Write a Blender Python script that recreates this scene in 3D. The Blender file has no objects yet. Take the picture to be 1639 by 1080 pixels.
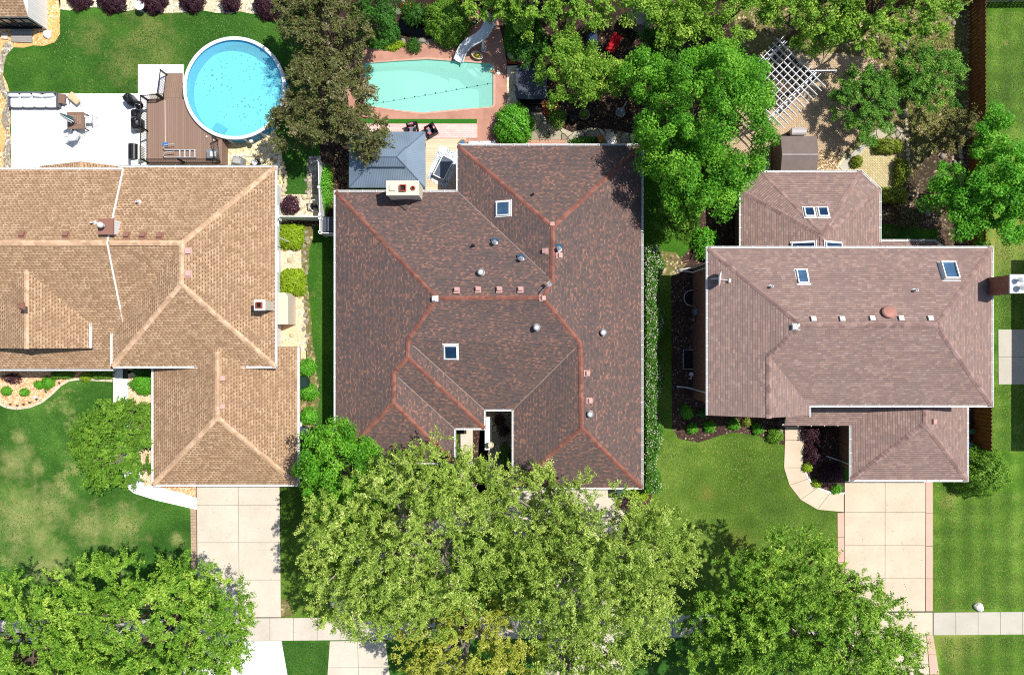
import bpy, math, random
import numpy as np
from mathutils import Vector, Matrix, Euler
from mathutils.geometry import tessellate_polygon

sc = bpy.context.scene
col = sc.collection
R = math.radians
# ------------------------------------------------------------------ camera: a drone looking straight down from 50 m
H = 50.0
FPX = 1190.5            # focal length in photo pixels (photo 1639 px wide)
CX, CY = 819.5, 540.0
cam = bpy.data.objects.new('camera', bpy.data.cameras.new('camera'))
cam.data.sensor_fit = 'HORIZONTAL'
cam.data.angle = 2 * math.atan(819.5 / FPX)
cam.data.clip_end = 1000
cam.data.clip_start = 0.5
cam.location = (0, 0, H)
col.objects.link(cam)
sc.camera = cam
# ------------------------------------------------------------------ sky, sun, exposure
SUN = Vector((0.50, 0.22, 1.0)).normalized()
w = bpy.data.worlds.new('World'); sc.world = w; w.use_nodes = True
nt = w.node_tree
sky = nt.nodes.new('ShaderNodeTexSky'); sky.sky_type = 'NISHITA'; sky.sun_disc = False
sky.sun_elevation = math.asin(SUN.z); sky.sun_rotation = math.atan2(SUN.x, SUN.y)
bgn = nt.nodes['Background']; bgn.inputs[1].default_value = 0.10
nt.links.new(sky.outputs[0], bgn.inputs[0])
sl = bpy.data.lights.new('sun', 'SUN'); sl.energy = 4.5; sl.angle = R(0.5); sl.color = (1.0, 0.955, 0.88)
so = bpy.data.objects.new('sun', sl); col.objects.link(so)
so.rotation_euler = SUN.to_track_quat('Z', 'Y').to_euler()
sc.view_settings.view_transform = 'Standard'; sc.view_settings.look = 'None'
sc.view_settings.exposure = 0.35; sc.view_settings.gamma = 1
sc.cycles.use_denoising = False; sc.cycles.filter_width = 1.1; sc.cycles.max_bounces = 6; sc.cycles.transparent_max_bounces = 8
# ------------------------------------------------------------------ pixel -> point at a real height
def P(px, py, z=0.0):
    k = (H - z) / FPX
    return Vector(((px - CX) * k, -(py - CY) * k, z))
def M_(px, z=0.0):
    return px * (H - z) / FPX
class Plane:
    """roof plane: rises from an eave (pixel on it, height z0) along plan direction d with a pitch"""
    def __init__(s, ex, ey, z0, d, pitch):
        s.e = P(ex, ey, z0); s.d = Vector((d[0], d[1], 0)).normalized(); s.p = pitch; s.z0 = z0
        s.n = Vector((-s.d.x * pitch, -s.d.y * pitch, 1)).normalized()
    def at(s, px, py):
        a = Vector(((px - CX) / FPX, -(py - CY) / FPX, 0)); ad = a.dot(s.d); ed = s.e.x * s.d.x + s.e.y * s.d.y
        z = (s.z0 + s.p * (ad * H - ed)) / (1 + s.p * ad)
        return P(px, py, z)
    def frame(s, px, py, lift=0.0):
        o = s.at(px, py) + s.n * lift
        up = Vector((s.d.x, s.d.y, s.p)).normalized(); x = up.cross(s.n)
        m = Matrix((x, up, s.n)).transposed().to_4x4(); m.translation = o
        return m
    def upright(s, px, py):
        o = s.at(px, py); m = Matrix.Translation(o); return m
# ------------------------------------------------------------------ objects
ORG = {}
def tag(o, label=None, cat=None, group=None, kind=None):
    if label: o['label'] = label
    if cat: o['category'] = cat
    if group: o['group'] = group
    if kind: o['kind'] = kind
    return o
def thing(name, label, cat, loc=(0, 0, 0), group=None, rot=0.0):
    o = bpy.data.objects.new(name, None); col.objects.link(o); o.location = loc; o.rotation_euler.z = rot
    o.empty_display_size = 0.3
    ORG[o.name] = Vector(loc); return tag(o, label, cat, group)
class MB:
    def __init__(s): s.v = []; s.f = []; s.uv = []; s.mi = []
    def add(s, vs, fs, uvs=None, mi=0):
        b = len(s.v); s.v += [tuple(v) for v in vs]
        for i, f in enumerate(fs):
            s.f.append(tuple(b + j for j in f)); s.uv.append(uvs[i] if uvs else None); s.mi.append(mi)
        return s
    def box(s, c, size, rot=0.0, m=None, mi=0, taper=1.0):
        x, y, z = [q / 2 for q in size]; c = Vector(c); cr, sr = math.cos(rot), math.sin(rot); vs = []
        for dz in (-1, 1):
            t = taper if dz > 0 else 1
            for dx, dy in ((-1, -1), (1, -1), (1, 1), (-1, 1)):
                p = Vector((dx * x * t, dy * y * t, dz * z)); p = Vector((p.x * cr - p.y * sr, p.x * sr + p.y * cr, p.z)) + c
                vs.append(m @ p if m else p)
        return s.add(vs, [(3, 2, 1, 0), (4, 5, 6, 7), (0, 1, 5, 4), (1, 2, 6, 5), (2, 3, 7, 6), (3, 0, 4, 7)], mi=mi)
    def prism(s, poly, z0, z1, m=None, mi=0, top=None):
        n = len(poly); pts = [Vector((p[0], p[1], 0)) for p in poly]
        area = sum(pts[i].x * pts[(i + 1) % n].y - pts[(i + 1) % n].x * pts[i].y for i in range(n))
        if area < 0: pts = pts[::-1]
        vs = [Vector((p.x, p.y, z0)) for p in pts] + [Vector((p.x, p.y, z1)) for p in pts]
        if m: vs = [m @ v for v in vs]
        tri = tessellate_polygon([pts])
        fs = []
        for t in tri:
            a, b, c = t
            if (pts[b] - pts[a]).cross(pts[c] - pts[a]).z < 0: a, c = c, a
            fs.append((n + a, n + b, n + c)); fs.append((c, b, a))
        fs += [(i, (i + 1) % n, n + (i + 1) % n, n + i) for i in range(n)]
        return s.add(vs, fs, mi=mi)
    def sheet(s, poly, z, holes=()):
        rings = [[Vector((p[0], p[1], 0)) for p in poly]] + [[Vector((p[0], p[1], 0)) for p in h] for h in holes]
        flat = [p for r in rings for p in r]; fs = []
        for a, b, c in tessellate_polygon(rings):
            if (flat[b] - flat[a]).cross(flat[c] - flat[a]).z < 0: a, c = c, a
            fs.append((a, b, c))
        return s.add([Vector((p.x, p.y, z)) for p in flat], fs)
    def tube(s, pts, r, n=8, mi=0, closed=False):
        pts = [Vector(p) for p in pts]; k = len(pts); rs = r if isinstance(r, (list, tuple)) else [r] * k
        rings = []; prev = None
        for i, p in enumerate(pts):
            a = pts[(i - 1) % k] if closed else pts[max(i - 1, 0)]; b = pts[(i + 1) % k] if closed else pts[min(i + 1, k - 1)]
            d = (b - a).normalized() if (b - a).length > 1e-9 else Vector((0, 0, 1))
            u = prev - d * prev.dot(d) if prev is not None else d.orthogonal()
            if u.length < 1e-6: u = d.orthogonal()
            u.normalize(); prev = u; v = d.cross(u)
            rings += [p + (u * math.cos(t) + v * math.sin(t)) * rs[i] for t in [2 * math.pi * j / n for j in range(n)]]
        fs = []
        for i in range(k if closed else k - 1):
            i2 = (i + 1) % k
            fs += [(i * n + j, i * n + (j + 1) % n, i2 * n + (j + 1) % n, i2 * n + j) for j in range(n)]
        if not closed: fs += [tuple(range(n - 1, -1, -1)), tuple((k - 1) * n + j for j in range(n))]
        return s.add(rings, fs, mi=mi)
    def lathe(s, c, prof, n=20, m=None, sx=1.0, sy=1.0, mi=0):
        c = Vector(c); vs = []
        for r, z in prof:
            for j in range(n):
                t = 2 * math.pi * j / n; p = Vector((r * sx * math.cos(t), r * sy * math.sin(t), z))
                p = p + c; vs.append(m @ p if m else p)
        k = len(prof)
        fs = [(i * n + j, i * n + (j + 1) % n, (i + 1) * n + (j + 1) % n, (i + 1) * n + j) for i in range(k - 1) for j in range(n)]
        fs += [tuple(range(n - 1, -1, -1)), tuple((k - 1) * n + j for j in range(n))]
        return s.add(vs, fs, mi=mi)
    def cyl(s, c, r, h, n=16, m=None, mi=0): return s.lathe(c, [(r, 0), (r, h)], n, m, mi=mi)
    def build(s, name, mat, parent=None, smooth=False, local=False):
        me = bpy.data.meshes.new(name); o = bpy.data.objects.new(name, me); col.objects.link(o)
        off = Vector((0, 0, 0))
        if parent is not None:
            o.parent = parent; off = ORG.get(parent.name, off); ORG[o.name] = off
        if local: off = Vector((0, 0, 0))
        me.from_pydata([(x - off.x, y - off.y, z - off.z) for x, y, z in s.v], [], s.f)
        if any(u is not None for u in s.uv):
            l = me.uv_layers.new(name='UVMap'); k = 0
            for fi, f in enumerate(s.f):
                for j in range(len(f)):
                    l.data[k].uv = s.uv[fi][j] if s.uv[fi] else (0, 0); k += 1
        for m in (mat if isinstance(mat, (list, tuple)) else [mat]): me.materials.append(m)
        me.polygons.foreach_set('material_index', s.mi)
        if smooth: me.polygons.foreach_set('use_smooth', [True] * len(me.polygons))
        me.update(); return o
def struct(name, mb, mat, label=None):
    return tag(mb.build(name, mat), label, None, None, 'structure')
def single(name, mb, mat, label, cat, group=None, smooth=False):
    return tag(mb.build(name, mat, smooth=smooth), label, cat, group)
def copy_tree(o, parent=None, kids=None):
    c = o.copy(); col.objects.link(c)
    if parent is not None: c.parent = parent
    ORG[c.name] = ORG.get(o.name, Vector((0, 0, 0)))
    for ch in list(o.children): copy_tree(ch, c)
    return c
def pp(*xy, z=0.0): return [P(a, b, z) for a, b in xy]
# ------------------------------------------------------------------ materials
def lin(c):
    if isinstance(c, str):
        c = tuple(int(c[i:i + 2], 16) / 255 for i in (0, 2, 4)); return tuple(((x + .055) / 1.055) ** 2.4 if x > .04 else x / 12.92 for x in c) + (1,)
    return tuple(c) + (1,)
class N:
    def __init__(s, name):
        s.m = bpy.data.materials.new(name); s.m.use_nodes = True; s.t = s.m.node_tree; s.b = s.t.nodes['Principled BSDF']; s.out = s.t.nodes['Material Output']
        s.b.inputs['Specular IOR Level'].default_value = 0.3
    def n(s, ty, **kw):
        nd = s.t.nodes.new(ty)
        for k, v in kw.items(): setattr(nd, k, v)
        return nd
    def l(s, a, b): s.t.links.new(a, b)
    def set(s, nd, i, v):
        if hasattr(v, 'is_linked') or isinstance(v, bpy.types.NodeSocket): s.l(v, nd.inputs[i])
        else: nd.inputs[i].default_value = v
    def math(s, op, a, b=0.0, c=None):
        nd = s.n('ShaderNodeMath', operation=op); s.set(nd, 0, a); s.set(nd, 1, b)
        if c is not None: s.set(nd, 2, c)
        return nd.outputs[0]
    def mix(s, f, a, b, bt='MIX'):
        nd = s.n('ShaderNodeMix', data_type='RGBA', blend_type=bt); s.set(nd, 0, f); s.set(nd, 6, a); s.set(nd, 7, b); return nd.outputs[2]
    def co(s):
        return s.n('ShaderNodeTexCoord').outputs['Object']
    def noise(s, scale, detail=4, rough=.6, co=None, dist=0.0):
        nd = s.n('ShaderNodeTexNoise'); nd.inputs['Scale'].default_value = scale; nd.inputs['Detail'].default_value = detail
        nd.inputs['Roughness'].default_value = rough; nd.inputs['Distortion'].default_value = dist
        s.l(co if co is not None else s.co(), nd.inputs['Vector']); return nd.outputs['Fac']
    def ramp(s, f, stops, interp='LINEAR'):
        nd = s.n('ShaderNodeValToRGB'); nd.color_ramp.interpolation = interp; e = nd.color_ramp.elements
        while len(e) < len(stops): e.new(0.5)
        for i, (p, c) in enumerate(stops):
            e[i].position = p; e[i].color = lin(c) if not isinstance(c, (int, float)) else (c, c, c, 1)
        s.set(nd, 0, f); return nd.outputs[0]
    def mr(s, v, a, b, c=0.0, d=1.0):
        nd = s.n('ShaderNodeMapRange'); s.set(nd, 0, v); s.set(nd, 1, a); s.set(nd, 2, b); s.set(nd, 3, c); s.set(nd, 4, d); return nd.outputs[0]
    def bump(s, h, strength=.4, dist=.02):
        nd = s.n('ShaderNodeBump'); nd.inputs['Strength'].default_value = strength; nd.inputs['Distance'].default_value = dist
        s.l(h, nd.inputs['Height']); s.l(nd.outputs[0], s.b.inputs['Normal'])
    def base(s, c, rough=.7, metal=0.0, spec=None):
        s.set(s.b, 'Base Color', c); s.b.inputs['Roughness'].default_value = rough; s.b.inputs['Metallic'].default_value = metal
        if spec is not None: s.b.inputs['Specular IOR Level'].default_value = spec
def simple(name, c, rough=.6, metal=0.0, var=.15, scale=3.0, bump=.0, bscale=40, spec=None):
    g = N(name); c = lin(c); lo = tuple(x * (1 - var) for x in c[:3]) + (1,); hi = tuple(min(1, x * (1 + var)) for x in c[:3]) + (1,)
    f = g.mr(g.noise(scale, 6, .65), .3, .7)
    g.base(g.mix(f, lo, hi), rough, metal, spec)
    if bump: g.bump(g.noise(bscale, 3, .7), bump, .02)
    return g.m
def speckle(name, stops, scale, rough=.9, bump=.5, big=.5, bigc=None, dist=.03, tex='voronoi'):
    """stony / chippy surfaces: cells of random colour"""
    g = N(name); co = g.co(); v = g.n('ShaderNodeTexVoronoi'); v.inputs['Scale'].default_value = scale; g.l(co, v.inputs['Vector'])
    sep = g.n('ShaderNodeSeparateColor'); g.l(v.outputs['Color'], sep.inputs[0])
    c = g.ramp(sep.outputs[0], stops)
    if bigc: c = g.mix(g.mr(g.noise(big, 5, .7, co), .42, .62), c, lin(bigc))
    g.base(c, rough); g.bump(v.outputs['Distance'], bump, dist); return g.m
def lawn(name, dark, mid, light, dry=None, dryamt=0.0, patches=(), stripes=None, sd=0.0, fine=1.0):
    g = N(name); co0 = g.co()
    mp = g.n('ShaderNodeMapping'); mp.inputs['Location'].default_value = (sd, sd * 1.7, 0); g.l(co0, mp.inputs[0]); co = mp.outputs[0]
    big = g.noise(.22, 4, .55, co, .6); med = g.noise(1.1, 5, .65, co); fin = g.noise(9, 4, .75, co); vf = g.noise(32, 2, .8, co)
    f = g.math('ADD', g.math('MULTIPLY', big, .95), g.math('MULTIPLY', med, .55))
    f = g.math('ADD', f, g.math('MULTIPLY', fin, .85 * fine)); f = g.math('ADD', f, g.math('MULTIPLY', vf, .75 * fine))
    if stripes:
        sep = g.n('ShaderNodeSeparateXYZ'); g.l(co0, sep.inputs[0]); ax, per, amt = stripes
        for a_, p_, m_ in ((0, per, amt), (1, per * 1.13, amt * .7)):
            wv = g.math('SINE', g.math('MULTIPLY_ADD', sep.outputs[a_], 6.283 / p_, g.math('MULTIPLY', big, 2.5)))
            f = g.math('ADD', f, g.math('MULTIPLY', wv, m_))
    f = g.mr(f, 1.13, 1.97)
    c = g.ramp(f, [(0, dark), (.5, mid), (1, light)])
    if dry:
        d = g.mr(g.math('ADD', g.noise(.45, 6, .7, co), g.math('MULTIPLY', fin, .12)), .66 - dryamt, .80 - dryamt)
        for (px, py, r) in patches:
            q = P(px, py); ds = g.n('ShaderNodeVectorMath', operation='DISTANCE'); g.l(co0, ds.inputs[0]); ds.inputs[1].default_value = q
            dd = g.math('ADD', ds.outputs['Value'], g.math('MULTIPLY', g.math('SUBTRACT', med, .5), r * 4.0))
            dd = g.math('ADD', dd, g.math('MULTIPLY', g.math('SUBTRACT', fin, .5), r * 2.0))
            d = g.math('MAXIMUM', d, g.math('MULTIPLY', g.mr(dd, r * 1.5, r * .1), .9))
        c = g.mix(g.math('MULTIPLY', d, g.mr(vf, .3, .65, .25, .95)), c, lin(dry))
    v = g.n('ShaderNodeTexVoronoi', voronoi_dimensions='2D'); v.inputs['Scale'].default_value = 1.3; g.l(co, v.inputs['Vector'])
    sp = g.math('LESS_THAN', v.outputs['Distance'], g.mr(med, .5, .66, 0, .045))
    c = g.mix(g.math('MULTIPLY', sp, .5), c, lin('d9d2a8'))
    g.base(c, .85, spec=.15); g.bump(g.math('ADD', fin, vf), .9, .05); return g.m
def shingles(name, kind, stops, w_, h_, dash=None, dark=None, bump=.5, seed=0, grime=None, line=.5):
    g = N(name); uv = g.n('ShaderNodeUVMap').outputs[0]; sep = g.n('ShaderNodeSeparateXYZ'); g.l(uv, sep.inputs[0])
    u, v = sep.outputs[0], sep.outputs[1]
    vr = g.math('DIVIDE', v, h_); row = g.math('FLOOR', vr); fv = g.math('FRACT', vr)
    wr = g.n('ShaderNodeTexWhiteNoise', noise_dimensions='1D'); g.l(g.math('ADD', row, seed + .37), wr.inputs['W'])
    if kind == 'dash': off = g.math('ADD', g.math('MULTIPLY', g.math('FRACT', g.math('MULTIPLY', row, .5)), 1.0), g.math('MULTIPLY', wr.outputs[0], .45))
    else: off = g.math('MULTIPLY', wr.outputs[0], 3.0)
    ur = g.math('ADD', g.math('DIVIDE', u, w_), off); cell = g.math('FLOOR', ur); fu = g.math('FRACT', ur)
    cb = g.n('ShaderNodeCombineXYZ'); g.l(cell, cb.inputs[0]); g.l(row, cb.inputs[1]); cb.inputs[2].default_value = seed
    wn = g.n('ShaderNodeTexWhiteNoise', noise_dimensions='3D'); g.l(cb.outputs[0], wn.inputs['Vector'])
    uvv = g.n('ShaderNodeVectorMath', operation='ADD'); g.l(uv, uvv.inputs[0]); uvv.inputs[1].default_value = (seed * 7, seed * 3, 0)
    big = g.noise(.35, 4, .6, uvv.outputs[0]); fin = g.noise(30, 3, .7, uvv.outputs[0])
    val = g.math('ADD', wn.outputs['Value'], g.math('MULTIPLY', g.math('SUBTRACT', big, .5), .7))
    c = g.ramp(val, stops)
    if kind == 'dash':
        wd = g.math('MULTIPLY_ADD', wn.outputs['Value'], .22, dash[0])
        m1 = g.math('LESS_THAN', fu, wd); m2 = g.math('GREATER_THAN', fv, dash[1])
        df = g.math('MULTIPLY', g.math('MULTIPLY', m1, m2), g.mr(big, .3, .7, .5, 1.0)); c = g.mix(df, c, lin(dark))
        c = g.mix(g.math('MULTIPLY', g.math('GREATER_THAN', fu, .9), g.math('MULTIPLY', g.math('SUBTRACT', 1.0, m2), .35)), c, lin('efcfa6'))
        c = g.mix(g.math('MULTIPLY', g.math('LESS_THAN', fv, .12), .3), c, lin(dark))  # shade below each course edge, mixed into the colour
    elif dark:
        butt_shade = g.math('LESS_THAN', fv, .16); e2 = g.math('LESS_THAN', fu, .05)  # first mask: shadow at the course butts painted into the colour; second: side joints
        c = g.mix(g.math('MULTIPLY', g.math('MAXIMUM', butt_shade, g.math('MULTIPLY', e2, .6)), line), c, lin(dark))
    c = g.mix(g.math('MULTIPLY', fin, .30), c, (0.02, 0.018, 0.016, 1))
    if grime:
        st = g.n('ShaderNodeMapping'); st.inputs['Scale'].default_value = (1.2, .16, 1); g.l(uvv.outputs[0], st.inputs[0])
        c = g.mix(g.mr(g.noise(1.0, 6, .65, st.outputs[0]), .46, .72, 0, .55), c, lin(grime))
    g.base(c, .9, spec=.2)
    hgt = g.math('ADD', g.math('SUBTRACT', 1.0, fv), g.math('MULTIPLY', wn.outputs['Value'], .5)); hgt = g.math('ADD', hgt, g.math('MULTIPLY', fin, .3))
    g.bump(hgt, bump, .02); return g.m
def leafmat(name, stops, trans=.25, rough=.55):
    g = N(name); at = g.n('ShaderNodeAttribute', attribute_name='tone'); c = g.ramp(at.outputs['Fac'], stops)
    g.base(c, rough, spec=.25)
    tr = g.n('ShaderNodeBsdfTranslucent'); g.l(g.mix(.6, c, lin('9ac02a'), 'MULTIPLY'), tr.inputs[0])
    g.l(g.mix(.5, c, (.35, .55, .04, 1)), tr.inputs[0]) if trans > .2 else None
    mx = g.n('ShaderNodeMixShader'); mx.inputs[0].default_value = trans; g.l(g.b.outputs[0], mx.inputs[1]); g.l(tr.outputs[0], mx.inputs[2]); g.l(mx.outputs[0], g.out.inputs[0])
    return g.m
def pavers(name, stops, w_, h_, mortar, rot=0.0, rough=.85, mw=.012, bump=.3):
    g = N(name); mp = g.n('ShaderNodeMapping'); mp.inputs['Rotation'].default_value = (0, 0, rot); g.l(g.co(), mp.inputs[0])
    b = g.n('ShaderNodeTexBrick'); g.l(mp.outputs[0], b.inputs['Vector']); b.inputs['Scale'].default_value = 1.0
    b.inputs['Brick Width'].default_value = w_; b.inputs['Row Height'].default_value = h_; b.inputs['Mortar Size'].default_value = mw
    b.inputs['Color1'].default_value = lin(stops[0]); b.inputs['Color2'].default_value = lin(stops[1]); b.inputs['Mortar'].default_value = lin(mortar)
    c = g.mix(g.mr(g.noise(.8, 5, .7), .35, .7, 0, .35), b.outputs[0], lin(stops[2])); g.base(c, rough, spec=.2)
    g.bump(b.outputs['Fac'], -bump, .01); return g.m
def herring(name, c1, c2, mortar, rot):
    return pavers(name, (c1, c2, c1), .22, .11, mortar, rot)
# ------------------------------------------------------------------ shared materials
m_lawnA = lawn('lawn_back', '1a3a10', '34641c', '5f8a30', '8f9150', .02, [(240, 55, 1.6), (262, 95, 1.1), (205, 105, 1.3), (145, 58, .9)], sd=3)
m_lawnF = lawn('lawn_front', '1d3f12', '38641f', '66903a', 'a9a96a', .03, [(28, 735, .9), (20, 745, .6), (33, 700, .45), (60, 748, .5), (96, 772, .35), (104, 785, .4), (112, 792, .4), (30, 828, 2.0), (80, 815, 1.3), (195, 838, 1.3), (140, 842, 1.1), (75, 905, 1.4), (60, 862, .9), (283, 862, .45)], sd=11)
m_lawnC = lawn('lawn_sunny', '2c480f', '537422', '8aa248', '84803c', .0, [(1180, 870, .9), (1130, 790, .5)], sd=23)
m_lawnR = lawn('lawn_mown', '2a4c10', '4f7820', '86a542', 'a09c54', .01, [(1530, 1020, 1.6), (1600, 400, 1.5), (1615, 380, 1.6), (1520, 800, .5)], stripes=(0, 1.35, .075), sd=37)
m_lawnS = lawn('lawn_side', '1e3f11', '3a6a1b', '5f8f2b', '8d8350', .0, (), sd=51)
m_weed = speckle('weedy_dirt', [(0, '4a3d2b'), (.35, '7a664b'), (.6, '5d6b2c'), (.8, 'a08a6b'), (1, 'd0bfa0')], 7, .95, .8, 1.1, '6b6a38', .04)
m_dirt_shade = speckle('dark_dirt_and_shade', [(0, '2e241b'), (.5, '544536'), (.8, '7d6a55'), (1, 'b7a48a')], 9, .95, .8, .7, '3c3324', .04)  # dirt of the rear bed, also colours the shade sheet under the pergola
m_mulch = speckle('dark_mulch', [(0, '241a17'), (.5, '3a2b25'), (.88, '533e33'), (.96, '6d5647'), (1, 'a08a76')], 11, .95, .9, .5, '2e231c', .04)
m_mulchC = speckle('brown_mulch', [(0, '2a1c17'), (.6, '4d382f'), (.93, '6d5446'), (1, 'c9b6a2')], 13, .95, .8, .4, '3c2b25', .04)
m_redm = speckle('red_mulch', [(0, '6a2a14'), (.6, '9a4a26'), (1, 'c98055')], 13, .95, .8, dist=.04)
m_chip = speckle('tan_wood_chips', [(0, 'a9793f'), (.4, 'cf9f63'), (.8, 'e3bd88'), (1, 'f5e4c8')], 10, .9, .8, .6, 'dba768', .04)
m_pebble = speckle('cream_pebbles', [(0, '8d8069'), (.3, 'c2b393'), (.7, 'e0d4b8'), (1, 'f7f1e4')], 9, .8, 1.0, .5, 'cfc09e', .05)
m_pebbleG = speckle('grey_pebbles', [(0, '6b6458'), (.4, '9a9080'), (.8, 'c6bba8'), (1, 'e8e2d6')], 9, .8, 1.0, .5, '8d826f', .05)
m_gravelP = speckle('pinkish_gravel', [(0, 'b58e6f'), (.4, 'd8b798'), (.8, 'e8cfb2'), (1, 'f8ecdc')], 12, .85, .7, .5, 'dfbc98', .03)
m_peach = speckle('peach_chips', [(0, 'c8875b'), (.4, 'e0a67a'), (.8, 'ecbf98'), (1, 'f9e0c6')], 13, .85, .7, dist=.03)
m_rocks = speckle('pale_rocks', [(0, 'a08a5d'), (.3, 'cdb989'), (.7, 'eadcb6'), (1, 'fbf6e6')], 6, .8, 1.0, .8, 'd8c79a', .08)
def concrete(name, c, stain, amt=.3, crack=None, scale=.5):
    g = N(name); co = g.co(); f = g.mr(g.noise(scale, 7, .65, co), .38, .72, 0, amt); fi = g.noise(25, 4, .8, co)
    b = g.mix(f, lin(c), lin(stain)); b = g.mix(g.math('MULTIPLY', g.math('GREATER_THAN', fi, .66), .25), b, lin(stain))
    st = g.mr(g.noise(3.1, 8, .8, co, 1.2), .57, .70, 0, amt * .6); b = g.mix(st, b, lin('6f675b'))
    g.base(b, .85, spec=.2); g.bump(fi, .15, .01); return g.m
m_patio = concrete('white_concrete', 'e6e6e4', 'cfd3d6', .4)
m_white_path = concrete('white_path', 'ececea', 'd8d8d6', .3)
m_drive = concrete('cream_concrete', 'cbc2b3', 'b8ad9c', .7)
m_driveC = concrete('warm_concrete', 'cbbba6', 'b8a690', .7)
m_sidew = concrete('pale_concrete', 'c8bfb2', 'aca295', .7)
m_sideR = concrete('grey_concrete', 'b9b4a6', 'a39e90', .6)
m_pink_b = concrete('pink_concrete', 'cba896', 'bb9684', .5)
m_joint = simple('joint_dirt', '4a4338', .95)
m_deckC = concrete('terracotta_concrete', 'b98a78', '94695a', .7, scale=.9)
m_asph = simple('asphalt', '4a4a4b', .9, bump=.5, bscale=60)
m_hb = pavers('tan_pavers', ('cbb294', 'b59b7e', 'a08c70'), .22, .11, '6f6350', R(45))
m_hb2 = pavers('yellow_pavers', ('cfc096', 'b8a87c', '9c9668'), .24, .12, '7b7150', R(45))
m_pinkp = pavers('pink_pavers', ('dcbcb6', 'd2aaa4', 'e6cfc9'), .30, .15, 'c09a92', 0)
m_brickp = pavers('brick_pavers', ('a8684f', '96583f', 'b88468'), .2, .08, 'c9b7a2', 0)
m_edgeb = pavers('edge_bricks', ('b59b82', 'a38a72', 'c4ae98'), .3, .2, '7a6a58', 0)
def flag(name):
    g = N(name); co = g.co(); nz = g.n('ShaderNodeTexNoise'); nz.inputs['Scale'].default_value = 1.5; g.l(co, nz.inputs['Vector'])
    ad = g.n('ShaderNodeMix', data_type='VECTOR'); ad.inputs[0].default_value = .25; g.l(co, ad.inputs[4]); g.l(nz.outputs['Color'], ad.inputs[5])
    v = g.n('ShaderNodeTexVoronoi', feature='DISTANCE_TO_EDGE'); v.inputs['Scale'].default_value = 1.9; g.l(ad.outputs[1], v.inputs['Vector'])
    v2 = g.n('ShaderNodeTexVoronoi'); v2.inputs['Scale'].default_value = 1.9; g.l(ad.outputs[1], v2.inputs['Vector'])
    sep = g.n('ShaderNodeSeparateColor'); g.l(v2.outputs['Color'], sep.inputs[0])
    st = g.ramp(sep.outputs[0], [(0, '8c8472'), (.5, 'aba18c'), (1, 'c7bda6')]); st = g.mix(g.mr(g.noise(3, 6, .7, co), .4, .7, 0, .4), st, lin('7d7766'))
    f = g.math('LESS_THAN', v.outputs['Distance'], .035); g.base(g.mix(f, st, lin('4c4434')), .85)
    g.bump(g.mr(v.outputs['Distance'], 0, .06), .6, .03); return g.m
m_flag = flag('flagstone')
m_turf = simple('artificial_turf', '2f6b18', .9, var=.2, scale=12, bump=.8, bscale=80)
m_edge = simple('edging_stone', 'c9bda4', .85, var=.2, scale=2, bump=.4)
# ------------------------------------------------------------------ ground (open where the pool basins go down)
def rect_ring(x0, y0, x1, y1): return pp((x0, y0), (x1, y0), (x1, y1), (x0, y1))
POOL = [(585, 102), (640, 98), (684, 95.5), (735, 99), (783, 102.5), (787.5, 104), (789.5, 108), (789.5, 165), (788, 169.5), (784, 171.5), (735, 175), (676, 180.5), (640, 177), (600, 171), (585, 168)]
POND = [(632, 42), (640, 26), (660, 18), (682, 22), (694, 38), (696, 52), (680, 60), (660, 62), (640, 56)]
m_ground = lawn('ground_grass', '22440f', '3b6a18', '5f8e2a', None, sd=70)
struct('ground', MB().sheet([(-260, -260), (260, -260), (260, 260), (-260, 260)], 0, [pp(*POOL), pp(*POND)]), m_ground)
def region(name, poly, z, mat, holes=(), rag=0.0, seed=1, step=14):
    """a thin sheet on the ground; rag = raggedness of its outline in metres"""
    if rag:
        rnd = random.Random(seed); out = []
        for i, a in enumerate(poly):
            b = poly[(i + 1) % len(poly)]; L = math.hypot(b[0] - a[0], b[1] - a[1]); k = max(1, int(L / step)); out.append(a)
            for j in range(1, k):
                t = j / k; out.append((a[0] + (b[0] - a[0]) * t + rnd.uniform(-1, 1) * rag / .042, a[1] + (b[1] - a[1]) * t + rnd.uniform(-1, 1) * rag / .042))
        poly = out
    return struct(name, MB().sheet(pp(*poly), z, holes), mat)
region('lawn', [(-60, -40), (505, -40), (505, 350), (-60, 350)], .004, m_lawnA)
region('lawn', [(-60, 585), (315, 585), (315, 988), (-60, 995)], .004, m_lawnF)
region('lawn', [(450, 770), (540, 770), (1000, 800), (1030, 680), (1060, 400), (1340, 640), (1345, 980), (450, 988)], .004, m_lawnC)
region('lawn', [(1560, -40), (2100, -40), (2100, 976), (1493, 979), (1493, 690), (1560, 600)], .004, m_lawnR)
region('lawn', [(1450, 1013), (2100, 1008), (2100, 1090), (1450, 1096)], .004, m_lawnR)
region('lawn', [(440, 1022), (1340, 1016), (1340, 1100), (440, 1100)], .004, m_lawnF)
region('lawn', [(493, 350), (537, 350), (537, 700), (450, 780), (480, 690), (493, 560)], .004, m_lawnS)
region('wood_chip_bed', [(-60, -40), (95, -40), (96, 55), (88, 68), (70, 74), (20, 76), (8, 92), (5, 120), (16, 150), (18, 285), (-60, 285)], .010, m_chip, rag=.08, seed=4)
region('pebble_bed', [(14, 66), (22, 76), (10, 90), (4, 120), (14, 150), (18, 285), (6, 285), (5, 240), (12, 215), (2, 195), (10, 165), (-2, 140), (-2, 95), (6, 70)], .014, m_pebbleG, rag=.1, seed=9)
region('pebble_bed', [(95, -60), (462, -60), (462, 26), (400, 22), (330, 18), (250, 20), (170, 13), (96, 15)], .010, m_pebble, rag=.12, seed=5)
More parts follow.
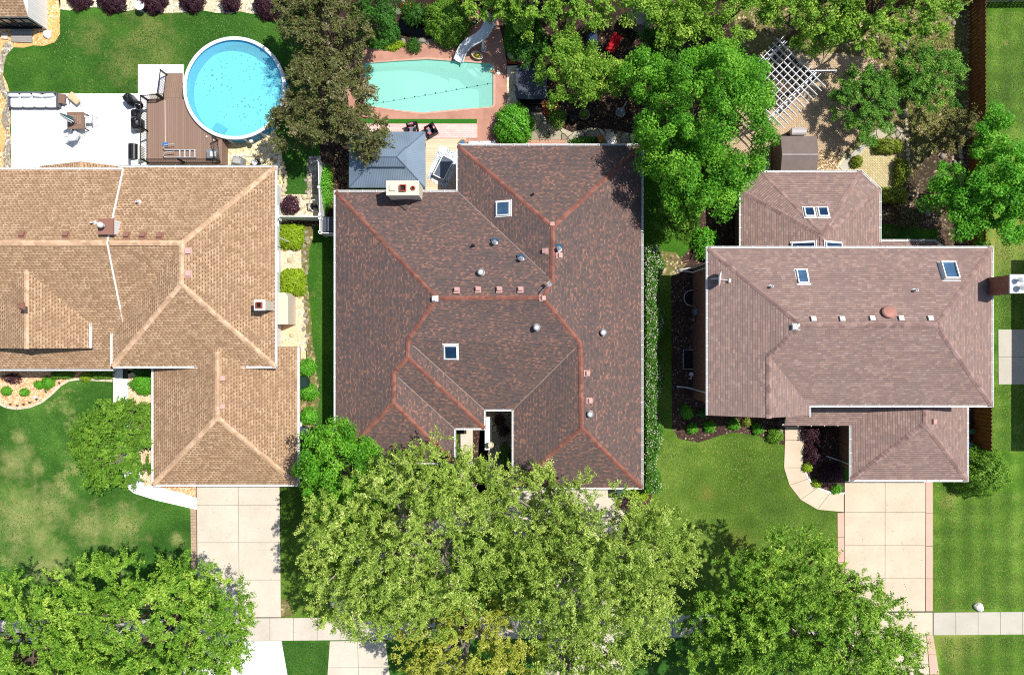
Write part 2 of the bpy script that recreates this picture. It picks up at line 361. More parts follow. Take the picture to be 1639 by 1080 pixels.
region('pebble_bed', [(330, 205), (436, 205), (448, 225), (452, 260), (456, 345), (350, 345)], .010, m_rocks, rag=.1, seed=6)
region('pebble_bed', [(448, 312), (512, 312), (512, 348), (448, 348)], .014, m_pebble, rag=.05, seed=7)
region('dirt_strip', [(494, 250), (514, 250), (512, 322), (490, 320)], .012, m_pebbleG, rag=.08, seed=8)
region('gravel_bed', [(440, 358), (488, 358), (493, 395), (490, 440), (494, 500), (490, 575), (476, 600), (440, 600)], .010, m_gravelP, rag=.08, seed=10)
region('dirt_strip', [(478, 358), (503, 358), (500, 385), (495, 400), (493, 470), (497, 500), (505, 570), (512, 640), (500, 690), (470, 690), (492, 560), (488, 500), (486, 440)], .013, m_weed, rag=.1, seed=12)
region('path', [(445, 348), (512, 348), (512, 362), (445, 360)], .015, m_mulchC)
region('wood_chip_bed', [(512, 240), (560, 235), (562, 320), (512, 372)], .010, m_mulch, rag=.05, seed=13)
region('gravel_bed', [(-60, 585), (240, 585), (185, 606), (115, 606), (100, 612), (75, 636), (45, 650), (20, 652), (-60, 640)], .010, m_peach)
region('gravel_bed', [(204, 592), (246, 592), (246, 785), (205, 770), (205, 640)], .010, m_gravelP, rag=.05, seed=14)
region('gravel_bed', [(245, 770), (318, 770), (318, 795), (245, 782)], .010, m_peach)
region('wood_chip_bed', [(504, -60), (1196, -60), (1196, 245), (512, 245)], .004, m_mulch, [pp(*POOL), pp(*POND)])
region('dirt_strip', [(1176, -60), (1578, -60), (1578, 430), (1176, 430)], .006, m_weed)
region('dark_bed_and_shade', [(1405, 296), (1450, 290), (1480, 250), (1500, 215), (1530, 200), (1548, 215), (1548, 400), (1405, 400)], .010, m_dirt_shade, rag=.15, seed=15)
region('dark_bed_and_shade', [(1120, 340), (1190, 300), (1190, 420), (1120, 420)], .010, m_mulchC)
region('lawn', [(1405, 360), (1500, 366), (1500, 392), (1405, 392)], .014, m_lawnS, rag=.1, seed=15)
region('gravel_bed', [(1180, 285), (1240, 255), (1300, 240), (1345, 235), (1356, 250), (1352, 262), (1340, 285), (1240, 292), (1190, 310)], .016, m_rocks, rag=.08, seed=16)
region('paver_patio', [(1150, 246), (1190, 150), (1250, 90), (1330, 84), (1400, 95), (1425, 130), (1400, 180), (1372, 222), (1350, 245), (1318, 240), (1245, 262), (1210, 268), (1180, 270)], .022, m_hb)
region('dark_bed_and_shade', [(1246, 66), (1306, 126), (1246, 186), (1186, 126)], .026, m_dirt_shade, rag=.05, seed=30)  # no bed here: dark sheet added for the tree shade under the pergola
region('paver_patio', [(1335, 285), (1386, 228), (1432, 230), (1430, 315), (1400, 318)], .018, m_hb2)
region('flagstone_path', [(1392, 208), (1425, 203), (1450, 205), (1452, 222), (1438, 226), (1398, 224), (1390, 216)], .024, m_flag)
region('flagstone_path', [(838, 170), (862, 176), (880, 196), (915, 212), (945, 205), (985, 208), (1012, 214), (1018, 240), (830, 240), (826, 214)], .012, m_flag)
region('red_mulch_bed', [(868, 165), (895, 160), (896, 185), (880, 190), (868, 180)], .014, m_redm, rag=.1, seed=17)
region('red_mulch_bed', [(812, 92), (838, 88), (840, 104), (812, 106)], .012, m_redm, rag=.05, seed=18)
region('pebble_bed', [(812, 103), (829, 103), (829, 165), (812, 172)], .012, m_rocks, rag=.05, seed=19)
region('grass_patch', [(806, 10), (860, 20), (880, 80), (840, 98), (810, 90), (806, 60)], .012, m_lawnS, rag=.15, seed=20)
region('mulch_bed', [(1074, 445), (1090, 412), (1112, 392), (1140, 392), (1140, 660), (1262, 668), (1256, 712), (1235, 706), (1212, 697), (1172, 692), (1148, 698), (1118, 708), (1086, 702), (1076, 685)], .010, m_mulchC, rag=.02, seed=21)
region('dirt_strip', [(1056, 402), (1082, 404), (1096, 425), (1086, 440), (1056, 442)], .012, m_weed, rag=.06, seed=22)
region('mulch_bed', [(1285, 680), (1352, 680), (1352, 800), (1285, 790)], .010, m_mulchC)
region('mulch_bed', [(985, 775), (1045, 775), (1040, 820), (985, 822)], .010, m_mulchC)
region('mulch_bed', [(1548, 645), (1582, 645), (1582, 725), (1540, 725)], .010, m_mulch)
region('gravel_bed', [(770, 650), (826, 650), (830, 820), (760, 820)], .010, m_pebbleG)
region('gravel_bed', [(735, 682), (782, 682), (782, 800), (728, 800)], .010, m_mulchC)
region('dirt_strip', [(440, 958), (462, 958), (470, 985), (448, 987)], .012, m_weed, rag=.08, seed=24)
# street beyond the lower edge of the picture
struct('street', MB().sheet(pp((-900, 1180), (2500, 1155), (2500, 1400), (-900, 1425)), .006), m_asph)
struct('kerb', MB().prism(pp((-900, 1168), (2500, 1143), (2500, 1149), (-900, 1174)), 0, .13), m_sidew)
# ------------------------------------------------------------------ slabs with real joints
def slabs(mb, a, b, c, d, nx, ny, z0=.0, z1=.045, gap=.012, us=None, vs=None):
    a, b, c, d = [P(*q) for q in (a, b, c, d)]
    us = us or [i / nx for i in range(nx + 1)]; vs = vs or [i / ny for i in range(ny + 1)]
    f = lambda u, v: (a * (1 - u) + b * u) * (1 - v) + (d * (1 - u) + c * u) * v
    for i in range(len(us) - 1):
        for j in range(len(vs) - 1):
            q = [f(us[i], vs[j]), f(us[i + 1], vs[j]), f(us[i + 1], vs[j + 1]), f(us[i], vs[j + 1])]
            ce = sum(q, Vector()) / 4
            q = [ce + (p - ce) * (1 - gap / max((p - ce).length, .1) * 1.4) for p in q]
            mb.prism(q, z0, z1)
    return mb
def joint(name, poly): region(name, poly, .018, m_joint)
def sw(x): return 988 - (x - 450) * 10 / 1190
jb = [(298, 776), (452, 776), (452, 1000), (304, 1000)]
joint('driveway_base', [(314, 777), (449, 777), (449, 988), (316, 988)])
struct('driveway', slabs(MB(), (315, 777.5), (448, 777.5), (450, 987), (317, 987), 2, 4, vs=[0, .145, .43, .715, 1]), m_drive)
struct('brick_edge', MB().prism(pp((305, 812), (314.3, 815), (315, 920), (307, 920)), 0, .04), m_edgeb)
struct('driveway_apron', slabs(MB(), (300, 1026), (451, 1025), (466, 1110), (288, 1110), 1, 2), m_white_path)
joint('sidewalk_base', [(-60, sw(-60) + 1), (2100, sw(2100) + 1), (2100, sw(2100) + 36), (-60, sw(-60) + 36)])
n = 15
struct('sidewalk', slabs(MB(), (-60, sw(-60)), (1341, sw(1341)), (1341, sw(1341) + 36.5), (-60, sw(-60) + 36.5), 37, 1), m_sidew)
struct('sidewalk', slabs(MB(), (1493.5, sw(1493)), (2100, sw(2100)), (2100, sw(2100) + 36.5), (1493.5, sw(1493) + 36.5), 17, 1), m_sideR)
struct('sidewalk', slabs(MB(), (1341, sw(1341)), (1492.5, sw(1493)), (1492.5, sw(1493) + 36.5), (1341, sw(1341) + 36.5), 1, 1), m_driveC)
struct('driveway_apron', slabs(MB(), (528, 1025), (617, 1024), (628, 1110), (522, 1110), 2, 2), m_drive)
struct('driveway_apron', slabs(MB(), (880, 1021), (983, 1020), (1012, 1110), (862, 1110), 2, 2), m_drive)
drv = [(527, 985), (617, 985), (622, 940), (640, 900), (680, 866), (730, 850), (800, 850), (850, 862), (880, 900), (890, 985), (983, 985), (990, 880), (1000, 845), (1000, 783), (840, 783), (790, 800), (700, 800), (620, 830), (560, 885), (532, 940)]
struct('driveway', MB().prism(pp(*drv), 0, .05), m_drive)
struct('walkway', slabs(MB(), (737, 684), (757, 684), (757, 800), (737, 800), 1, 4), m_drive)
struct('walkway', slabs(MB(), (776, 668), (787, 666), (787, 720), (776, 720), 1, 1), m_patio)
joint('driveway_base', [(1341, 769), (1493, 769), (1493, 979), (1341, 979)])
struct('driveway', slabs(MB(), (1351.5, 769), (1481, 769), (1480.5, 977.5), (1351.5, 977.5), 2, 4, vs=[0, .24, .495, .745, 1]), m_driveC)
mb = slabs(MB(), (1340, 820), (1351, 820), (1351, 977.5), (1341, 977.5), 1, 4); slabs(mb, (1481.5, 769), (1492.5, 769), (1492.5, 977.5), (1481.5, 977.5), 1, 4)
struct('driveway_border', mb, m_pink_b)
struct('driveway_apron', slabs(MB(), (1341, 1016), (1482, 1015), (1490, 1110), (1330, 1110), 2, 2), m_driveC)
struct('driveway_border', slabs(MB(), (1482.5, 1015), (1493, 1015), (1508, 1110), (1491, 1110), 1, 3), m_pink_b)
inn = [(1287, 682), (1286.5, 704), (1285, 748), (1292, 766), (1307, 781), (1328, 789), (1350.5, 790)]
outp = [(1256, 682), (1256, 704), (1254.5, 748), (1263, 776), (1281, 799), (1308, 815), (1350.5, 819)]
joint('walkway_base', inn + outp[::-1]); mb = MB()
for i in range(6): slabs(mb, inn[i], outp[i], outp[i + 1], inn[i + 1], 1, 1)
struct('walkway', mb, m_driveC)
mb = MB()
for i in range(2, 6): mb.prism(pp(inn[i], inn[i + 1], (inn[i + 1][0] + 1.5, inn[i + 1][1] - 2.5), (inn[i][0] + 2.5, inn[i][1] - 1.5)), 0, .07)
struct('bed_kerb', mb, m_white_path)
struct('patio', slabs(slabs(MB(), (18, 150.5), (240, 150.5), (240, 278), (19, 278), 3, 2, gap=.006), (222, 104), (294, 104), (294, 150.3), (222, 150.3), 1, 1, gap=.006), m_patio)
region('patio_base', [(18, 150), (221, 150), (221, 103.5), (294.5, 103.5), (294.5, 165), (240, 165), (240, 278), (18, 278)], .018, m_sideR)
joint('path_base', [(182, 590), (205, 590), (205, 668), (182, 668)])
struct('path', slabs(MB(), (181, 588), (197, 588), (197, 606), (181, 606), 1, 1), m_white_path)
struct('path', slabs(MB(), (181.5, 606), (205, 606), (206, 662), (181.5, 662), 1, 3), m_white_path)
struct('path', MB().prism(pp((206, 782), (246, 776), (316, 796), (315, 815), (250, 800), (215, 789)), 0, .045), m_white_path)
struct('path', MB().prism(pp((182, 660), (206, 660), (214, 720), (232, 782), (206, 782), (190, 730)), 0, .04), m_white_path)
struct('stepping_slab', slabs(MB(), (1597, 527), (1660, 527), (1660, 615), (1597.5, 615), 1, 2), m_sideR)
struct('pool_deck', MB().prism(pp((552, 110), (580, 76), (640, 70), (700, 62), (735, 40), (752, 27), (776, 24), (797, 33), (804, 60), (811, 100), (812, 160), (806, 232), (604, 232), (602, 190), (560, 185)), .005, .012), m_deckC).hide_render = False
bpy.data.objects.remove(bpy.data.objects['pool_deck'])
mbd = MB().sheet(pp((552, 110), (580, 76), (640, 70), (700, 62), (735, 40), (752, 27), (776, 24), (797, 33), (804, 60), (811, 100), (812, 160), (806, 232), (604, 232), (602, 190), (560, 185)), .03, [pp(*POOL)])
struct('pool_deck', mbd, m_deckC)
struct('artificial_turf_strip', MB().prism(pp((560, 191), (763.5, 191), (763.5, 198), (560, 198)), .03, .06), m_turf)
struct('paver_terrace', MB().prism(pp((560, 198.8), (764, 198.8), (764, 221.5), (746, 221.5), (560, 222)), .0, .09), m_pinkp)
m_wood = None
def boards(name, c1, c2, gapc, bw, ang=0.0, rough=.8):
    g = N(name); mp = g.n('ShaderNodeMapping'); mp.inputs['Rotation'].default_value = (0, 0, ang); g.l(g.co(), mp.inputs[0])
    sep = g.n('ShaderNodeSeparateXYZ'); g.l(mp.outputs[0], sep.inputs[0]); r = g.math('DIVIDE', sep.outputs[1], bw); row = g.math('FLOOR', r); fr = g.math('FRACT', r)
    wn = g.n('ShaderNodeTexWhiteNoise', noise_dimensions='1D'); g.l(row, wn.inputs['W']); st = g.n('ShaderNodeMapping'); st.inputs['Scale'].default_value = (.6, 9, 1); g.l(mp.outputs[0], st.inputs[0])
    gr = g.noise(2.2, 6, .7, st.outputs[0]); c = g.mix(g.math('ADD', g.math('MULTIPLY', wn.outputs[0], .5), g.math('MULTIPLY', gr, .6)), lin(c1), lin(c2))
    e = g.math('LESS_THAN', fr, .07); g.base(g.mix(e, c, lin(gapc)), rough, spec=.25); g.bump(g.math('SUBTRACT', gr, e), .5, .01); return g.m
m_deckw = boards('bleached_boards', 'e3d2b6', 'c4ae90', '7d6a52', .14)
m_comp = boards('brown_composite', '93796a', '80685a', '57463c', .14, R(90))
struct('timber_deck', MB().prism(pp((676, 222.2), (746, 222.2), (746, 232), (733, 236), (735, 310), (676, 310)), 0, .08), m_deckw)
mb = MB().prism(pp((845, 224.2), (906, 224.2), (906, 240), (845, 240)), 0, .06)
struct('brick_walk', mb, m_brickp)
# ------------------------------------------------------------------ house materials
m_shA = shingles('tan_shingles', 'dash', [(0, '977a5e'), (.3, 'a7896b'), (.7, 'b69777'), (1, 'c6a98a')], .25, .165, dash=(.46, .58), dark='76563f', seed=1, grime='8b7058')
m_shB = shingles('dark_red_shingles', 'cell', [(0, '5b504f'), (.3, '645755'), (.6, '6e5b56'), (.8, '785f57'), (.92, '89675b'), (1, '997163')], .15, .10, dark='423736', seed=2, bump=.5)
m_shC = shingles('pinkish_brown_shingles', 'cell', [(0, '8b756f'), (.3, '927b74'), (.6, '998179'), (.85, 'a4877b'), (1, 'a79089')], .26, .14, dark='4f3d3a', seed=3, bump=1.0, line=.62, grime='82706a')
m_capA = speckle('tan_cap', [(0, 'ab8c70'), (.5, 'bd9c7e'), (1, 'ccae92')], 3.2, .9, .2, dist=.01)
m_capB = speckle('red_cap', [(0, '704a40'), (.5, '805246'), (1, '8e6052')], 3.2, .9, .2, dist=.01)
m_capC = speckle('pink_cap', [(0, '77605a'), (.5, '8a716a'), (1, '9c827b')], 3.2, .9, .2, dist=.01)
m_white = simple('white_metal', 'e4e4e2', .45, var=.04)
m_siding = pavers('white_siding', ('dcdcdc', 'd6d6d6', 'cfcfcf'), 6.0, .16, '9c9c9c', 0, mw=.008)
def wallbrick(name, c1, c2, c3, mortar):
    g = N(name); co = g.co(); sep = g.n('ShaderNodeSeparateXYZ'); g.l(co, sep.inputs[0]); cb = g.n('ShaderNodeCombineXYZ')
    g.l(g.math('ADD', sep.outputs[0], sep.outputs[1]), cb.inputs[0]); g.l(sep.outputs[2], cb.inputs[1]); b = g.n('ShaderNodeTexBrick'); g.l(cb.outputs[0], b.inputs['Vector'])
    b.inputs['Scale'].default_value = 1; b.inputs['Brick Width'].default_value = .22; b.inputs['Row Height'].default_value = .075; b.inputs['Mortar Size'].default_value = .008
    b.inputs['Color1'].default_value = lin(c1); b.inputs['Color2'].default_value = lin(c2); b.inputs['Mortar'].default_value = lin(mortar)
    g.base(g.mix(g.mr(g.noise(1.3, 5), .4, .7, 0, .4), b.outputs[0], lin(c3)), .9); g.bump(b.outputs['Fac'], -.4, .01); return g.m
m_bkB = wallbrick('brown_brick', '7c4a38', '5e3a2e', '8b6450', '9a8b7c')
m_bkC = wallbrick('red_brick', '8a523e', '70402f', '9b6a55', '8f7c6e')
m_bkT = wallbrick('tan_brick', 'b08a6a', '99745a', 'c2a282', 'b9aa98')
m_cream = simple('cream_stucco', 'cfc5b2', .9, var=.06, bump=.25)
m_glass = simple('dark_glass', '1a2430', .06, var=.1, spec=.8)
m_skyg = simple('blue_skylight_glass', '5d7f9c', .08, metal=.6, var=.25, scale=2.5)
m_skyd = simple('dark_skylight_glass', '2c4a6a', .06, metal=.6, var=.35, scale=3)
m_vent = simple('vent_pinkish', 'b8928a', .6, var=.05)
m_ventb = simple('vent_brown', '8a6355', .6, var=.05)
m_ventW = simple('vent_white', 'd6d4d2', .5, var=.05)
m_galv = simple('galvanised', 'b9bcbe', .4, metal=.15, var=.2, scale=8)
m_black = simple('black_plastic', '15161a', .45, var=.2)
m_blackm = simple('black_metal', '121214', .4, var=.2)
m_greym = simple('grey_metal', '7f8488', .45, metal=.3)
m_soffit = simple('soffit', 'cfc8be', .8)
m_doorw = simple('garage_door_paint', 'd9d2c6', .6)
# ------------------------------------------------------------------ roof builder
def roofmesh(name, facets, parent, mats, th=.16):
    """facets: lists of 3D points; UV = (along the eave, up the slope) in metres. th = slab thickness; edge band = second material"""
    mb = MB(); edges = {}
    key = lambda p: (round(p.x, 2), round(p.y, 2))
    vid = {}; vs = []
    def gid(p):
        k = key(p)
        if k not in vid: vid[k] = len(vs); vs.append(Vector(p))
        return vid[k]
    polys = []
    for fpts in facets:
        ids = []
        for p in fpts:
            i = gid(p)
            if not ids or ids[-1] != i: ids.append(i)
        if ids[0] == ids[-1]: ids.pop()
        n = Vector((0, 0, 0)); q = [vs[i] for i in ids]
        for i in range(len(q)): n += q[i].cross(q[(i + 1) % len(q)])
        if n.z < 0: ids = ids[::-1]; n = -n
        n.normalize(); polys.append((ids, n))
        for i in range(len(ids)):
            e = (ids[i], ids[(i + 1) % len(ids)]); edges[e] = 1
    nv = len(vs); allv = vs + [v - Vector((0, 0, th)) for v in vs]
    for ids, n in polys:
        h = Vector((n.x, n.y, 0)); up = (-h).normalized() if h.length > 1e-4 else Vector((0, 1, 0)); up = (up - n * up.dot(n)).normalized(); ax = up.cross(n)
        uv = lambda p: (p.dot(ax), p.dot(up))
        q = [Vector((vs[i].x, vs[i].y, 0)) for i in ids]
        for a, b, c in tessellate_polygon([q]):
            if (q[b] - q[a]).cross(q[c] - q[a]).z < 0: a, c = c, a
            t = [ids[a], ids[b], ids[c]]
            mb.v += []; mb.f.append(tuple(t)); mb.uv.append([uv(vs[i]) for i in t]); mb.mi.append(0)
            mb.f.append(tuple(nv + i for i in t[::-1])); mb.uv.append([(0, 0)] * 3); mb.mi.append(1)
    for (a, b) in edges:
        if (b, a) not in edges:
            mb.f.append((b, a, nv + a, nv + b)); mb.uv.append([(0, 0)] * 4); mb.mi.append(1)
    mb.v = [tuple(v) for v in allv]
    return mb.build(name, mats, parent)
def caps(lines, parent, mat, wd=.17, **kw):
    for ln in lines: cap1([ln], parent, mat, wd, **kw)
def cap1(lines, parent, mat, wd=.17, drop=.07, seg=.26, lift=.02, name='ridge_cap'):
    mb = MB()
    for a, b in lines:
        a, b = Vector(a), Vector(b); d = b - a; L = d.length; d.normalize(); sd = Vector((d.y, -d.x, 0)).normalized(); k = max(1, int(L / seg))
        for i in range(k):
            p = a + d * (L * i / k); q = a + d * (L * (i + 1) / k + .03)
            l0, l1 = lift, lift + .022; z = Vector((0, 0, 1)); dr = Vector((0, 0, drop))
            vs = [p - sd * wd + z * l0 - dr, p + z * l0, p + sd * wd + z * l0 - dr, q - sd * wd + z * l1 - dr, q + z * l1, q + sd * wd + z * l1 - dr]
            vs += [v - z * .06 for v in vs]
            mb.add(vs, [(0, 3, 4, 1), (1, 4, 5, 2), (3, 9, 10, 4), (4, 10, 11, 5), (0, 1, 7, 6), (1, 2, 8, 7), (2, 5, 11, 8), (3, 0, 6, 9)])
    return mb.build(name, mat, parent)
def gutter(runs, parent, mat=None, w_=.13, name='gutter', brk=.9):
    """runs of eave points (at roof surface height); a trough hung just outside and below, with straps"""
    mb = MB()
    for pts, side in runs:
        pts = [Vector(p) for p in pts]
        for a, b in zip(pts[:-1], pts[1:]):
            d = (b - a); L = d.length; d.normalize(); sd = Vector((d.y, -d.x, 0)).normalized() * side; z = Vector((0, 0, 1))
            for o0, o1, h0, h1 in ((0.004, .02, -.13, -.005), (w_ - .02, w_, -.13, .0), (.02, w_ - .02, -.13, -.115)):
                vs = []
                for t in (a - d * .0, b + d * (w_ if side else 0)):
                    vs += [t + sd * o0 + z * h0, t + sd * o1 + z * h0, t + sd * o1 + z * h1, t + sd * o0 + z * h1]
                mb.add(vs, [(0, 1, 5, 4), (1, 2, 6, 5), (2, 3, 7, 6), (3, 0, 4, 7), (3, 2, 1, 0), (4, 5, 6, 7)])
            k = int(L / brk)
            for i in range(1, k + 1):
                c = a + d * (L * i / (k + 1)) + sd * (w_ / 2 - .02) + z * .004
                mb.box(c, (.03, w_ + .06, .012), math.atan2(d.y, d.x))
    return mb.build(name, mat or m_white, parent)
def walls(parent, polys, mat, name='wall'):
    for poly, z0, z1 in polys: MB().prism(poly, z0, z1).build(name, mat, parent)
def rectp(x0, y0, x1, y1, z): 
    a, b = P(x0, y0, z), P(x1, y1, z); return [(a.x, a.y), (b.x, a.y), (b.x, b.y), (a.x, b.y)]
def inset(rect, l, t, r, b):
    (x0, y1), (x1, _), (_, y0), _ = rect[0], rect[1], rect[2], rect[3]
    return [(x0 + l, y1 - t), (x1 - r, y1 - t), (x1 - r, y0 + b), (x0 + l, y0 + b)]
def at_frame(o, m, parent):
    """place o (built in local coordinates) at world matrix m under a root that only has a location"""
    mm = m.copy(); mm.translation = m.translation - ORG.get(parent.name, Vector()); o.parent = parent; o.matrix_local = mm
    return o
# ------------------------------------------------------------------ roof fittings, each built once in local coordinates, then copied
def vent_proto(mat, s=.30):
    b = MB(); b.box((0, 0, .012), (s * 1.35, s * 1.5, .02)); b.box((0, 0, .07), (s * .8, s * .8, .12)); b.box((0, -.015, .155), (s, s, .05), taper=.93)
    b.box((0, -s * .52, .13), (s * .9, .012, .03))
    o = b.build('roof_vent', mat, None, local=True); return o
m_hoodg = simple('dull_grey_metal', '80858a', .6, var=.2, scale=9)
def turbine_proto():
    b = MB(); b.cyl((0, 0, -.05), .22, .07, 24); b.cyl((0, 0, 0), .13, .24, 20)
    o = b.build('round_vent', m_galv, None, smooth=False)
    h = MB().lathe((0, 0, .22), [(.14, 0), (.20, .02), (.20, .10), (.17, .13), (.13, .13), (.12, .08), (.05, .09), (.02, .10)], 24).build('vent_hood', m_hoodg, o)
    MB().lathe((0, 0, .3), [(.12, 0), (.12, .04), (.03, .045)], 24).build('vent_band', m_ventW, o)
    return o
def pipe_proto(mat=None, r=.05):
    b = MB(); b.lathe((0, 0, -.04), [(.14, 0), (.13, .05), (r + .02, .09)], 16); b.lathe((0, 0, 0), [(r, 0), (r, .38), (r * .7, .38), (r * .7, .2)], 16)
    return b.build('vent_pipe', mat or m_black, None)
def skylight_proto(wx, wy, glass, h=.13):
    b = MB(); t = .06
    for (x, y, sx, sy) in ((0, wy / 2 - t / 2, wx, t), (0, -wy / 2 + t / 2, wx, t), (wx / 2 - t / 2, 0, t, wy - 2 * t), (-wx / 2 + t / 2, 0, t, wy - 2 * t)): b.box((x, y, h / 2), (sx, sy, h))
    b.box((0, wy / 2 + .07, .03), (wx + .2, .06, .05)); b.box((0, -wy / 2 - .05, .012), (wx + .16, .07, .02))
    b.box((wx / 2 + .04, 0, .015), (.07, wy, .02)); b.box((-wx / 2 - .04, 0, .015), (.07, wy, .02))
    o = b.build('skylight', m_white, None)
    g = MB().box((0, 0, h * .6), (wx - 2 * t - .002, wy - 2 * t - .002, .03)).build('glass', glass, o)
    return o
protos = {}
def fit(kind, maker, m, parent):
    if kind not in protos: protos[kind] = o = maker(); at_frame(o, m, parent); return o
    c = copy_tree(protos[kind], parent); return at_frame(c, m, parent)
def windows(parent, specs, frame_mat=None):
    """specs: (center, width, height, facing angle): frame with pane, standing 4 cm proud of the wall"""
    for c, ww, hh, ang in specs:
        rt = Matrix.Translation(Vector(c)) @ Matrix.Rotation(ang, 4, 'Z'); b = MB(); t = .07
        for x, z, sx, sz in ((0, hh / 2, ww + t, t), (0, -hh / 2, ww + t, t), (ww / 2, 0, t, hh - t), (-ww / 2, 0, t, hh - t), (0, 0, t * .6, hh - t)):
            b.box((x, .03, z), (sx, .08, sz), m=rt)
        b.box((0, .06, -hh / 2 - .06), (ww + .2, .14, .05), m=rt)
        f = b.build('window', frame_mat or m_white, parent); MB().box((0, .015, 0), (ww - t, .03, hh - t), m=rt).build('pane', m_glass, f)
def door(parent, c, ww, hh, ang, mat, garage=False):
    rt = Matrix.Translation(Vector(c)) @ Matrix.Rotation(ang, 4, 'Z'); b = MB()
    if garage:
        for i in range(4): b.box((0, .03, hh * (i + .5) / 4), (ww, .05, hh / 4 - .02), m=rt)
        b.build('garage_door', mat, parent)
    else:
        b.box((0, .03, hh / 2), (ww, .06, hh), m=rt); d = b.build('door', mat, parent); MB().box((ww * .38, .09, hh * .48), (.04, .06, .12), m=rt).build('handle', m_galv, d)
    f = MB(); f.box((0, .04, hh + .05), (ww + .2, .07, .1), m=rt); f.box((ww / 2 + .05, .04, hh / 2), (.1, .07, hh), m=rt); f.box((-ww / 2 - .05, .04, hh / 2), (.1, .07, hh), m=rt)
    f.build('door_frame', m_white, parent)
# ================================================================== HOUSE A: tan roof, left
hA = thing('house', 'left house with the tan shingled roof below the round pool', 'house', P(300, 450))
pA = .38
AN = Plane(300, 268, 3.8, (0, -1), pA); AE = Plane(440, 400, 3.8, (-1, 0), pA); AS = Plane(300, 586, 3.8, (0, 1), pA); AW = Plane(180, 560, 3.8, (1, 0), pA)
r1 = AN.at(291, 389); r2 = AE.at(289.5, 455); nw = P(190, 268, 3.8); ne = P(440, 268, 3.8); se = P(440, 586, 3.8); sw_ = P(180, 586, 3.8)
r0 = AN.at(172, 389); r0.z = r1.z
ASl = Plane(100, 590, 2.75, (0, 1), (r1.z - 2.75) / ((P(0, 590, 2.75) - P(0, 389, r1.z)).length if False else abs(P(0, 590, 2.75).y - r1.y)))
vA = P(180, 538, 3.8)
roofmesh('roof', [[nw, ne, r1, r0], [ne, se, r2, r1], [se, sw_, r2], [sw_, vA, r1, r2]], hA, [m_shA, m_soffit])
# west block, its roof 12 cm proud of the east block
up = Vector((0, 0, .12)); wl = P(-330, 400, 4).x
q0 = AN.at(175, 389); q0 = Vector((q0.x, r1.y, r1.z)) + up; q1 = Vector((wl, r1.y, r1.z)) + up; nE = Vector((P(197, 273, 3.9).x, P(197, 272, 3.9).y, 3.8)) + up; nE.z = r1.z + .12 - pA * (nE.y - r1.y); q0.x = nE.x
nWl = Vector((wl, nE.y, nE.z)); sE = P(100, 590, 2.75); vx = P(181, 590, 2.75).x
roofmesh('roof', [[nWl, nE, q0, q1], [q1, q0, Vector((q0.x, sE.y, 2.87)), Vector((wl, sE.y, 2.87))]], hA, [m_shA, m_white])
SLz = lambda y: 2.75 + (r1.z - 2.75) * (y - sE.y) / (r1.y - sE.y)
def onSl(px, py):
    z = 3.5
    for _ in range(20): z = SLz(P(px, py, z).y)
    return P(px, py, z)
roofmesh('roof', [[Vector((q0.x, r1.y, r1.z)), Vector((r1.x, r1.y, r1.z)), onSl(240, 470), Vector((sw_.x + .35, onSl(190, 525).y, SLz(onSl(190, 525).y))), Vector((sw_.x + .35, sE.y, 2.75)), Vector((q0.x, sE.y, 2.75))]], hA, [m_shA, m_soffit])
# cross gable
DE = Plane(142.5, 520, 4.0, (-1, 0), pA); DW = Plane(-68, 520, 4.0, (1, 0), pA)
d0 = DE.at(42, 418); d1 = DE.at(42, 557); d1.x = d0.x; d1.z = d0.z; ge = P(142.5, 557, 4.0); d1.y = ge.y; gv = P(141.5, 470, 4.0); gv.x = ge.x
gw = Vector((2 * d0.x - ge.x, ge.y, 4.0)); gwv = Vector((gw.x, gv.y, 4.0))
roofmesh('roof', [[d0, d1, ge, gv], [d1, d0, gwv, gw]], hA, [m_shA, m_soffit])
walls(hA, [([(gw.x + .5, ge.y + .5), (ge.x - .5, ge.y + .5), (ge.x - .5, ge.y + 3.5), (gw.x + .5, ge.y + 3.5)], 0, 3.95)], m_siding)
gm = MB(); gx0, gx1 = gw.x + .5, ge.x - .5; yy = ge.y + .42
gm.add([(gx0, yy, 3.9), (gx1, yy, 3.9), (d0.x, yy, d0.z - .12), (gx0, yy + .08, 3.9), (gx1, yy + .08, 3.9), (d0.x, yy + .08, d0.z - .12)], [(0, 1, 2), (5, 4, 3), (0, 2, 5, 3), (1, 4, 5, 2), (0, 3, 4, 1)]); gm.build('gable_end', m_siding, hA)
# garage wing
GE = Plane(476, 650, 2.55, (-1, 0), pA); GW = Plane(245, 680, 2.55, (1, 0), pA); GS = Plane(350, 775, 2.55, (0, 1), pA)
g1 = GE.at(348, 668); g1.z = (g1.z + GW.at(348, 668).z) / 2; g0 = Vector((g1.x, P(348, 563, g1.z).y, g1.z)); gse = P(476, 775, 2.55); gsw = P(245.5, 775, 2.55); gne = P(476, 555.5, 2.55)
yN = gne.y
gnw = Vector((gsw.x, yN, 2.55)); xm = 0
roofmesh('roof', [[gse, g1, Vector((g1.x, yN, g1.z)), gne], [g1, gsw, gnw, Vector((g1.x, yN, g1.z))], [gsw, gse, g1]], hA, [m_shA, m_soffit])
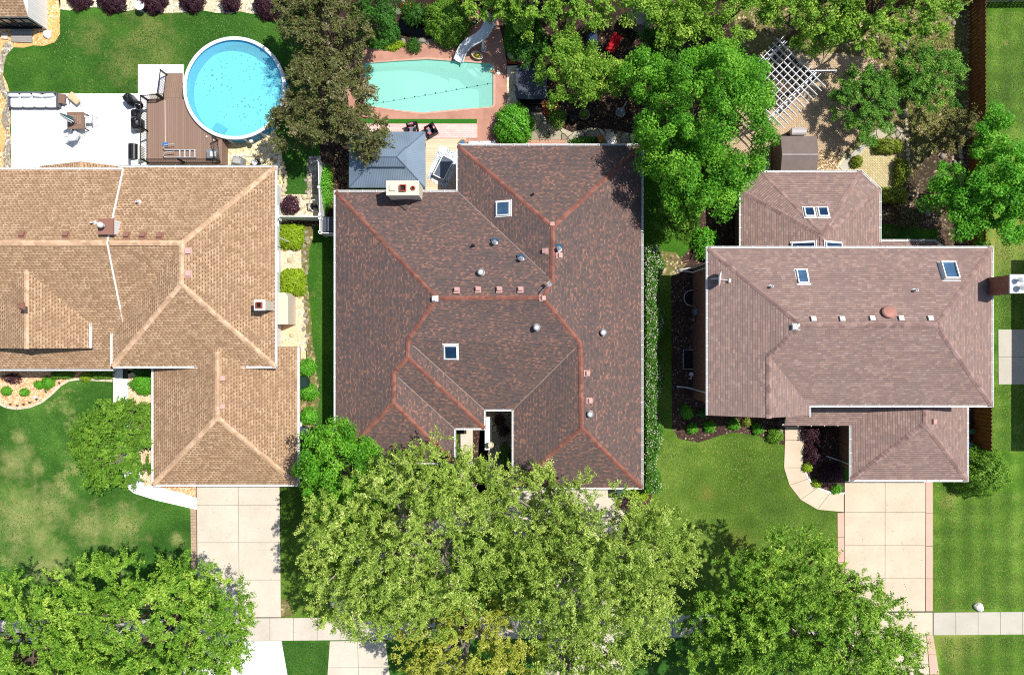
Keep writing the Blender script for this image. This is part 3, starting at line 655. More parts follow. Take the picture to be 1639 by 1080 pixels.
# low gable over the patio door
b0 = P(63, 266, 2.6); b1 = P(197, 267, 2.6); rz = 3.35; bm_ = P(129, 258, rz); bm_.y = b0.y + .12
roofmesh('roof', [[b0, bm_, Vector((bm_.x, nE.y - 1.5, rz)), Vector((b0.x, nE.y - 1.5, 2.6))], [bm_, b1, Vector((b1.x, nE.y - 1.5, 2.6)), Vector((bm_.x, nE.y - 1.5, rz))]], hA, [m_shA, m_ventb], th=.12)
caps([(ne, r1), (r1, r0 + Vector((0.2, 0, .05))), (r1, r2), (r2, se), (r2, sw_), (q0, q1), (d0, d1), (g1, gse), (g1, gsw), (g1, g0), (bm_, Vector((bm_.x, nE.y, rz)))], hA, m_capA, wd=.155, drop=.055)
gutter([([nE, nWl], 1), ([nw, ne], -1), ([ne, se], -1), ([P(181, 586, 3.8), P(322, 586, 3.8)], 1), ([P(375, 586, 3.8), se], 1), ([P(180, 586, 3.8), P(180, 536, 3.8)], -1),
        ([Vector((sE.x + 3.3, sE.y, 2.75)), Vector((wl, sE.y, 2.75))], -1), ([ge, P(142.5, 482, 4.0)], 1), ([gsw, gse], 1), ([gne, gse], -1), ([gsw, P(245.5, 590, 2.55)], -1)], hA)
# flashing along the step between the two blocks
fl = MB(); 
for a, b in ((nE, q0), (q0, Vector((q0.x, onSl(200, 495).y, SLz(onSl(200, 495).y) + .12)))):
    a = a + Vector((.03, 0, .012)); b = b + Vector((.03, 0, .012)); fl.add([a + Vector((-.035, 0, 0)), a + Vector((.035, 0, 0)), b + Vector((.035, 0, 0)), b + Vector((-.035, 0, 0)), a + Vector((.035, 0, -.1)), b + Vector((.035, 0, -.1))], [(0, 1, 2, 3), (1, 4, 5, 2)])
fl.build('flashing', m_white, hA)
wzA = 3.45
mainA = inset([(nw.x, nw.y), (ne.x, ne.y), (se.x, se.y), (sw_.x, sw_.y)], .5, .5, .75, .5)
walls(hA, [(mainA, 0, 3.62), ([(wl, nE.y - .5), (q0.x + .2, nE.y - .5), (q0.x + .2, sE.y + 1.2), (wl, sE.y + 1.2)], 0, 2.9)], m_siding)
walls(hA, [(inset([(gsw.x, yN), (gse.x, yN), (gse.x, gse.y), (gsw.x, gse.y)], .3, .0, .5, .5), 0, 2.4)], m_bkT)
ywall = gsw.y + .5
door(hA, ((P(315, 0).x + P(449, 0).x) / 2, ywall, 0), 4.9, 2.15, R(180), m_doorw, True)
windows(hA, [((mainA[1][0], nE.y - 2.4 - 3 * i, 1.7), 1.2, 1.1, R(-90)) for i in range(2)] + [((P(60 + 60 * i, 0).x, sE.y + 1.2, 1.5), 1.6, 1.2, R(180)) for i in range(2)] + [((P(90, 0).x, nE.y - .5, 1.1), 2.2, 1.9, 0)])
SLl = Plane(100, 590, 2.87, (0, 1), (r1.z - 2.75) / (r1.y - sE.y))
ANl = Plane(100, 268, 3.8 + .12, (0, -1), pA)
for px, py in ((36, 376), (106, 376)): fit('ventA', lambda: vent_proto(m_ventb, .32), ANl.frame(px, py), hA)
for px, py in ((203, 377), (229, 377), (256, 378)): fit('ventA', None, AN.frame(px, py), hA)
for px, py in ((300, 402), (300, 438)): fit('ventA2', lambda: vent_proto(m_vent, .32), AE.frame(px, py), hA)
for px, py in ((356, 605), (356, 650)): fit('ventA2', None, GE.frame(px, py), hA)
fit('ventA', None, DW.frame(36, 490), hA)
def pipeA(): 
    return pipe_proto(m_ventW, .07)
fit('pipeW', pipeA, ANl.upright(151, 357), hA); fit('pipeW', None, AN.upright(223, 324), hA); 
# chimneys
def chimney_box(parent, x0, y0, x1, y1, zb, zt, mat, capmat, flues, over=.05, name='chimney', capth=.1):
    b = MB(); cx, cy = (x0 + x1) / 2, (y0 + y1) / 2; sx, sy = abs(x1 - x0), abs(y1 - y0)
    b.box((cx, cy, (zb + zt) / 2), (sx, sy, zt - zb)); ch = b.build(name, mat, parent)
    MB().box((cx, cy, zt + capth / 2 + .001), (sx + over * 2, sy + over * 2, capth)).build('cap', capmat, ch)
    for (fx, fy, r, kind) in flues:
        f = MB(); z = zt + capth
        if kind == 'sq':
            t = .05
            for x, y, a, c in ((0, r, 2 * r + t, t), (0, -r, 2 * r + t, t), (r, 0, t, 2 * r - t), (-r, 0, t, 2 * r - t)): f.box((cx + fx + x, cy + fy + y, z + .1), (a, c, .2))
            f.build('flue', m_flue, ch); MB().box((cx + fx, cy + fy, z + .03), (2 * r - t, 2 * r - t, .04)).build('flue_fill', m_black, ch)  # black plate closes the square flue
        elif kind == 'blank': f.box((cx + fx, cy + fy, z + .06), (2 * r, 2 * r, .12), taper=.85); f.build('flue', capmat, ch)
        elif kind == 'rd':
            f.lathe((cx + fx, cy + fy, z), [(r + .04, 0), (r + .04, .05), (r, .08), (r * .8, .08), (r * .8, .01)], 20); f.build('flue', m_flue, ch); MB().cyl((cx + fx, cy + fy, z + .005), r * .78, .02).build('flue_fill', m_black, ch)  # black disc closes the round flue
        elif kind == 'ball':
            f.cyl((cx + fx, cy + fy, z), r * .5, .35); f.lathe((cx + fx, cy + fy, z + .3), [(r * .5, 0), (r, .08), (r * 1.05, .2), (r * .85, .33), (r * .4, .4), (.01, .42)], 18); f.build('flue', m_ventW, ch, smooth=True)
        elif kind == 'mush':
            f.cyl((cx + fx, cy + fy, z), r * .7, .3, 14); f.lathe((cx + fx, cy + fy, z + .3), [(r * 1.15, 0), (r * 1.2, .05), (.02, .16)], 16); f.build('flue', m_galv, ch)
    return ch
m_flue = simple('clay_flue', '9a4a35', .8)
a = P(158, 351, 6.1); b = P(180, 374, 6.1)
chimney_box(hA, a.x, a.y, b.x, b.y, 4.6, 6.0, m_siding, m_ventb, [(-.05, .02, .17, 'ball')], name='chimney')
a = P(408, 481, 5.6); b = P(423, 495.5, 5.6)
c = P(437, 490, 4.0)
chimney_box(hA, a.x, a.y, b.x, b.y, 3.2, 5.5, m_cream, m_white, [(0, .0, .16, 'sq')])
bb = MB(); q = [P(441, 468, 1.8), P(456, 468, 1.8), P(461, 474, 1.8), P(461, 519, 1.8), P(441, 519, 1.8)]; bb.prism(q, 0, 1.8); bb.build('bay', m_cream, hA)
# downpipes / small white fittings at the east eave
for y in (380, 575): t = P(446, y, 3); MB().tube([(t.x, t.y, 3.4), (t.x + .0, t.y, .1), (t.x + .3, t.y, .05)], .04, 6).build('downspout', m_white, hA)
# ================================================================== HOUSE B: dark red roof, middle
hB = thing('house', 'middle house with the dark red shingled roof and the cream chimney', 'house', P(780, 500))
pB = .46; zB = 3.0
BN1 = Plane(630, 307, zB, (0, -1), pB); BN2 = Plane(880, 233, zB, (0, -1), pB); BW = Plane(537, 500, zB, (1, 0), pB); BE = Plane(1027, 500, zB, (-1, 0), pB)
BS1 = Plane(800, 655, zB, (0, 1), pB); BWc = Plane(822, 700, zB, (1, 0), pB); BS2 = Plane(950, 780, zB, (0, 1), pB); BW2 = Plane(733, 270, zB, (1, 0), pB)
BE2 = Plane(775, 670, zB, (-1, 0), pB); BS3 = Plane(750, 685, zB, (0, 1), pB); BE3 = Plane(727, 710, zB, (-1, 0), pB); BS4 = Plane(630, 740, zB, (0, 1), pB)
E = lambda x, y: P(x, y, zB)
nw, nm, vN, nb, neB, seB = E(537, 307), E(733, 307), BN1.at(884, 449), E(733, 233), E(1027, 233), E(1027, 780)
pE, a1, pW = BE.at(868, 476), BE.at(885, 363), BW.at(699, 477); pW.z = (pW.z + pE.z) / 2; pE.z = pW.z
vN.z = BE.at(884, 449).z; a1.z = vN.z
h1, h2 = BE.at(929, 549), BE.at(931, 685); h2.z = h1.z
cE, cW, cE2 = E(822, 655), E(775, 655), E(775, 685)
k1, k2 = BW.at(653, 545), BW.at(653, 572); k3, k4 = BW.at(630, 597), BW.at(630, 645)
cw3, cw4, sw4 = E(727, 685), E(727, 740), E(537, 740); swc = E(822, 780)
roofmesh('roof', [[nw, nm, vN, pE, pW], [nb, neB, a1], [nb, a1, vN, nm], [neB, seB, h2, h1, pE, vN, a1], [cW, cE, h1, pE, pW, k1], [cE, swc, h2, h1], [swc, seB, h2],
                  [cW, k1, k2, cE2], [cE2, k2, k3, cw3], [cw3, k3, k4, cw4], [cw4, k4, sw4], [nw, pW, k1, k2, k3, k4, sw4]], hB, [m_shB, m_soffit])
caps([(nw, pW), (pW, pE), (pE, vN), (vN, a1), (a1, nb), (a1, neB), (pE, h1), (h1, h2), (h2, seB), (h2, swc), (pW, k1), (k1, k2), (k2, cE2), (k2, k3), (k3, k4), (k4, cw4), (k4, sw4)], hB, m_capB, wd=.135, drop=.058)
gutter([([sw4, nw], -1), ([nw, nm], -1), ([nm, nb], -1), ([nb, neB], -1), ([neB, seB], -1), ([seB, swc], -1), ([swc, cE], -1), ([cE, cW], -1), ([cW, cE2], -1), ([cE2, cw3], -1), ([cw3, cw4], -1), ([cw4, sw4], -1)], hB, w_=.11)
m_valley = simple('valley_metal', '96847a', .6)
for a, b in ((nm, vN), (cE, h1), (cW, k1), (cw3, k3)):
    a = a + Vector((0, 0, .012)); b = a + (b + Vector((0, 0, .012)) - a) * .93; d = (b - a).normalized(); s_ = Vector((d.y, -d.x, 0)).normalized() * .02
    MB().add([a - s_, a + s_, b + s_, b - s_], [(0, 1, 2, 3)]).build('valley_flashing', m_valley, hB)
I = .45
pB_ = [(nw.x + I, nw.y - I), (nm.x + I, nm.y - I), (nb.x + I, nb.y - I), (neB.x - I, neB.y - I), (seB.x - I, seB.y + I), (swc.x + I, swc.y + I), (cE.x + I, cE.y + I), (cW.x - I, cW.y + I), (cE2.x - I, cE2.y + I), (cw3.x - I, cw3.y + I), (cw4.x - I, cw4.y + I), (sw4.x + I, sw4.y + I)]
walls(hB, [(pB_, 0, 2.84)], m_bkB)
door(hB, ((P(905, 0).x + P(1000, 0).x) / 2 - 1.2, seB.y + I, 0), 4.9, 2.15, R(180), m_doorw, True); door(hB, (cW.x - .6 - 0.4, cE2.y + I, 0), 1.0, 2.1, R(180), simple('door_wood', '5b2f20', .5))
windows(hB, [((nw.x + I, nw.y - 3 - 4 * i, 1.5), 1.4, 1.2, R(90)) for i in range(4)] + [((neB.x - I, neB.y - 3 - 4.5 * i, 1.5), 1.4, 1.2, R(-90)) for i in range(4)] + [((nb.x + 3.0 + 3.2 * i, nb.y - I, 1.5), 1.8, 1.3, 0) for i in range(3)] + [((nw.x + 2.2, nw.y - I, 1.4), 1.8, 1.4, 0), ((sw4.x + 3.5, sw4.y + I, 1.5), 2.2, 1.4, R(180))])
a = P(619, 290, 5.1); b = P(670, 312, 5.1)
chimney_box(hB, a.x, a.y, b.x, b.y, .0, 5.0, m_cream, m_cream, [(-.62, -.02, .19, 'blank'), (.03, -.02, .17, 'sq'), (.62, -.02, .11, 'rd')], over=.03)
# roof cricket behind the chimney
ck = MB(); yb = b.y - .001; zc = BN1.at(645, 322).z
ck.add([(a.x + .15, yb, 3.38), (b.x - .1, yb, 3.38), ((a.x + b.x) / 2, yb, 3.66), ((a.x + b.x) / 2, yb - .7, 3.70)], [(0, 3, 2), (2, 3, 1)]); roofmesh('cricket', [[ck.v[0], ck.v[3], ck.v[2]], [ck.v[2], ck.v[3], ck.v[1]]] if False else [[Vector(ck.v[i]) for i in (0, 3, 2)], [Vector(ck.v[i]) for i in (2, 3, 1)]], hB, [m_shB, m_soffit], th=.02)
for pl, px, py in ((BN1, 731, 465), (BN1, 765, 464), (BN1, 799, 464), (BN1, 833, 464), (BW2, 873, 402), (BE, 895, 409), (BE, 939, 597), (BE, 943, 641), (BN2, 884, 361), (BE, 868, 477)):
    fit('ventB', lambda: vent_proto(m_vent, .27), pl.frame(px, py, .0), hB)
fit('ventBw', lambda: vent_proto(m_ventW, .27), BW.frame(697, 478), hB)
for pl, px, py in ((BN1, 770, 436), (BS1, 859, 524), (BE, 965, 532), (BE, 944, 662)): fit('turb', turbine_proto, pl.upright(px, py), hB)
def hood_proto():
    b = MB(); b.lathe((0, 0, -.06), [(.2, 0), (.19, .07), (.08, .1)], 18); b.cyl((0, 0, 0), .075, .4, 14); o = b.build('flue_vent', m_galv, None)
    MB().lathe((0, .0, .4), [(.13, 0), (.14, .05), (.02, .13)], 16).build('rain_cap', m_hoodg, o); 
    MB().add([(-.25, .1, .0), (.25, .1, .0), (.18, .3, .1), (-.18, .3, .1), (-.25, .1, .08), (.25, .1, .08), (.18, .3, .16), (-.18, .3, .16)], [(0, 1, 2, 3), (4, 7, 6, 5), (0, 4, 5, 1), (1, 5, 6, 2), (2, 6, 7, 3), (3, 7, 4, 0)]).build('storm_collar', m_skyg, o)
    return o
for pl, px, py in ((BN1, 792, 389), (BN1, 834, 415), (BE, 894, 399)): fit('hood', hood_proto, pl.upright(px, py), hB)
fit('pipeK', lambda: pipe_proto(m_black, .06), BN1.upright(757, 394), hB); fit('pipeK', None, BN2.upright(853, 312), hB)
fit('skyB1', lambda: skylight_proto(.86, .92, m_skyg), BW2.frame(806, 334), hB); fit('skyB2', lambda: skylight_proto(.80, .92, m_skyd), BS1.frame(722, 561, .16), hB)
an = MB(); f = BE.upright(873, 462); o_ = f.translation
an.tube([o_, o_ + Vector((.1, .1, .5))], .02, 6); an.tube([o_ + Vector((-.35, -.3, .3)), o_ + Vector((.25, .3, .52))], .03, 6); an.box(o_ + Vector((.2, .25, .5)), (.22, .3, .04), .6)
an.build('antenna', m_greym, hB)
# ================================================================== HOUSE C: pinkish roof, right
hC = thing('house', 'right house with the pinkish brown roof, satellite dish and brick chimney', 'house', P(1400, 520))
pC = .46; zC = 5.8; zL = 2.8
CN = Plane(1360, 397, zC, (0, -1), pC); CW = Plane(1133, 530, zC, (1, 0), pC); CE_ = Plane(1587.5, 520, zC, (-1, 0), pC); CS = Plane(1440, 649, zC, (0, 1), pC); CG = Plane(1295, 655, zC, (-1, 0), pC)
E = lambda x, y: P(x, y, zC)
nw, ne, se = E(1133, 398), E(1587.5, 397), E(1587.5, 648.5); nw.y = ne.y
rw, re = CW.at(1285, 521), CE_.at(1498, 518); re.z = rw.z; re.y = rw.y
g0 = CW.at(1231, 569); gs = Vector((g0.x, P(0, 664.5, zC).y, g0.z)); sw = Vector((nw.x, gs.y, zC)); ge2 = Vector((P(1295, 0, zC).x, gs.y, zC)); gv = Vector((ge2.x, se.y, zC))
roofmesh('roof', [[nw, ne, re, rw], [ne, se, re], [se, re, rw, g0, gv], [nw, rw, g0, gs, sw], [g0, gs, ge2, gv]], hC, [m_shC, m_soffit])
caps([(nw, rw), (rw, re), (re, ne), (re, se), (rw, g0), (g0, gs)], hC, m_capC, wd=.15, drop=.065)
gutter([([sw, nw], -1), ([nw, ne], -1), ([ne, se], -1), ([se, gv], -1), ([gv, ge2], -1)], hC, w_=.11)
E2 = lambda x, y: P(x, y, zL)
LW = Plane(1362.5, 720, zL, (1, 0), pC); LE = Plane(1548, 710, zL, (-1, 0), pC); LS = Plane(1450, 768, zL, (0, 1), pC); LP = Plane(1310, 681, zL, (0, 1), pC)
a_ = LE.at(1481, 678); a_.z = (a_.z + LW.at(1481, 678).z) / 2; yN2 = E2(0, 632).y; lsw, lse = E2(1362.5, 768), E2(1548, 768); at_ = Vector((a_.x, yN2, a_.z))
lpE = E2(1362.5, 681); vv = Vector((lpE.x + (yN2 - lpE.y), yN2, zL + pC * (yN2 - lpE.y))); lpW = E2(1256, 681)
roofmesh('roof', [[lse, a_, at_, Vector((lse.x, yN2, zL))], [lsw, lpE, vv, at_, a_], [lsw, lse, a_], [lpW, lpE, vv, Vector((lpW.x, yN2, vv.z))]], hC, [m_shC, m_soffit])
caps([(a_, at_), (a_, lsw), (a_, lse)], hC, m_capC, wd=.17, drop=.07)
gutter([([lpE, lpW], 1), ([lsw, lpE], -1), ([lse, lsw], -1), ([Vector((lse.x, yN2, zL)), lse], -1)], hC, w_=.11)
# octagonal rear wing
oc = [E2(1186, 425), E2(1186, 304), E2(1218, 276), E2(1378, 275), E2(1408, 303), E2(1408, 425)]
ON = Plane(1300, 275.5, zL, (0, -1), pC); OE = Plane(1408, 350, zL, (-1, 0), pC); OW = Plane(1186, 350, zL, (1, 0), pC)
ap = ON.at(1308, 377); ap.x = (oc[0].x + oc[5].x) / 2; ap2 = Vector((ap.x, oc[0].y, ap.z))
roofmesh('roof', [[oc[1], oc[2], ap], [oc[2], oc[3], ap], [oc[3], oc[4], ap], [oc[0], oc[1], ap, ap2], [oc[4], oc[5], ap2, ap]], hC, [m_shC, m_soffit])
caps([(ap, oc[1]), (ap, oc[2]), (ap, oc[3]), (ap, oc[4]), (ap, ap2)], hC, m_capC, wd=.18, drop=.07)
lt = [E2(1410, 385.5), E2(1497, 385.5), E2(1514, 400), E2(1514, 425), E2(1410, 425)]
for i, z in ((0, 2.7), (1, 2.7), (2, 2.85), (3, 3.2), (4, 3.2)): lt[i].z = z
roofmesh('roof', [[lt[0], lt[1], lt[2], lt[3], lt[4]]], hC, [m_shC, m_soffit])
gutter([([oc[0], oc[1], oc[2], oc[3], oc[4], P(1408, 385, zL)], -1), ([lt[0], lt[1], lt[2]], -1)], hC, w_=.11)
J = .55
bigC = [(nw.x + .5, nw.y - J), (ne.x - J, ne.y - J), (se.x - J, se.y + J), (gv.x - J, se.y + J), (ge2.x - J, ge2.y + J), (nw.x + .5, sw.y + J)]
walls(hC, [(bigC, 0, 3.0)], m_bkC); walls(hC, [([(x + (.02 if x > 20 else -.02), y) for x, y in bigC], 3.0, 5.66)], m_siding if False else m_bkC)
oi = [(p.x + dx, p.y + dy) for p, dx, dy in zip(oc, (.45, .45, .2, -.2, -.45, -.45), (0, -.2, -.45, -.45, -.2, 0))]
walls(hC, [(oi, 0, 2.66)], m_bkC)
walls(hC, [([(lsw.x + .45, lsw.y + .45), (lse.x - .45, lsw.y + .45), (lse.x - .45, yN2), (lsw.x + .45, yN2)], 0, 2.66), ([(lt[0].x - .1, lt[0].y - .45), (lt[1].x - .3, lt[1].y - .45), (lt[2].x - .4, lt[3].y), (lt[0].x - .1, lt[3].y)], 0, 2.6)], m_bkC)
gm = MB(); x0, x1, yy = bigC[5][0], ge2.x - J, ge2.y + J; gm.add([(x0, yy, 5.6), (x1, yy, 5.6), (g0.x, yy, g0.z - .15), (x0, yy + .1, 5.6), (x1, yy + .1, 5.6), (g0.x, yy + .1, g0.z - .15)], [(0, 1, 2), (5, 4, 3), (0, 2, 5, 3), (1, 4, 5, 2), (0, 3, 4, 1)]); gm.build('gable_end', m_bkC, hC)
door(hC, ((P(1351, 0).x + P(1481, 0).x) / 2 + .1, lsw.y + .45, 0), 4.9, 2.15, R(180), m_doorw, True); door(hC, (P(1272, 0).x, se.y + J, 0), 1.0, 2.1, R(180), simple('door_dark', '3c2a22', .5))
windows(hC, [((se.x - J, se.y + 2.5 + 3.5 * i, z), 1.2, 1.3, R(-90)) for i in range(2) for z in (1.6, 4.4)] + [((gv.x + 1.6 + 2.7 * i, se.y + J, 4.5), 1.5, 1.2, R(180)) for i in range(3)] + [((nw.x + 3 + 3.4 * i, nw.y - J, 4.5), 1.4, 1.2, 0) for i in range(5)] + [((ap.x, oi[2][1], 1.3), 2.4, 1.9, 0)])
for px, py in ((1301, 512), (1347, 512), (1395, 511), (1441, 511), (1488, 511)): fit('ventC', lambda: vent_proto(m_ventW, .30), CN.frame(px, py), hC)
fit('ventC', None, CW.frame(1274, 523), hC); fit('ventA2', None, LE.frame(1493, 674), hC)
m0 = CN.frame(1421, 502); MB().lathe((0, 0, 0), [(.36, 0), (.30, .04), (.26, .12), (.40, .14), (.42, .2), (.36, .26), (.1, .3), (.01, .3)], 28)
rv = MB().lathe((0, 0, 0), [(.36, 0), (.30, .04), (.26, .12), (.40, .14), (.42, .2), (.36, .26), (.1, .3), (.01, .3)], 28, sx=1, sy=.85).build('attic_fan', simple('fan_pink', 'a87468', .55), None, smooth=False); at_frame(rv, m0, hC)
fit('pipeW', None, CN.upright(1233, 459), hC); fit('pipeW', None, CN.upright(1463, 465), hC)
fit('skyC1', lambda: skylight_proto(.62, .92, m_skyg), CN.frame(1284, 443), hC); fit('skyC2', lambda: skylight_proto(.86, 1.12, m_skyg, .3), CN.frame(1518, 435), hC)
for px, py in ((1295, 340), (1317, 340)): fit('skyC3', lambda: skylight_proto(.62, .68, m_skyd), ON.frame(px, py), hC)
fit('skyC4', lambda: skylight_proto(1.0, 1.35, m_skyd), OW.frame(1286, 401), hC); fit('skyC4', None, OE.frame(1333, 401), hC)
# chimney at the east wall, leaning only by perspective
x0 = P(1617.5, 0, 8.0).x; x1 = x0 + 1.0; y0 = P(0, 440, 8.0).y; y1 = P(0, 468.5, 8.0).y
chimney_box(hC, x0, y0, x1, y1, 0, 7.9, m_bkC, m_white, [(-.12, .2, .14, 'mush'), (-.02, -.22, .16, 'mush')], over=.03)
# satellite dish on the west slope
f = CW.upright(1138, 447); o_ = f.translation
sd = MB(); sd.tube([o_, o_ + Vector((.02, 0, .45)), o_ + Vector((.2, 0, .62))], .03, 8); m_d = Matrix.Translation(o_ + Vector((.28, 0, .66))) @ Matrix.Rotation(R(-8), 4, 'Z') @ Matrix.Rotation(R(72), 4, 'Y')
dish = sd.build('satellite_dish', m_ventW, hC)
MB().lathe((0, 0, 0), [(.05, -.02), (.3, .02), (.43, .1), (.45, .1), (.3, .0), (.05, -.05)], 28, m=m_d).build('reflector', m_ventW, dish, smooth=True)
ar = MB(); e_ = o_ + Vector((.95, -.12, .55)); ar.tube([o_ + Vector((.25, 0, .45)), e_], .02, 6); ar.box(e_, (.1, .22, .1), R(-10)); ar.build('feed_arm', m_ventW, dish)
# downspouts, meter and pipes on the west wall
wx = bigC[0][0]
for y, zt in ((424, 5.6), (632, 5.6)):
    t = P(1133, y, 5.6); yb = t.y
    MB().tube([(t.x - .05, yb, 5.55), (wx - .08, yb, 5.1), (wx - .08, yb, .5), (wx - .5, yb + .1, .15), (wx - 1.1, yb + .15, .1)], .05, 8).build('downspout', m_ventW, hC)
t = P(1133, 416, 5.6); mb = MB().tube([(t.x - .05, t.y, 5.55), (wx - .1, t.y, 5.0), (wx - .1, t.y, .6), (wx - .9, t.y - .1, .35)], .05, 8); mb.build('downspout', m_ventW, hC); mb = MB()
t = P(1364, 747, 2.7); mb.tube([(t.x, t.y, 2.65), (lsw.x + .38, t.y, 2.3), (lsw.x + .38, t.y, .3), (lsw.x - .5, t.y + .3, .12)], .04, 8)
mb.build('downspout', m_ventW, hC)
ut = MB(); ut.box((wx - .15, P(0, 500).y, 1.3), (.22, .4, .5)); ut.box((wx - .2, P(0, 512).y, .9), (.12, .18, .3)); ut.tube([(wx - .12, P(0, 500).y, .1), (wx - .12, P(0, 500).y, 1.1)], .03, 6)
ut.build('electric_meter', m_greym, hC)
gmt = MB(); y_ = P(0, 598).y; gmt.cyl((wx - .25, y_, .5), .13, .25, 14); gmt.tube([(wx - .25, y_, 0), (wx - .25, y_, .5)], .03, 6); gmt.tube([(wx - .25, y_, .7), (wx - .3, y_ - .3, .8), (wx - .3, y_ - .3, .1)], .03, 6); gmt.build('gas_meter', m_ventW, hC)
for y, hh in ((477, .75), (575, 1.2)):
    mb = MB(); yb = P(0, y).y; pts = [(wx - .0, yb + hh / 1.4, .12), (wx - .35, yb + hh / 1.6, .12), (wx - .55, yb + hh / 3, .12), (wx - .6, yb, .12), (wx - .55, yb - hh / 3, .12), (wx - .35, yb - hh / 1.6, .12), (wx, yb - hh / 1.4, .12)] if y == 477 else [(wx, yb + .65, .12), (wx - .65, yb + .65, .12), (wx - .65, yb - .65, .12), (wx, yb - .65, .12)]
    mb.tube(pts, .035, 6); wwl = mb.build('window_well', m_galv, hC); MB().prism([(p[0], p[1]) for p in pts], .012, .05).build('well_cover', m_black, wwl)
# ================================================================== neighbour's house just outside the frame on the right; its shade falls on the lawn
hD = thing('house', 'two storey neighbouring house beyond the right edge of the photograph', 'house', P(2150, 560))
xa, xb = P(1621, 0).x + .50 * 5.8 , P(1621, 0).x + 14; ya = P(0, 420).y + .22 * 5.8; yb = P(0, 722).y + .22 * 5.8
zz = 7.6; q = [Vector((xa, ya, 5.8)), Vector((xb, ya, 5.8)), Vector((xb, yb, 5.8)), Vector((xa, yb, 5.8))]; ym = (ya + yb) / 2; ra, rb = Vector((xa + 4.5, ym, zz)), Vector((xb - 4.5, ym, zz))
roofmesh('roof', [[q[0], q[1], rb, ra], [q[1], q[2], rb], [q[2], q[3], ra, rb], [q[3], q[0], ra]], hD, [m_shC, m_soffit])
walls(hD, [([(xa + .5, ya - .5), (xb - .5, ya - .5), (xb - .5, yb + .5), (xa + .5, yb + .5)], 0, 5.65)], m_siding); gutter([([q[3], q[0]], -1), ([q[0], q[1]], -1)], hD)
windows(hD, [((xa + .5, ya - 2.5 - 3 * i, z), 1.2, 1.3, R(90)) for i in range(3) for z in (1.6, 4.4)])
# ================================================================== water, pools
def watermat(name, tint, rough=.03, milk=None, amt=.0):
    g = N(name); co = g.co(); tr = g.n('ShaderNodeBsdfTransparent'); tr.inputs[0].default_value = lin(tint); gl = g.n('ShaderNodeBsdfGlossy'); gl.inputs['Roughness'].default_value = rough
    bp = g.n('ShaderNodeBump'); bp.inputs['Strength'].default_value = .25; bp.inputs['Distance'].default_value = .03; g.l(g.noise(1.6, 4, .6, co, .5), bp.inputs['Height']); g.l(bp.outputs[0], gl.inputs['Normal'])
    df = g.n('ShaderNodeBsdfDiffuse'); df.inputs[0].default_value = lin(milk or 'ffffff'); mk = g.n('ShaderNodeMixShader'); mk.inputs[0].default_value = amt; g.l(tr.outputs[0], mk.inputs[1]); g.l(df.outputs[0], mk.inputs[2]); fr = g.n('ShaderNodeFresnel'); fr.inputs['IOR'].default_value = 1.33; mx = g.n('ShaderNodeMixShader'); g.l(fr.outputs[0], mx.inputs[0]); g.l(mk.outputs[0], mx.inputs[1]); g.l(gl.outputs[0], mx.inputs[2]); g.l(mx.outputs[0], g.out.inputs[0])
    return g.m
def liner(name, c1, c2, debris=0.0):
    g = N(name); co = g.co(); c = g.mix(g.mr(g.noise(.35, 4, .5, co), .3, .7), lin(c1), lin(c2))
    if debris:
        v = g.n('ShaderNodeTexVoronoi', voronoi_dimensions='2D'); v.inputs['Scale'].default_value = 2.6; v.inputs['Randomness'].default_value = 1; g.l(co, v.inputs['Vector'])
        th = g.mr(g.noise(.55, 3, .6, co), .38, .70, .02, debris); c = g.mix(g.math('LESS_THAN', v.outputs['Distance'], th), c, lin('2f6f78'))
        v2 = g.n('ShaderNodeTexVoronoi', voronoi_dimensions='2D'); v2.inputs['Scale'].default_value = 7.5; g.l(co, v2.inputs['Vector'])
        th2 = g.mr(g.noise(.7, 3, .6, co), .5, .75, 0, debris * .9); c = g.mix(g.math('LESS_THAN', v2.outputs['Distance'], th2), c, lin('4a8f98'))
    g.base(c, .5); return g.m
m_waterR = watermat('pool_water', 'e4f9fd', milk='98eaf6', amt=.2); m_waterG = watermat('turquoise_water', 'dff7f1', milk='9ee0d2', amt=.6); m_pondw = watermat('pond_water', '5a4a30')
m_linerR = liner('blue_liner', '9fe6ee', 'b4f2f6', .22); m_linerG = liner('turquoise_liner', '93dccb', 'b6eade')
m_linerS = simple('pale_blue_wall', '3f9ed0', .5, var=.08)
c = P(375, 141, 1.32); rP = M_(82, 1.32)
rp = thing('round_pool', 'round above-ground swimming pool with a white rim and bright blue water', 'swimming pool', (c.x, c.y, 0))
rp_wall = MB(); n = 72
rp_wall.lathe((c.x, c.y, 0), [(rP - .12, 0), (rP - .12, 1.26)], n); rp_wall.f = rp_wall.f[:-2]; rp_wall.uv = rp_wall.uv[:-2]; rp_wall.mi = rp_wall.mi[:-2]
b0_ = len(rp_wall.v); rp_wall.lathe((c.x, c.y, 0), [(rP - .17, 1.26), (rP - .17, .03)], n); rp_wall.f = rp_wall.f[:-2]; rp_wall.uv = rp_wall.uv[:-2]; rp_wall.mi = rp_wall.mi[:-2]
rp_wall.build('wall', m_linerS, rp)
ps = MB(); pg = simple('pool_post_white', 'c4c9cc', .5)
for i in range(18):
    t = 2 * math.pi * i / 18; p_ = MB(); p_.box((c.x + (rP - .06) * math.cos(t), c.y + (rP - .06) * math.sin(t), .63), (.1, .18, 1.26), t); p_.build('upright', pg, rp)
rim = MB(); prof = [(rP - .2, 1.27), (rP - .2, 1.31), (rP - .14, 1.34), (rP - .02, 1.34), (rP + .02, 1.31), (rP + .02, 1.27)]
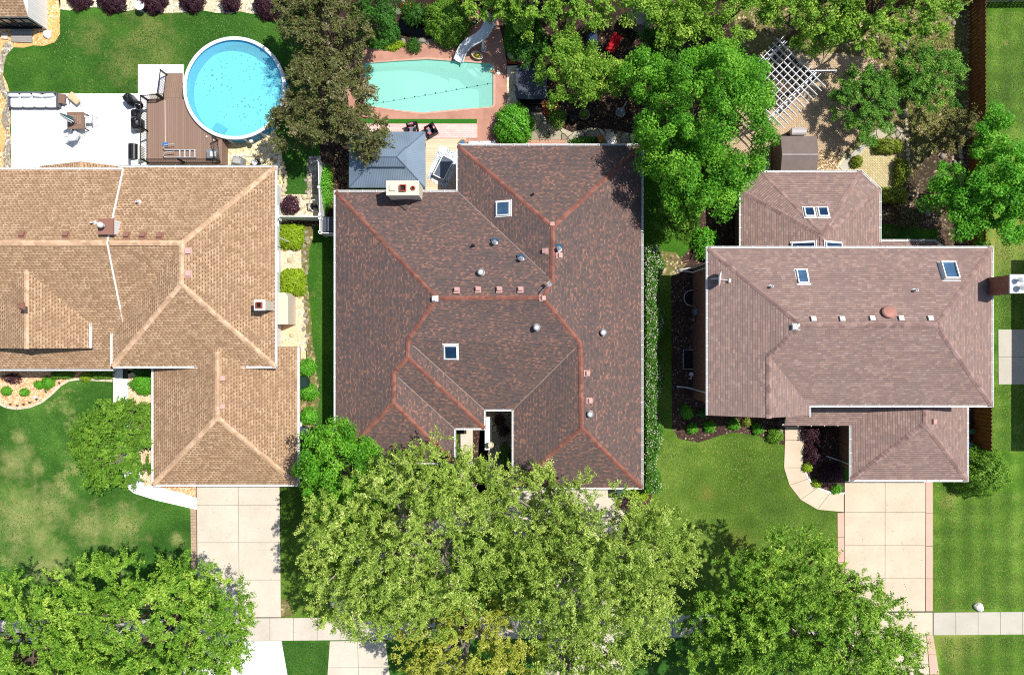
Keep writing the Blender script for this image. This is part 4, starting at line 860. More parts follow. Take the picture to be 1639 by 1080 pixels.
rim.lathe((c.x, c.y, 0), prof, n); rim.f = rim.f[:-2]; rim.uv = rim.uv[:-2]; rim.mi = rim.mi[:-2]; b_ = 0
rim.f += [((5 * n + j), (5 * n + (j + 1) % n), (j + 1) % n, j) for j in range(n)]; rim.uv += [None] * n; rim.mi += [0] * n
rim.build('rim', simple('pool_rim', 'e2e4e6', .4, var=.04), rp)
MB().cyl((c.x, c.y, .02), rP - .18, .06, n).build('floor', m_linerR, rp)
MB().lathe((c.x, c.y, 0), [(rP - .175, 1.1), (rP - .175, 1.102)], n).build('water', m_waterR, rp)
q = P(352, 206, .3); st = MB(); st.box((q.x, q.y, .25), (.75, .55, .34), R(-32)); st.build('sunken_step', simple('step_teal', '3fa6b4', .5), rp)
# in-ground pool
q = P(687, 138); ip = thing('inground_pool', 'in-ground swimming pool with turquoise water and a pinkish deck round it', 'swimming pool', (q.x, q.y, 0))
pts = pp(*POOL); mb = MB(); k = len(pts)
dep = lambda p: -1.1 - 1.0 * max(0, min(1, (p.x - P(640, 0).x) / 4.0))
vs = [Vector((p.x, p.y, .02)) for p in pts] + [Vector((p.x, p.y, dep(p))) for p in pts]
mb.add(vs, [(i, (i + 1) % k, k + (i + 1) % k, k + i) for i in range(k)]); mb.build('side_wall', m_linerG, ip)
fb = MB(); sx0, sx1 = P(585, 0).x, P(790, 0).x
cen = sum(pts, Vector()) / k
# floor as strips so it can slope
def clipx(poly, xa, xb):
    def cl(pl, x, sgn):
        out = []
        for i in range(len(pl)):
            a, b = pl[i], pl[(i + 1) % len(pl)]; ia, ib = sgn * (a.x - x) >= 0, sgn * (b.x - x) >= 0
            if ia: out.append(a)
            if ia != ib: t = (x - a.x) / (b.x - a.x); out.append(a + (b - a) * t)
        return out
    return cl(cl(poly, xa, 1), xb, -1)
for i in range(10):
    xa = sx0 + (sx1 - sx0) * i / 10 - .01; xb = sx0 + (sx1 - sx0) * (i + 1) / 10
    pl = clipx([Vector((p.x, p.y, 0)) for p in pts], xa, xb)
    if len(pl) > 2:
        ar = sum(pl[j].x * pl[(j + 1) % len(pl)].y - pl[(j + 1) % len(pl)].x * pl[j].y for j in range(len(pl))); pl = pl if ar > 0 else pl[::-1]
        fb.add([Vector((p.x, p.y, dep(p))) for p in pl], [tuple(range(len(pl)))])
fb.build('floor', m_linerG, ip)
stp = MB(); a_ = P(775, 105, -.3)
for i in range(3): stp.prism([tuple(v)[:2] for v in pp((789 - 44 + i * 13, 104), (789.4, 105), (789.4, 122 - 0), (789 - 30 + i * 9, 117 - i * 3))], -1.2, -.75 + i * .22)
stp.build('steps', simple('pool_step', 'd6efec', .5), ip)
MB().sheet(pts, -.07).build('water', m_waterG, ip)
cp = MB(); ins = [cen + (p - cen) * 1.0 for p in pts]; outr = [p + (p - cen).normalized() * .16 for p in pts]
for i in range(k):
    j = (i + 1) % k; cp.add([Vector((ins[i].x, ins[i].y, .02)), Vector((outr[i].x, outr[i].y, .035)), Vector((outr[j].x, outr[j].y, .035)), Vector((ins[j].x, ins[j].y, .02)), Vector((ins[i].x, ins[i].y, .045)), Vector((outr[i].x, outr[i].y, .045)), Vector((outr[j].x, outr[j].y, .045)), Vector((ins[j].x, ins[j].y, .045))], [(4, 5, 6, 7), (0, 3, 7, 4), (1, 2, 6, 5)])
cp.build('coping', simple('coping', 'c29a86', .8), ip)
rope = MB(); ra_, rb_ = P(589, 168, -.04), P(789, 133, -.04); rope.tube([ra_, (ra_ + rb_) / 2 + Vector((0, -.05, 0)), rb_], .006, 5)
ro = single('float_rope', rope, simple('rope_teal', '2f8f8a', .7), 'thin rope with small floats strung across the turquoise pool', 'rope')
for i in range(12):
    p_ = ra_ + (rb_ - ra_) * ((i + .5) / 12); MB().lathe((p_.x, p_.y, -.07), [(.01, 0), (.04, .02), (.04, .05), (.01, .07)], 8).build('float', m_blackm, ro)
single('chlorine_float', MB().lathe(P(787, 115, -.06), [(.03, 0), (.08, .02), (.08, .08), (.03, .1)], 12), simple('orange_plastic', 'd98a1e', .5), 'small orange float at the corner of the turquoise pool', 'float')
sk = single('deck_drain', MB().lathe(P(798, 117, .03), [(.13, 0), (.13, .02), (.06, .025)], 20), m_ventW, 'round white lid set in the pinkish pool deck', 'lid')
# pond
pt = pp(*POND); pc = sum(pt, Vector()) / len(pt); pd = thing('pond', 'small dark garden pond among ferns above the turquoise pool', 'pond', (pc.x, pc.y, 0)); mb = MB(); k = len(pt)
mb.add([Vector((p.x, p.y, .02)) for p in pt] + [Vector((p.x * .8 + pc.x * .2, p.y * .8 + pc.y * .2, -.6)) for p in pt] + [Vector((pc.x, pc.y, -.7))], [(i, (i + 1) % k, k + (i + 1) % k, k + i) for i in range(k)] + [(k + i, k + (i + 1) % k, 2 * k) for i in range(k)])
mb.build('basin', m_mulch, pd); MB().sheet(pt, -.08).build('water', m_pondw, pd)
# ================================================================== deck beside the round pool
m_rail = simple('black_rail', '1a1514', .45)
q = P(290, 210); dk = thing('deck', 'raised brown composite deck with black railings beside the round pool', 'deck', (q.x, q.y, 0)); zD = 1.12
arc = [P(375, 141, 1.32) + Vector((math.cos(t), math.sin(t), 0)) * (rP + .03) for t in [R(a) for a in range(258, 188, -8)]]
poly = [P(234.5, 262.5, zD), P(355, 262.5, zD), P(355, 222, zD)] + [Vector((p.x, p.y, zD)) for p in arc] + [P(291, 157, zD), P(262, 157, zD), P(234.5, 159, zD)]
MB().prism([(p.x, p.y) for p in poly], zD - .14, zD).build('decking', m_comp, dk)
sk_ = MB(); skp = [P(234.5, 262.5, zD), P(355, 262.5, zD), P(355, 222, zD)]
for a, b in ((P(236, 160, zD), P(236, 261, zD)), (P(354, 261, zD), P(354, 224, zD)), (P(236, 261, zD), P(354, 261, zD))):
    d = (b - a).normalized(); s_ = Vector((d.y, -d.x, 0)) * .03; sk_.prism([(p.x, p.y) for p in (a - s_, b - s_, b + s_, a + s_)], 0, zD - .15)
sk_.build('skirt', m_comp, dk)
for i in range(5):
    zt = zD - .2 * (i + 1); y0, y1 = 157 - i * 7.8, 157 - (i + 1) * 7.8 - .6; xl = 262.5 + i * .6
    a, b = P(xl, y0 - .2, zt), P(292, y1, zt); st = MB(); st.box(((a.x + b.x) / 2, (a.y + b.y) / 2, zt - .02), (abs(b.x - a.x), abs(a.y - b.y), .04)); st.box(((a.x + b.x) / 2, min(a.y, b.y) + .03, zt / 2 - .02), (abs(b.x - a.x) - .04, .03, max(.02, zt - .05)))
    st.build('step', m_comp, dk)
def railing(parent, a, b, h=.95, nb=None):
    a, b = Vector(a), Vector(b); L = (b - a).length; d = (b - a) / L; ang = math.atan2(d.y, d.x); r = MB(); up = Vector((0, 0, 1))
    for h_, t in ((h, .05), (.1, .035)): r.tube([a + up * h_, b + up * h_], t * .6, 6)
    for p in (a, b): r.box(p + up * (h / 2), (.08, .08, h + .06), ang)
    nb = nb or int(L / .11)
    for i in range(1, nb): p = a + d * (L * i / nb); r.tube([p + up * .1, p + up * h], .011, 5)
    return r.build('railing', m_rail, parent)
D = lambda x, y, z=zD: P(x, y, z)
railing(dk, D(236.5, 161), D(236.5, 210)); railing(dk, D(236.5, 210.5), D(236.5, 260)); railing(dk, D(237.5, 161), D(261, 159)); railing(dk, D(238, 260.5), D(295, 260.5)); railing(dk, D(296, 260.5), D(352, 260.5)); railing(dk, D(352.5, 259), D(349, 225))
railing(dk, D(262, 158), P(267, 120, .15), .92)
ld = MB(); zz_ = zD + .12
for y in (240, 252):
    o_ = 1 if y == 240 else -1
    ld.tube([D(314, y, zz_), D(268, y, zz_), D(263, y - 1, zz_ + .1), D(261, y - 4, zz_ + .2), D(263, y - 7.5, zz_ + .3), D(268, y - 8.5, zz_ + .3), D(279, y - 9.5, zz_ + .3)], .028, 8)
for x in (288, 296, 304, 312): ld.box((D(x, 246, zz_).x, D(x, 246, zz_).y, zz_ + .02), (.09, .52, .04))
single('pool_ladder', ld, m_galv, 'curved metal pool ladder lying flat on the brown deck', 'ladder')
br = MB(); br.tube([D(264, 161, zD + .04), D(264.5, 229, zD + .04)], .018, 6); pb = single('pool_brush', br, m_ventW, 'long white pole with a blue brush lying on the brown deck', 'pool brush')
MB().box(D(264.5, 231, zD + .05), (.34, .2, .08)).build('brush_head', simple('blue_plastic', '2c6fb0', .5), pb)
sb = MB().box(D(341, 247, zD + .23), (.66, .58, .46)); s_o = single('storage_box', sb, m_greym, 'grey box with a white tray on top in the deck corner', 'box'); MB().box(D(341, 246.5, zD + .48), (.36, .34, .06)).build('tray', m_ventW, s_o)
for i, (x, y) in enumerate(((331, 219), (342, 225))): single('light_cap', MB().lathe(D(x, y, zD), [(.06, 0), (.06, .05), (.03, .07)], 12), m_ventW, 'small round white cap on the deck by the round pool', 'cap', 'white caps on the deck')
# pump and filter
q = P(382, 258, .4); hp = MB(); hp.box((q.x, q.y, .3), (.72, .46, .6), R(-10)); ho = single('pool_heater', hp, m_greym, 'grey box-shaped pool heater on the pale stones', 'pool heater'); MB().box((q.x - .05, q.y + .0, .62), (.5, .36, .03), R(-10)).build('grille', simple('light_grille', 'a6a4a0', .5), ho)
for dx in (-.2, .08): MB().lathe((q.x + dx, q.y + .42, .1), [(.1, 0), (.1, .12), (.05, .15)], 12).build('valve', m_ventW, ho)
q = P(407, 260, .6); pf = MB(); pf.lathe((q.x, q.y, 0), [(.27, 0), (.3, .1), (.3, .4), (.2, .5)], 20); po = single('pool_filter', pf, m_blackm, 'black pool filter with a white lid beside the grey heater', 'pool filter'); MB().lathe((q.x - .02, q.y + .02, .5), [(.2, 0), (.2, .05), (.14, .1), (.05, .12)], 18).build('lid', m_ventW, po)
hs = MB(); hs.tube([P(420, 222, .4), P(421, 233, .1), P(417, 240, .08), P(411, 246, .08), P(403, 250, .08), P(390, 249, .1), P(384, 249, .2)], .03, 8); single('pool_hose', hs, m_ventW, 'white ribbed hose running from the round pool to the heater', 'hose')
hs = MB(); hs.tube([P(416, 261, .3), P(428, 259, .12), P(438, 250, .08), P(444, 247, .08), P(445, 253, .08), P(441, 261, .08), P(434, 266, .08)], .022, 8); single('garden_hose', hs, m_greym, 'grey hose looping over the grass edge beside the pool filter', 'hose')
MBo = MB().lathe(P(403, 227, .6), [(.12, 0), (.14, .2), (.08, .3)], 14); single('skimmer_housing', MBo, m_ventW, 'white skimmer housing hanging on the lower rim of the round pool', 'skimmer')
# ================================================================== patio furniture, left garden
m_wicker = simple('grey_wicker', '5b6068', .7, var=.2, scale=20, bump=.4); m_cush = simple('white_cushion', 'e9e9ea', .8, var=.02); m_brown = simple('brown_table', '7d6455', .55, var=.15, scale=6)
def softbox(b, c, size, rot=0.0):
    c = Vector(c); x, y, z = size; prof = []
    for k_, (s_, dz) in enumerate(((.92, -.5), (1, -.3), (1, .2), (.94, .42), (.7, .5))): prof.append((s_, dz * z))
    vs = []; n_ = 20
    for s_, dz in prof:
        for j in range(n_):
            t = 2 * math.pi * j / n_; ct, st_ = math.cos(t), math.sin(t); e = .28
            px_ = math.copysign(abs(ct) ** e, ct) * x / 2 * s_; py_ = math.copysign(abs(st_) ** e, st_) * y / 2 * s_
            vs.append(Vector((px_ * math.cos(rot) - py_ * math.sin(rot), px_ * math.sin(rot) + py_ * math.cos(rot), dz)) + c)
    k_ = len(prof); b.add(vs, [(i * n_ + j, i * n_ + (j + 1) % n_, (i + 1) * n_ + (j + 1) % n_, (i + 1) * n_ + j) for i in range(k_ - 1) for j in range(n_)] + [tuple(range(n_ - 1, -1, -1)), tuple((k_ - 1) * n_ + j for j in range(n_))]); return b
q = P(54, 161, .4); so_ = thing('outdoor_sofa', 'long grey wicker sofa with white cushions on the white patio', 'sofa', (q.x, q.y, 0)); fr = MB()
fr.box((q.x, q.y - .05, .17), (3.2, .85, .24)); fr.box((q.x, q.y + .44, .38), (3.2, .09, .62)); fr.box((q.x - 1.6, q.y, .3), (.1, .9, .5)); fr.box((q.x + 1.6, q.y, .3), (.1, .9, .5)); fr.build('frame', m_wicker, so_)
for i in range(4): softbox(MB(), (q.x - 1.16 + i * .775, q.y - .08, .38), (.76, .76, .17)).build('seat_cushion', m_cush, so_, smooth=True)
rr = random.Random(3)
for i in range(4): softbox(MB(), (q.x - 1.16 + i * .775 + rr.uniform(-.04, .04), q.y + .27, .56), (.68, .2, .34), rr.uniform(-.15, .15)).build('back_cushion', m_cush, so_, smooth=True)
for sx_ in (-1.5, 1.5):
    for sy_ in (-.4, .38): MB().box((q.x + sx_, q.y + sy_, .05), (.07, .07, .1)).build('leg', m_blackm, so_)
def tableobj(name, label, cat, px, py, wx, wy, h, rot, mt, ml, base_z=.05, group=None):
    c = P(px, py, h); t = thing(name, label, cat, (c.x, c.y, base_z), group)
    MB().box((c.x, c.y, h - .025), (wx, wy, .05), rot).build('tabletop', mt, t)
    cr, sr = math.cos(rot), math.sin(rot)
    for sx in (-1, 1):
        for sy in (-1, 1):
            x, y = sx * (wx / 2 - .07), sy * (wy / 2 - .07); MB().box((c.x + x * cr - y * sr, c.y + x * sr + y * cr, (h - .05 + base_z) / 2), (.06, .06, h - .05 - base_z), rot).build('leg', ml, t)
    return t, c
t_, c_ = tableobj('side_table', 'small brown side table at the right end of the patio sofa', 'side table', 98, 158, .5, .62, .45, R(-8), m_brown, m_greym)
q = P(117, 158, .35); cu = MB(); softbox(cu, (q.x - .08, q.y + .14, .32), (.5, .5, .12), R(-40)); softbox(cu, (q.x + .2, q.y - .12, .4), (.5, .42, .12), R(-40)); 
lg_ = thing('lounge_chair', 'low folding chair with tan cushions beside the patio sofa', 'chair', (q.x, q.y, .05)); cu.build('cushion', simple('tan_cloth', 'd9b48e', .85), lg_, smooth=True)
mb = MB(); mb.tube([(q.x - .3, q.y + .05, .3), (q.x + .25, q.y - .4, .3)], .018, 6); mb.tube([(q.x - .05, q.y + .38, .3), (q.x + .45, q.y - .1, .38)], .018, 6); mb.tube([(q.x - .25, q.y, .3), (q.x - .45, q.y - .35, .06)], .018, 6); mb.tube([(q.x + .3, q.y - .1, .35), (q.x + .35, q.y - .4, .06)], .018, 6); mb.build('frame', m_greym, lg_)
t_, c_ = tableobj('patio_table', 'square brown slatted patio table with a closed parasol through it', 'table', 121, 193, 1.12, 1.12, .72, R(1), m_brown, m_blackm)
sl_ = MB()
for i in range(5): sl_.box((c_.x - .3 + i * .15, c_.y + .05, .728), (.09, .6, .012))
sl_.build('slat_inlay', simple('slat_light', '92786a', .6), t_)
pc_ = (c_.x - .02, c_.y - .08); pu = thing('parasol', 'closed teal and white striped parasol standing in the brown table', 'parasol', (pc_[0], pc_[1], .05))
MB().tube([(pc_[0], pc_[1], .06), (pc_[0], pc_[1], 2.35)], .022, 8).build('pole', m_brown, pu); MB().lathe((pc_[0], pc_[1], .06), [(.25, 0), (.25, .06), (.08, .1)], 18).build('base', m_blackm, pu)
cz = MB(); n_ = 24; prof = [(.03, 2.4), (.07, 2.3), (.11, 1.9), (.15, 1.4), (.17, 1.15), (.12, 1.1)]; vs = []
for r_, z_ in prof:
    for j in range(n_): t = 2 * math.pi * j / n_; rr_ = r_ * (1 + .28 * math.cos(8 * t)); vs.append((pc_[0] + rr_ * math.cos(t), pc_[1] + rr_ * math.sin(t), z_))
cz.add(vs, [(i * n_ + j, i * n_ + (j + 1) % n_, (i + 1) * n_ + (j + 1) % n_, (i + 1) * n_ + j) for i in range(5) for j in range(n_)])
for i_ in range(len(cz.f)): cz.mi[i_] = 1 if (i_ % n_) % 3 == 0 else 0
cz.build('canopy', [simple('teal_cloth', '2d5f66', .8), m_cush], pu)
MB().lathe((pc_[0] + .02, pc_[1] - .02, .73), [(.14, 0), (.15, .04), (.11, .06), (.07, .05)], 18).build('collar', m_brown, pu)
def sling_chair(name, label, px, py, rot, mseat, mframe, base_z=.05, group=None):
    c = P(px, py, .45); t = thing(name, label, 'chair', (c.x, c.y, base_z), group, 0); m = Matrix.Translation(c - Vector((0, 0, .45 - base_z + .0))) @ Matrix.Rotation(rot, 4, 'Z')
    s_ = MB(); s_.add([m @ Vector(v) for v in [(-.24, -.25, .40), (.24, -.25, .40), (.24, .2, .36), (-.24, .2, .36), (-.24, -.25, .42), (.24, -.25, .42), (.24, .2, .38), (-.24, .2, .38)]], [(3, 2, 1, 0), (4, 5, 6, 7), (0, 1, 5, 4), (1, 2, 6, 5), (2, 3, 7, 6), (3, 0, 4, 7)]); s_.build('seat', mseat, t)
    s_ = MB(); s_.add([m @ Vector(v) for v in [(-.24, .2, .37), (.24, .2, .37), (.24, .42, .92), (-.24, .42, .92), (-.24, .23, .37), (.24, .23, .37), (.24, .45, .92), (-.24, .45, .92)]], [(0, 1, 2, 3), (7, 6, 5, 4), (0, 4, 5, 1), (1, 5, 6, 2), (2, 6, 7, 3), (3, 7, 4, 0)]); s_.build('backrest', mseat, t)
    for sx in (-.29, .29):
        f = MB(); f.tube([m @ Vector(v) for v in [(sx, -.3, .0), (sx, -.28, .6), (sx, -.1, .64), (sx, .33, .62)]], .018, 6); f.build('armrest', mframe, t)
        f = MB(); f.tube([m @ Vector(v) for v in [(sx, .34, .0), (sx, .2, .38), (sx * .9, .44, .95)]], .018, 6); f.build('leg', mframe, t)
    return t
m_sling = simple('pale_sling', 'd6d8d8', .7); m_frg = simple('grey_frame', '8e9294', .4, metal=.4)
sling_chair('patio_chair', 'pale sling chair at the right side of the brown patio table', 143, 192, R(-92), m_sling, m_frg)
sling_chair('patio_chair', 'pale sling chair pulled out below the brown patio table', 121, 217, R(150), m_sling, m_frg)
q = P(221, 168, .9); kg = thing('kettle_grill', 'round black kettle grill with a shiny lid beside the deck railing', 'grill', (q.x, q.y, .05))
MB().lathe((q.x, q.y, .55), [(.05, 0), (.2, .05), (.28, .2), (.29, .25)], 24).build('bowl', m_blackm, kg, smooth=True); MB().lathe((q.x, q.y, .8), [(.29, 0), (.28, .08), (.2, .2), (.05, .26), (.01, .26)], 24).build('lid', simple('gloss_black', '0c0d12', .12, spec=.7), kg, smooth=True)
MB().box((q.x, q.y + .0, 1.1), (.12, .03, .04)).build('handle', m_greym, kg)
for i in range(3): t = i * 2.09; MB().tube([(q.x + .1 * math.cos(t), q.y + .1 * math.sin(t), .6), (q.x + .28 * math.cos(t), q.y + .28 * math.sin(t), .05)], .015, 6).build('leg', m_greym, kg)
def tarp(name, label, cat, px, py, sx, sy, h, rot, mat, seed, base=.05, z=None):
    c = P(px, py, h * .6); rnd = random.Random(seed); n_ = 22; vs = []; cr, sr = math.cos(rot), math.sin(rot)
    for k_, (s_, zz) in enumerate(((1.06, 0), (1.0, .25), (.96, .6), (.9, .88), (.72, 1.0), (.35, 1.03))):
        for j in range(n_):
            t = 2 * math.pi * j / n_; e = .45; x = math.copysign(abs(math.cos(t)) ** e, math.cos(t)) * sx / 2 * s_; y = math.copysign(abs(math.sin(t)) ** e, math.sin(t)) * sy / 2 * s_; f = 1 + rnd.uniform(-.06, .06)
            vs.append((c.x + (x * cr - y * sr) * f, c.y + (x * sr + y * cr) * f, base + zz * h + (rnd.uniform(-.03, .03) if k_ else 0)))
    b = MB().add(vs, [(i * n_ + j, i * n_ + (j + 1) % n_, (i + 1) * n_ + (j + 1) % n_, (i + 1) * n_ + j) for i in range(5) for j in range(n_)] + [tuple(5 * n_ + j for j in range(n_))])
    return single(name, b, mat, label, cat)
m_tarp = simple('black_tarp', '1c1e23', .35, var=.3, scale=5, bump=.5, bscale=6)
tarp('covered_grill', 'rumpled black cover over something bulky beyond the kettle grill', 'cover', 208, 160, .75, .6, .8, R(-50), m_tarp, 5)
tarp('storage_bag', 'squat black bag between the kettle grill and the gas grill', 'bag', 217, 182, .5, .5, .5, 0, m_tarp, 6)
tarp('covered_cart', 'black covered cart with a small white label below the black bag', 'cart', 219, 199, .62, .82, .8, 0, m_tarp, 7)
q = P(213, 243, .9); gg = thing('gas_grill', 'gas grill with black lid and white side shelves beside the deck', 'grill', (q.x, q.y, .05))
MB().box((q.x + .12, q.y, .45), (.5, .95, .8)).build('cabinet', m_white, gg); lid = MB(); lid.lathe((0, 0, -.5), [(.30, 0), (.30, 1.0)], 16, m=Matrix.Translation((q.x, q.y, .9)) @ Matrix.Rotation(R(90), 4, 'X') @ Matrix.Scale(.8, 4, (0, 1, 0))); lid.build('lid', m_black, gg)
for dy in (-.72, .72): MB().box((q.x + .08, q.y + dy, .85), (.48, .42, .04)).build('shelf', m_white, gg)
MB().tube([(q.x - .27, q.y - .4, .98), (q.x - .27, q.y + .4, .98)], .02, 6).build('handle', m_galv, gg)
# garden house, top left
zS = 2.1; sh = thing('garden_house', 'garden house with tan shingles and white side wall in the upper left corner', 'garden house', P(20, 10))
a, b = P(44.5, 27, zS), P(-75, -60, zS); roofmesh('roof', [[Vector((b.x, a.y, zS)), Vector((a.x, a.y, zS)), Vector((a.x, (a.y + b.y) / 2, zS + 1.0)), Vector((b.x, (a.y + b.y) / 2, zS + 1.0))], [Vector((b.x, b.y, zS)), Vector((a.x, b.y, zS)), Vector((a.x, (a.y + b.y) / 2, zS + 1.0)), Vector((b.x, (a.y + b.y) / 2, zS + 1.0))]], sh, [m_shA, m_soffit], th=.08)
walls(sh, [([(b.x + .1, a.y + .05), (a.x - .04, a.y + .05), (a.x - .04, b.y - .05), (b.x + .1, b.y - .05)], 0, 2.03)], m_siding)
windows(sh, [((a.x - .8 - i * 1.3, a.y + .05, 1.1), 1.1, 1.3, R(180)) for i in range(3)], m_blackm)
porch = MB().prism([tuple(v)[:2] for v in pp((19, 43), (52, 43), (52.5, 69.5), (19.5, 68))], 0, .12); porch.build('porch', boards('weathered_boards', 'b0aca6', '7e7a76', '3c3a38', .22), sh)
MB().prism([tuple(v)[:2] for v in pp((4, 54), (14, 54), (14, 64), (4, 63))], 0, .12).build('step', m_drive, sh)
# ================================================================== fences
def vinyl(name, label, a, b, h=1.75, mat=None):
    t = thing(name, label, 'fence', a); mat = mat or m_white; d = (b - a); L = d.length; d.normalize(); ang = math.atan2(d.y, d.x); up = Vector((0, 0, 1)); k = max(1, round(L / 2.2))
    pn = MB(); c = (a + b) / 2; pn.box(c + up * (h / 2), (L - .04, .03, h - .16), ang)
    kk = int(L / .18)
    for i in range(kk): p = a + d * (L * (i + .5) / kk); pn.box(p + up * (h / 2), (.008, .045, h - .2), ang)
    pn.build('panel', mat, t); r = MB().box(c + up * (h - .04), (L, .06, .08), ang); r.build('top_rail', mat, t)
    for i in range(k + 1):
        p = a + d * (L * i / k); ps_ = MB().box(p + up * (h / 2), (.12, .12, h + .06), ang); o = ps_.build('post', mat, t); MB().box(p + up * (h + .055), (.16, .16, .05), ang).build('cap', mat, o)
    return t
m_vin = simple('white_vinyl', 'd8d8d8', .5, var=.04); z_ = 1.75
G = lambda x, y: Vector((P(x, y, 1.8).x, P(x, y, 1.8).y, 0))
vinyl('vinyl_fence', 'white vinyl fence running down between the left garden and the middle house', G(509, 256), G(511.5, 343), mat=m_vin); vinyl('vinyl_fence', 'white vinyl gate fence between the tan-roofed house and the corner post', G(446, 346), G(511, 346.5), mat=m_vin)
vinyl('vinyl_fence', 'short white vinyl fence beside the dark bin', G(511.5, 349), G(511.5, 371), mat=m_vin); vinyl('vinyl_fence', 'white vinyl fence joining the middle house below the dark bin', G(513, 372.5), G(538, 373), mat=m_vin)
m_cedar = boards('cedar_boards', '6f4026', '553018', '2a1a10', .14, R(90), .85); m_cedarp = simple('cedar_wood', '74502f', .85, var=.35, scale=3, bump=.3); m_greyw = simple('grey_wood', '8a857e', .9, var=.25, scale=3, bump=.3)
def shadowbox(name, label, a, b, h=1.85, mat=None, sp=.125):
    mat = mat or m_cedarp; t = thing(name, label, 'fence', a); d = (b - a); L = d.length; d.normalize(); ang = math.atan2(d.y, d.x); up = Vector((0, 0, 1)); s_ = Vector((d.y, -d.x, 0))
    bd = MB(); k = int(L / sp)
    for i in range(k):
        sd_ = 1 if i % 2 else -1; p = a + d * (L * (i + .5) / k) + s_ * (.028 * sd_); bd.box(p + up * (h / 2 + .02), (.145, .02, h - .02 + (i * 37 % 5) * .004), ang)
    bd.build('boards', mat, t); r = MB()
    for z in (.3, 1.0, 1.6): r.box((a + b) / 2 + up * z, (L, .05, .09), ang)
    r.build('rails', mat, t)
    for i in range(int(L / 2.4) + 1): MB().box(a + d * (2.4 * i) + up * (h / 2), (.09, .09, h), ang).build('post', mat, t)
    return t
F = lambda x, y: P(x, y, 0)
shadowbox('wooden_fence', 'long brown board fence between the right garden and the neighbouring lawn', F(1550, 8), F(1550, 395)); shadowbox('wooden_fence', 'brown board fence crossing the top of the right garden', F(1380, 8), F(1548, 4)); shadowbox('wooden_fence', 'short brown board fence beside the garage of the right house', F(1559, 640), F(1559, 716))
shadowbox('wooden_fence', 'weathered grey board fence at the upper right corner', F(1560, 4), F(1700, 2), mat=m_greyw)
shadowbox('wooden_fence', 'brown board fence behind the trees along the top edge', F(560, -14), F(1376, -6))
# ================================================================== pavilion
def metalroof(name, c, per=.11):
    g = N(name); uv = g.n('ShaderNodeUVMap').outputs[0]; sep = g.n('ShaderNodeSeparateXYZ'); g.l(uv, sep.inputs[0]); f = g.math('FRACT', g.math('DIVIDE', sep.outputs[0], per))
    e = g.math('LESS_THAN', f, .2); c0 = g.mix(g.mr(g.noise(.8, 5, .6), .3, .7), lin(c), lin('7f90a2')); g.base(g.mix(g.math('MULTIPLY', e, .35), c0, lin('465360')), .5, .1)
    g.bump(g.math('PINGPONG', f, .5), .5, .03); return g.m
m_blue = metalroof('blue_metal', '70808f')
zp = 2.5; pv = thing('pavilion', 'pavilion with a two-tier slate blue metal roof beside the timber deck', 'pavilion', P(620, 256))
o4 = [P(558.5, 211, zp), P(680.5, 211, zp), P(680.5, 300.5, zp), P(558.5, 300.5, zp)]; zi = 3.35; i4 = [P(592, 240, zi), P(647, 240, zi), P(647, 264, zi), P(592, 264, zi)]
roofmesh('lower_roof', [[o4[0], o4[1], i4[1], i4[0]], [o4[1], o4[2], i4[2], i4[1]], [o4[2], o4[3], i4[3], i4[2]], [o4[3], o4[0], i4[0], i4[3]]], pv, [m_blue, m_greym], th=.05)
zu = 3.5; u4 = [P(588, 235, zu), P(650, 235, zu), P(650, 267, zu), P(588, 267, zu)]; rr0, rr1 = P(606, 251, zu + .45), P(635, 251, zu + .45)
roofmesh('upper_roof', [[u4[0], u4[1], rr1, rr0], [u4[1], u4[2], rr1], [u4[2], u4[3], rr0, rr1], [u4[3], u4[0], rr0]], pv, [m_blue, m_greym], th=.04)
hp_ = MB()
for a, b in ((o4[0], i4[0]), (o4[1], i4[1]), (o4[2], i4[2]), (o4[3], i4[3]), (u4[0], rr0), (u4[1], rr1), (u4[2], rr1), (u4[3], rr0), (rr0, rr1)): hp_.tube([a + Vector((0, 0, .0)), b + Vector((0, 0, .0))], .035, 6)
hp_.build('hip_trim', simple('blue_trim', '58687a', .5), pv)
for x, y in ((566, 218), (673, 218), (673, 294), (566, 294)): p = P(x, y, 2.4); MB().box((p.x, p.y, 1.22), (.16, .16, 2.44)).build('post', m_blackm, pv)
bm = MB(); 
for a, b in zip(o4, o4[1:] + o4[:1]): a2, b2 = a * .985 + sum(o4, Vector()) / 4 * .015, b * .985 + sum(o4, Vector()) / 4 * .015; a2.z = b2.z = 2.4; d = b2 - a2; bm.box((a2 + b2) / 2, (d.length, .08, .12), math.atan2(d.y, d.x))
bm.build('frame', m_greym, pv)
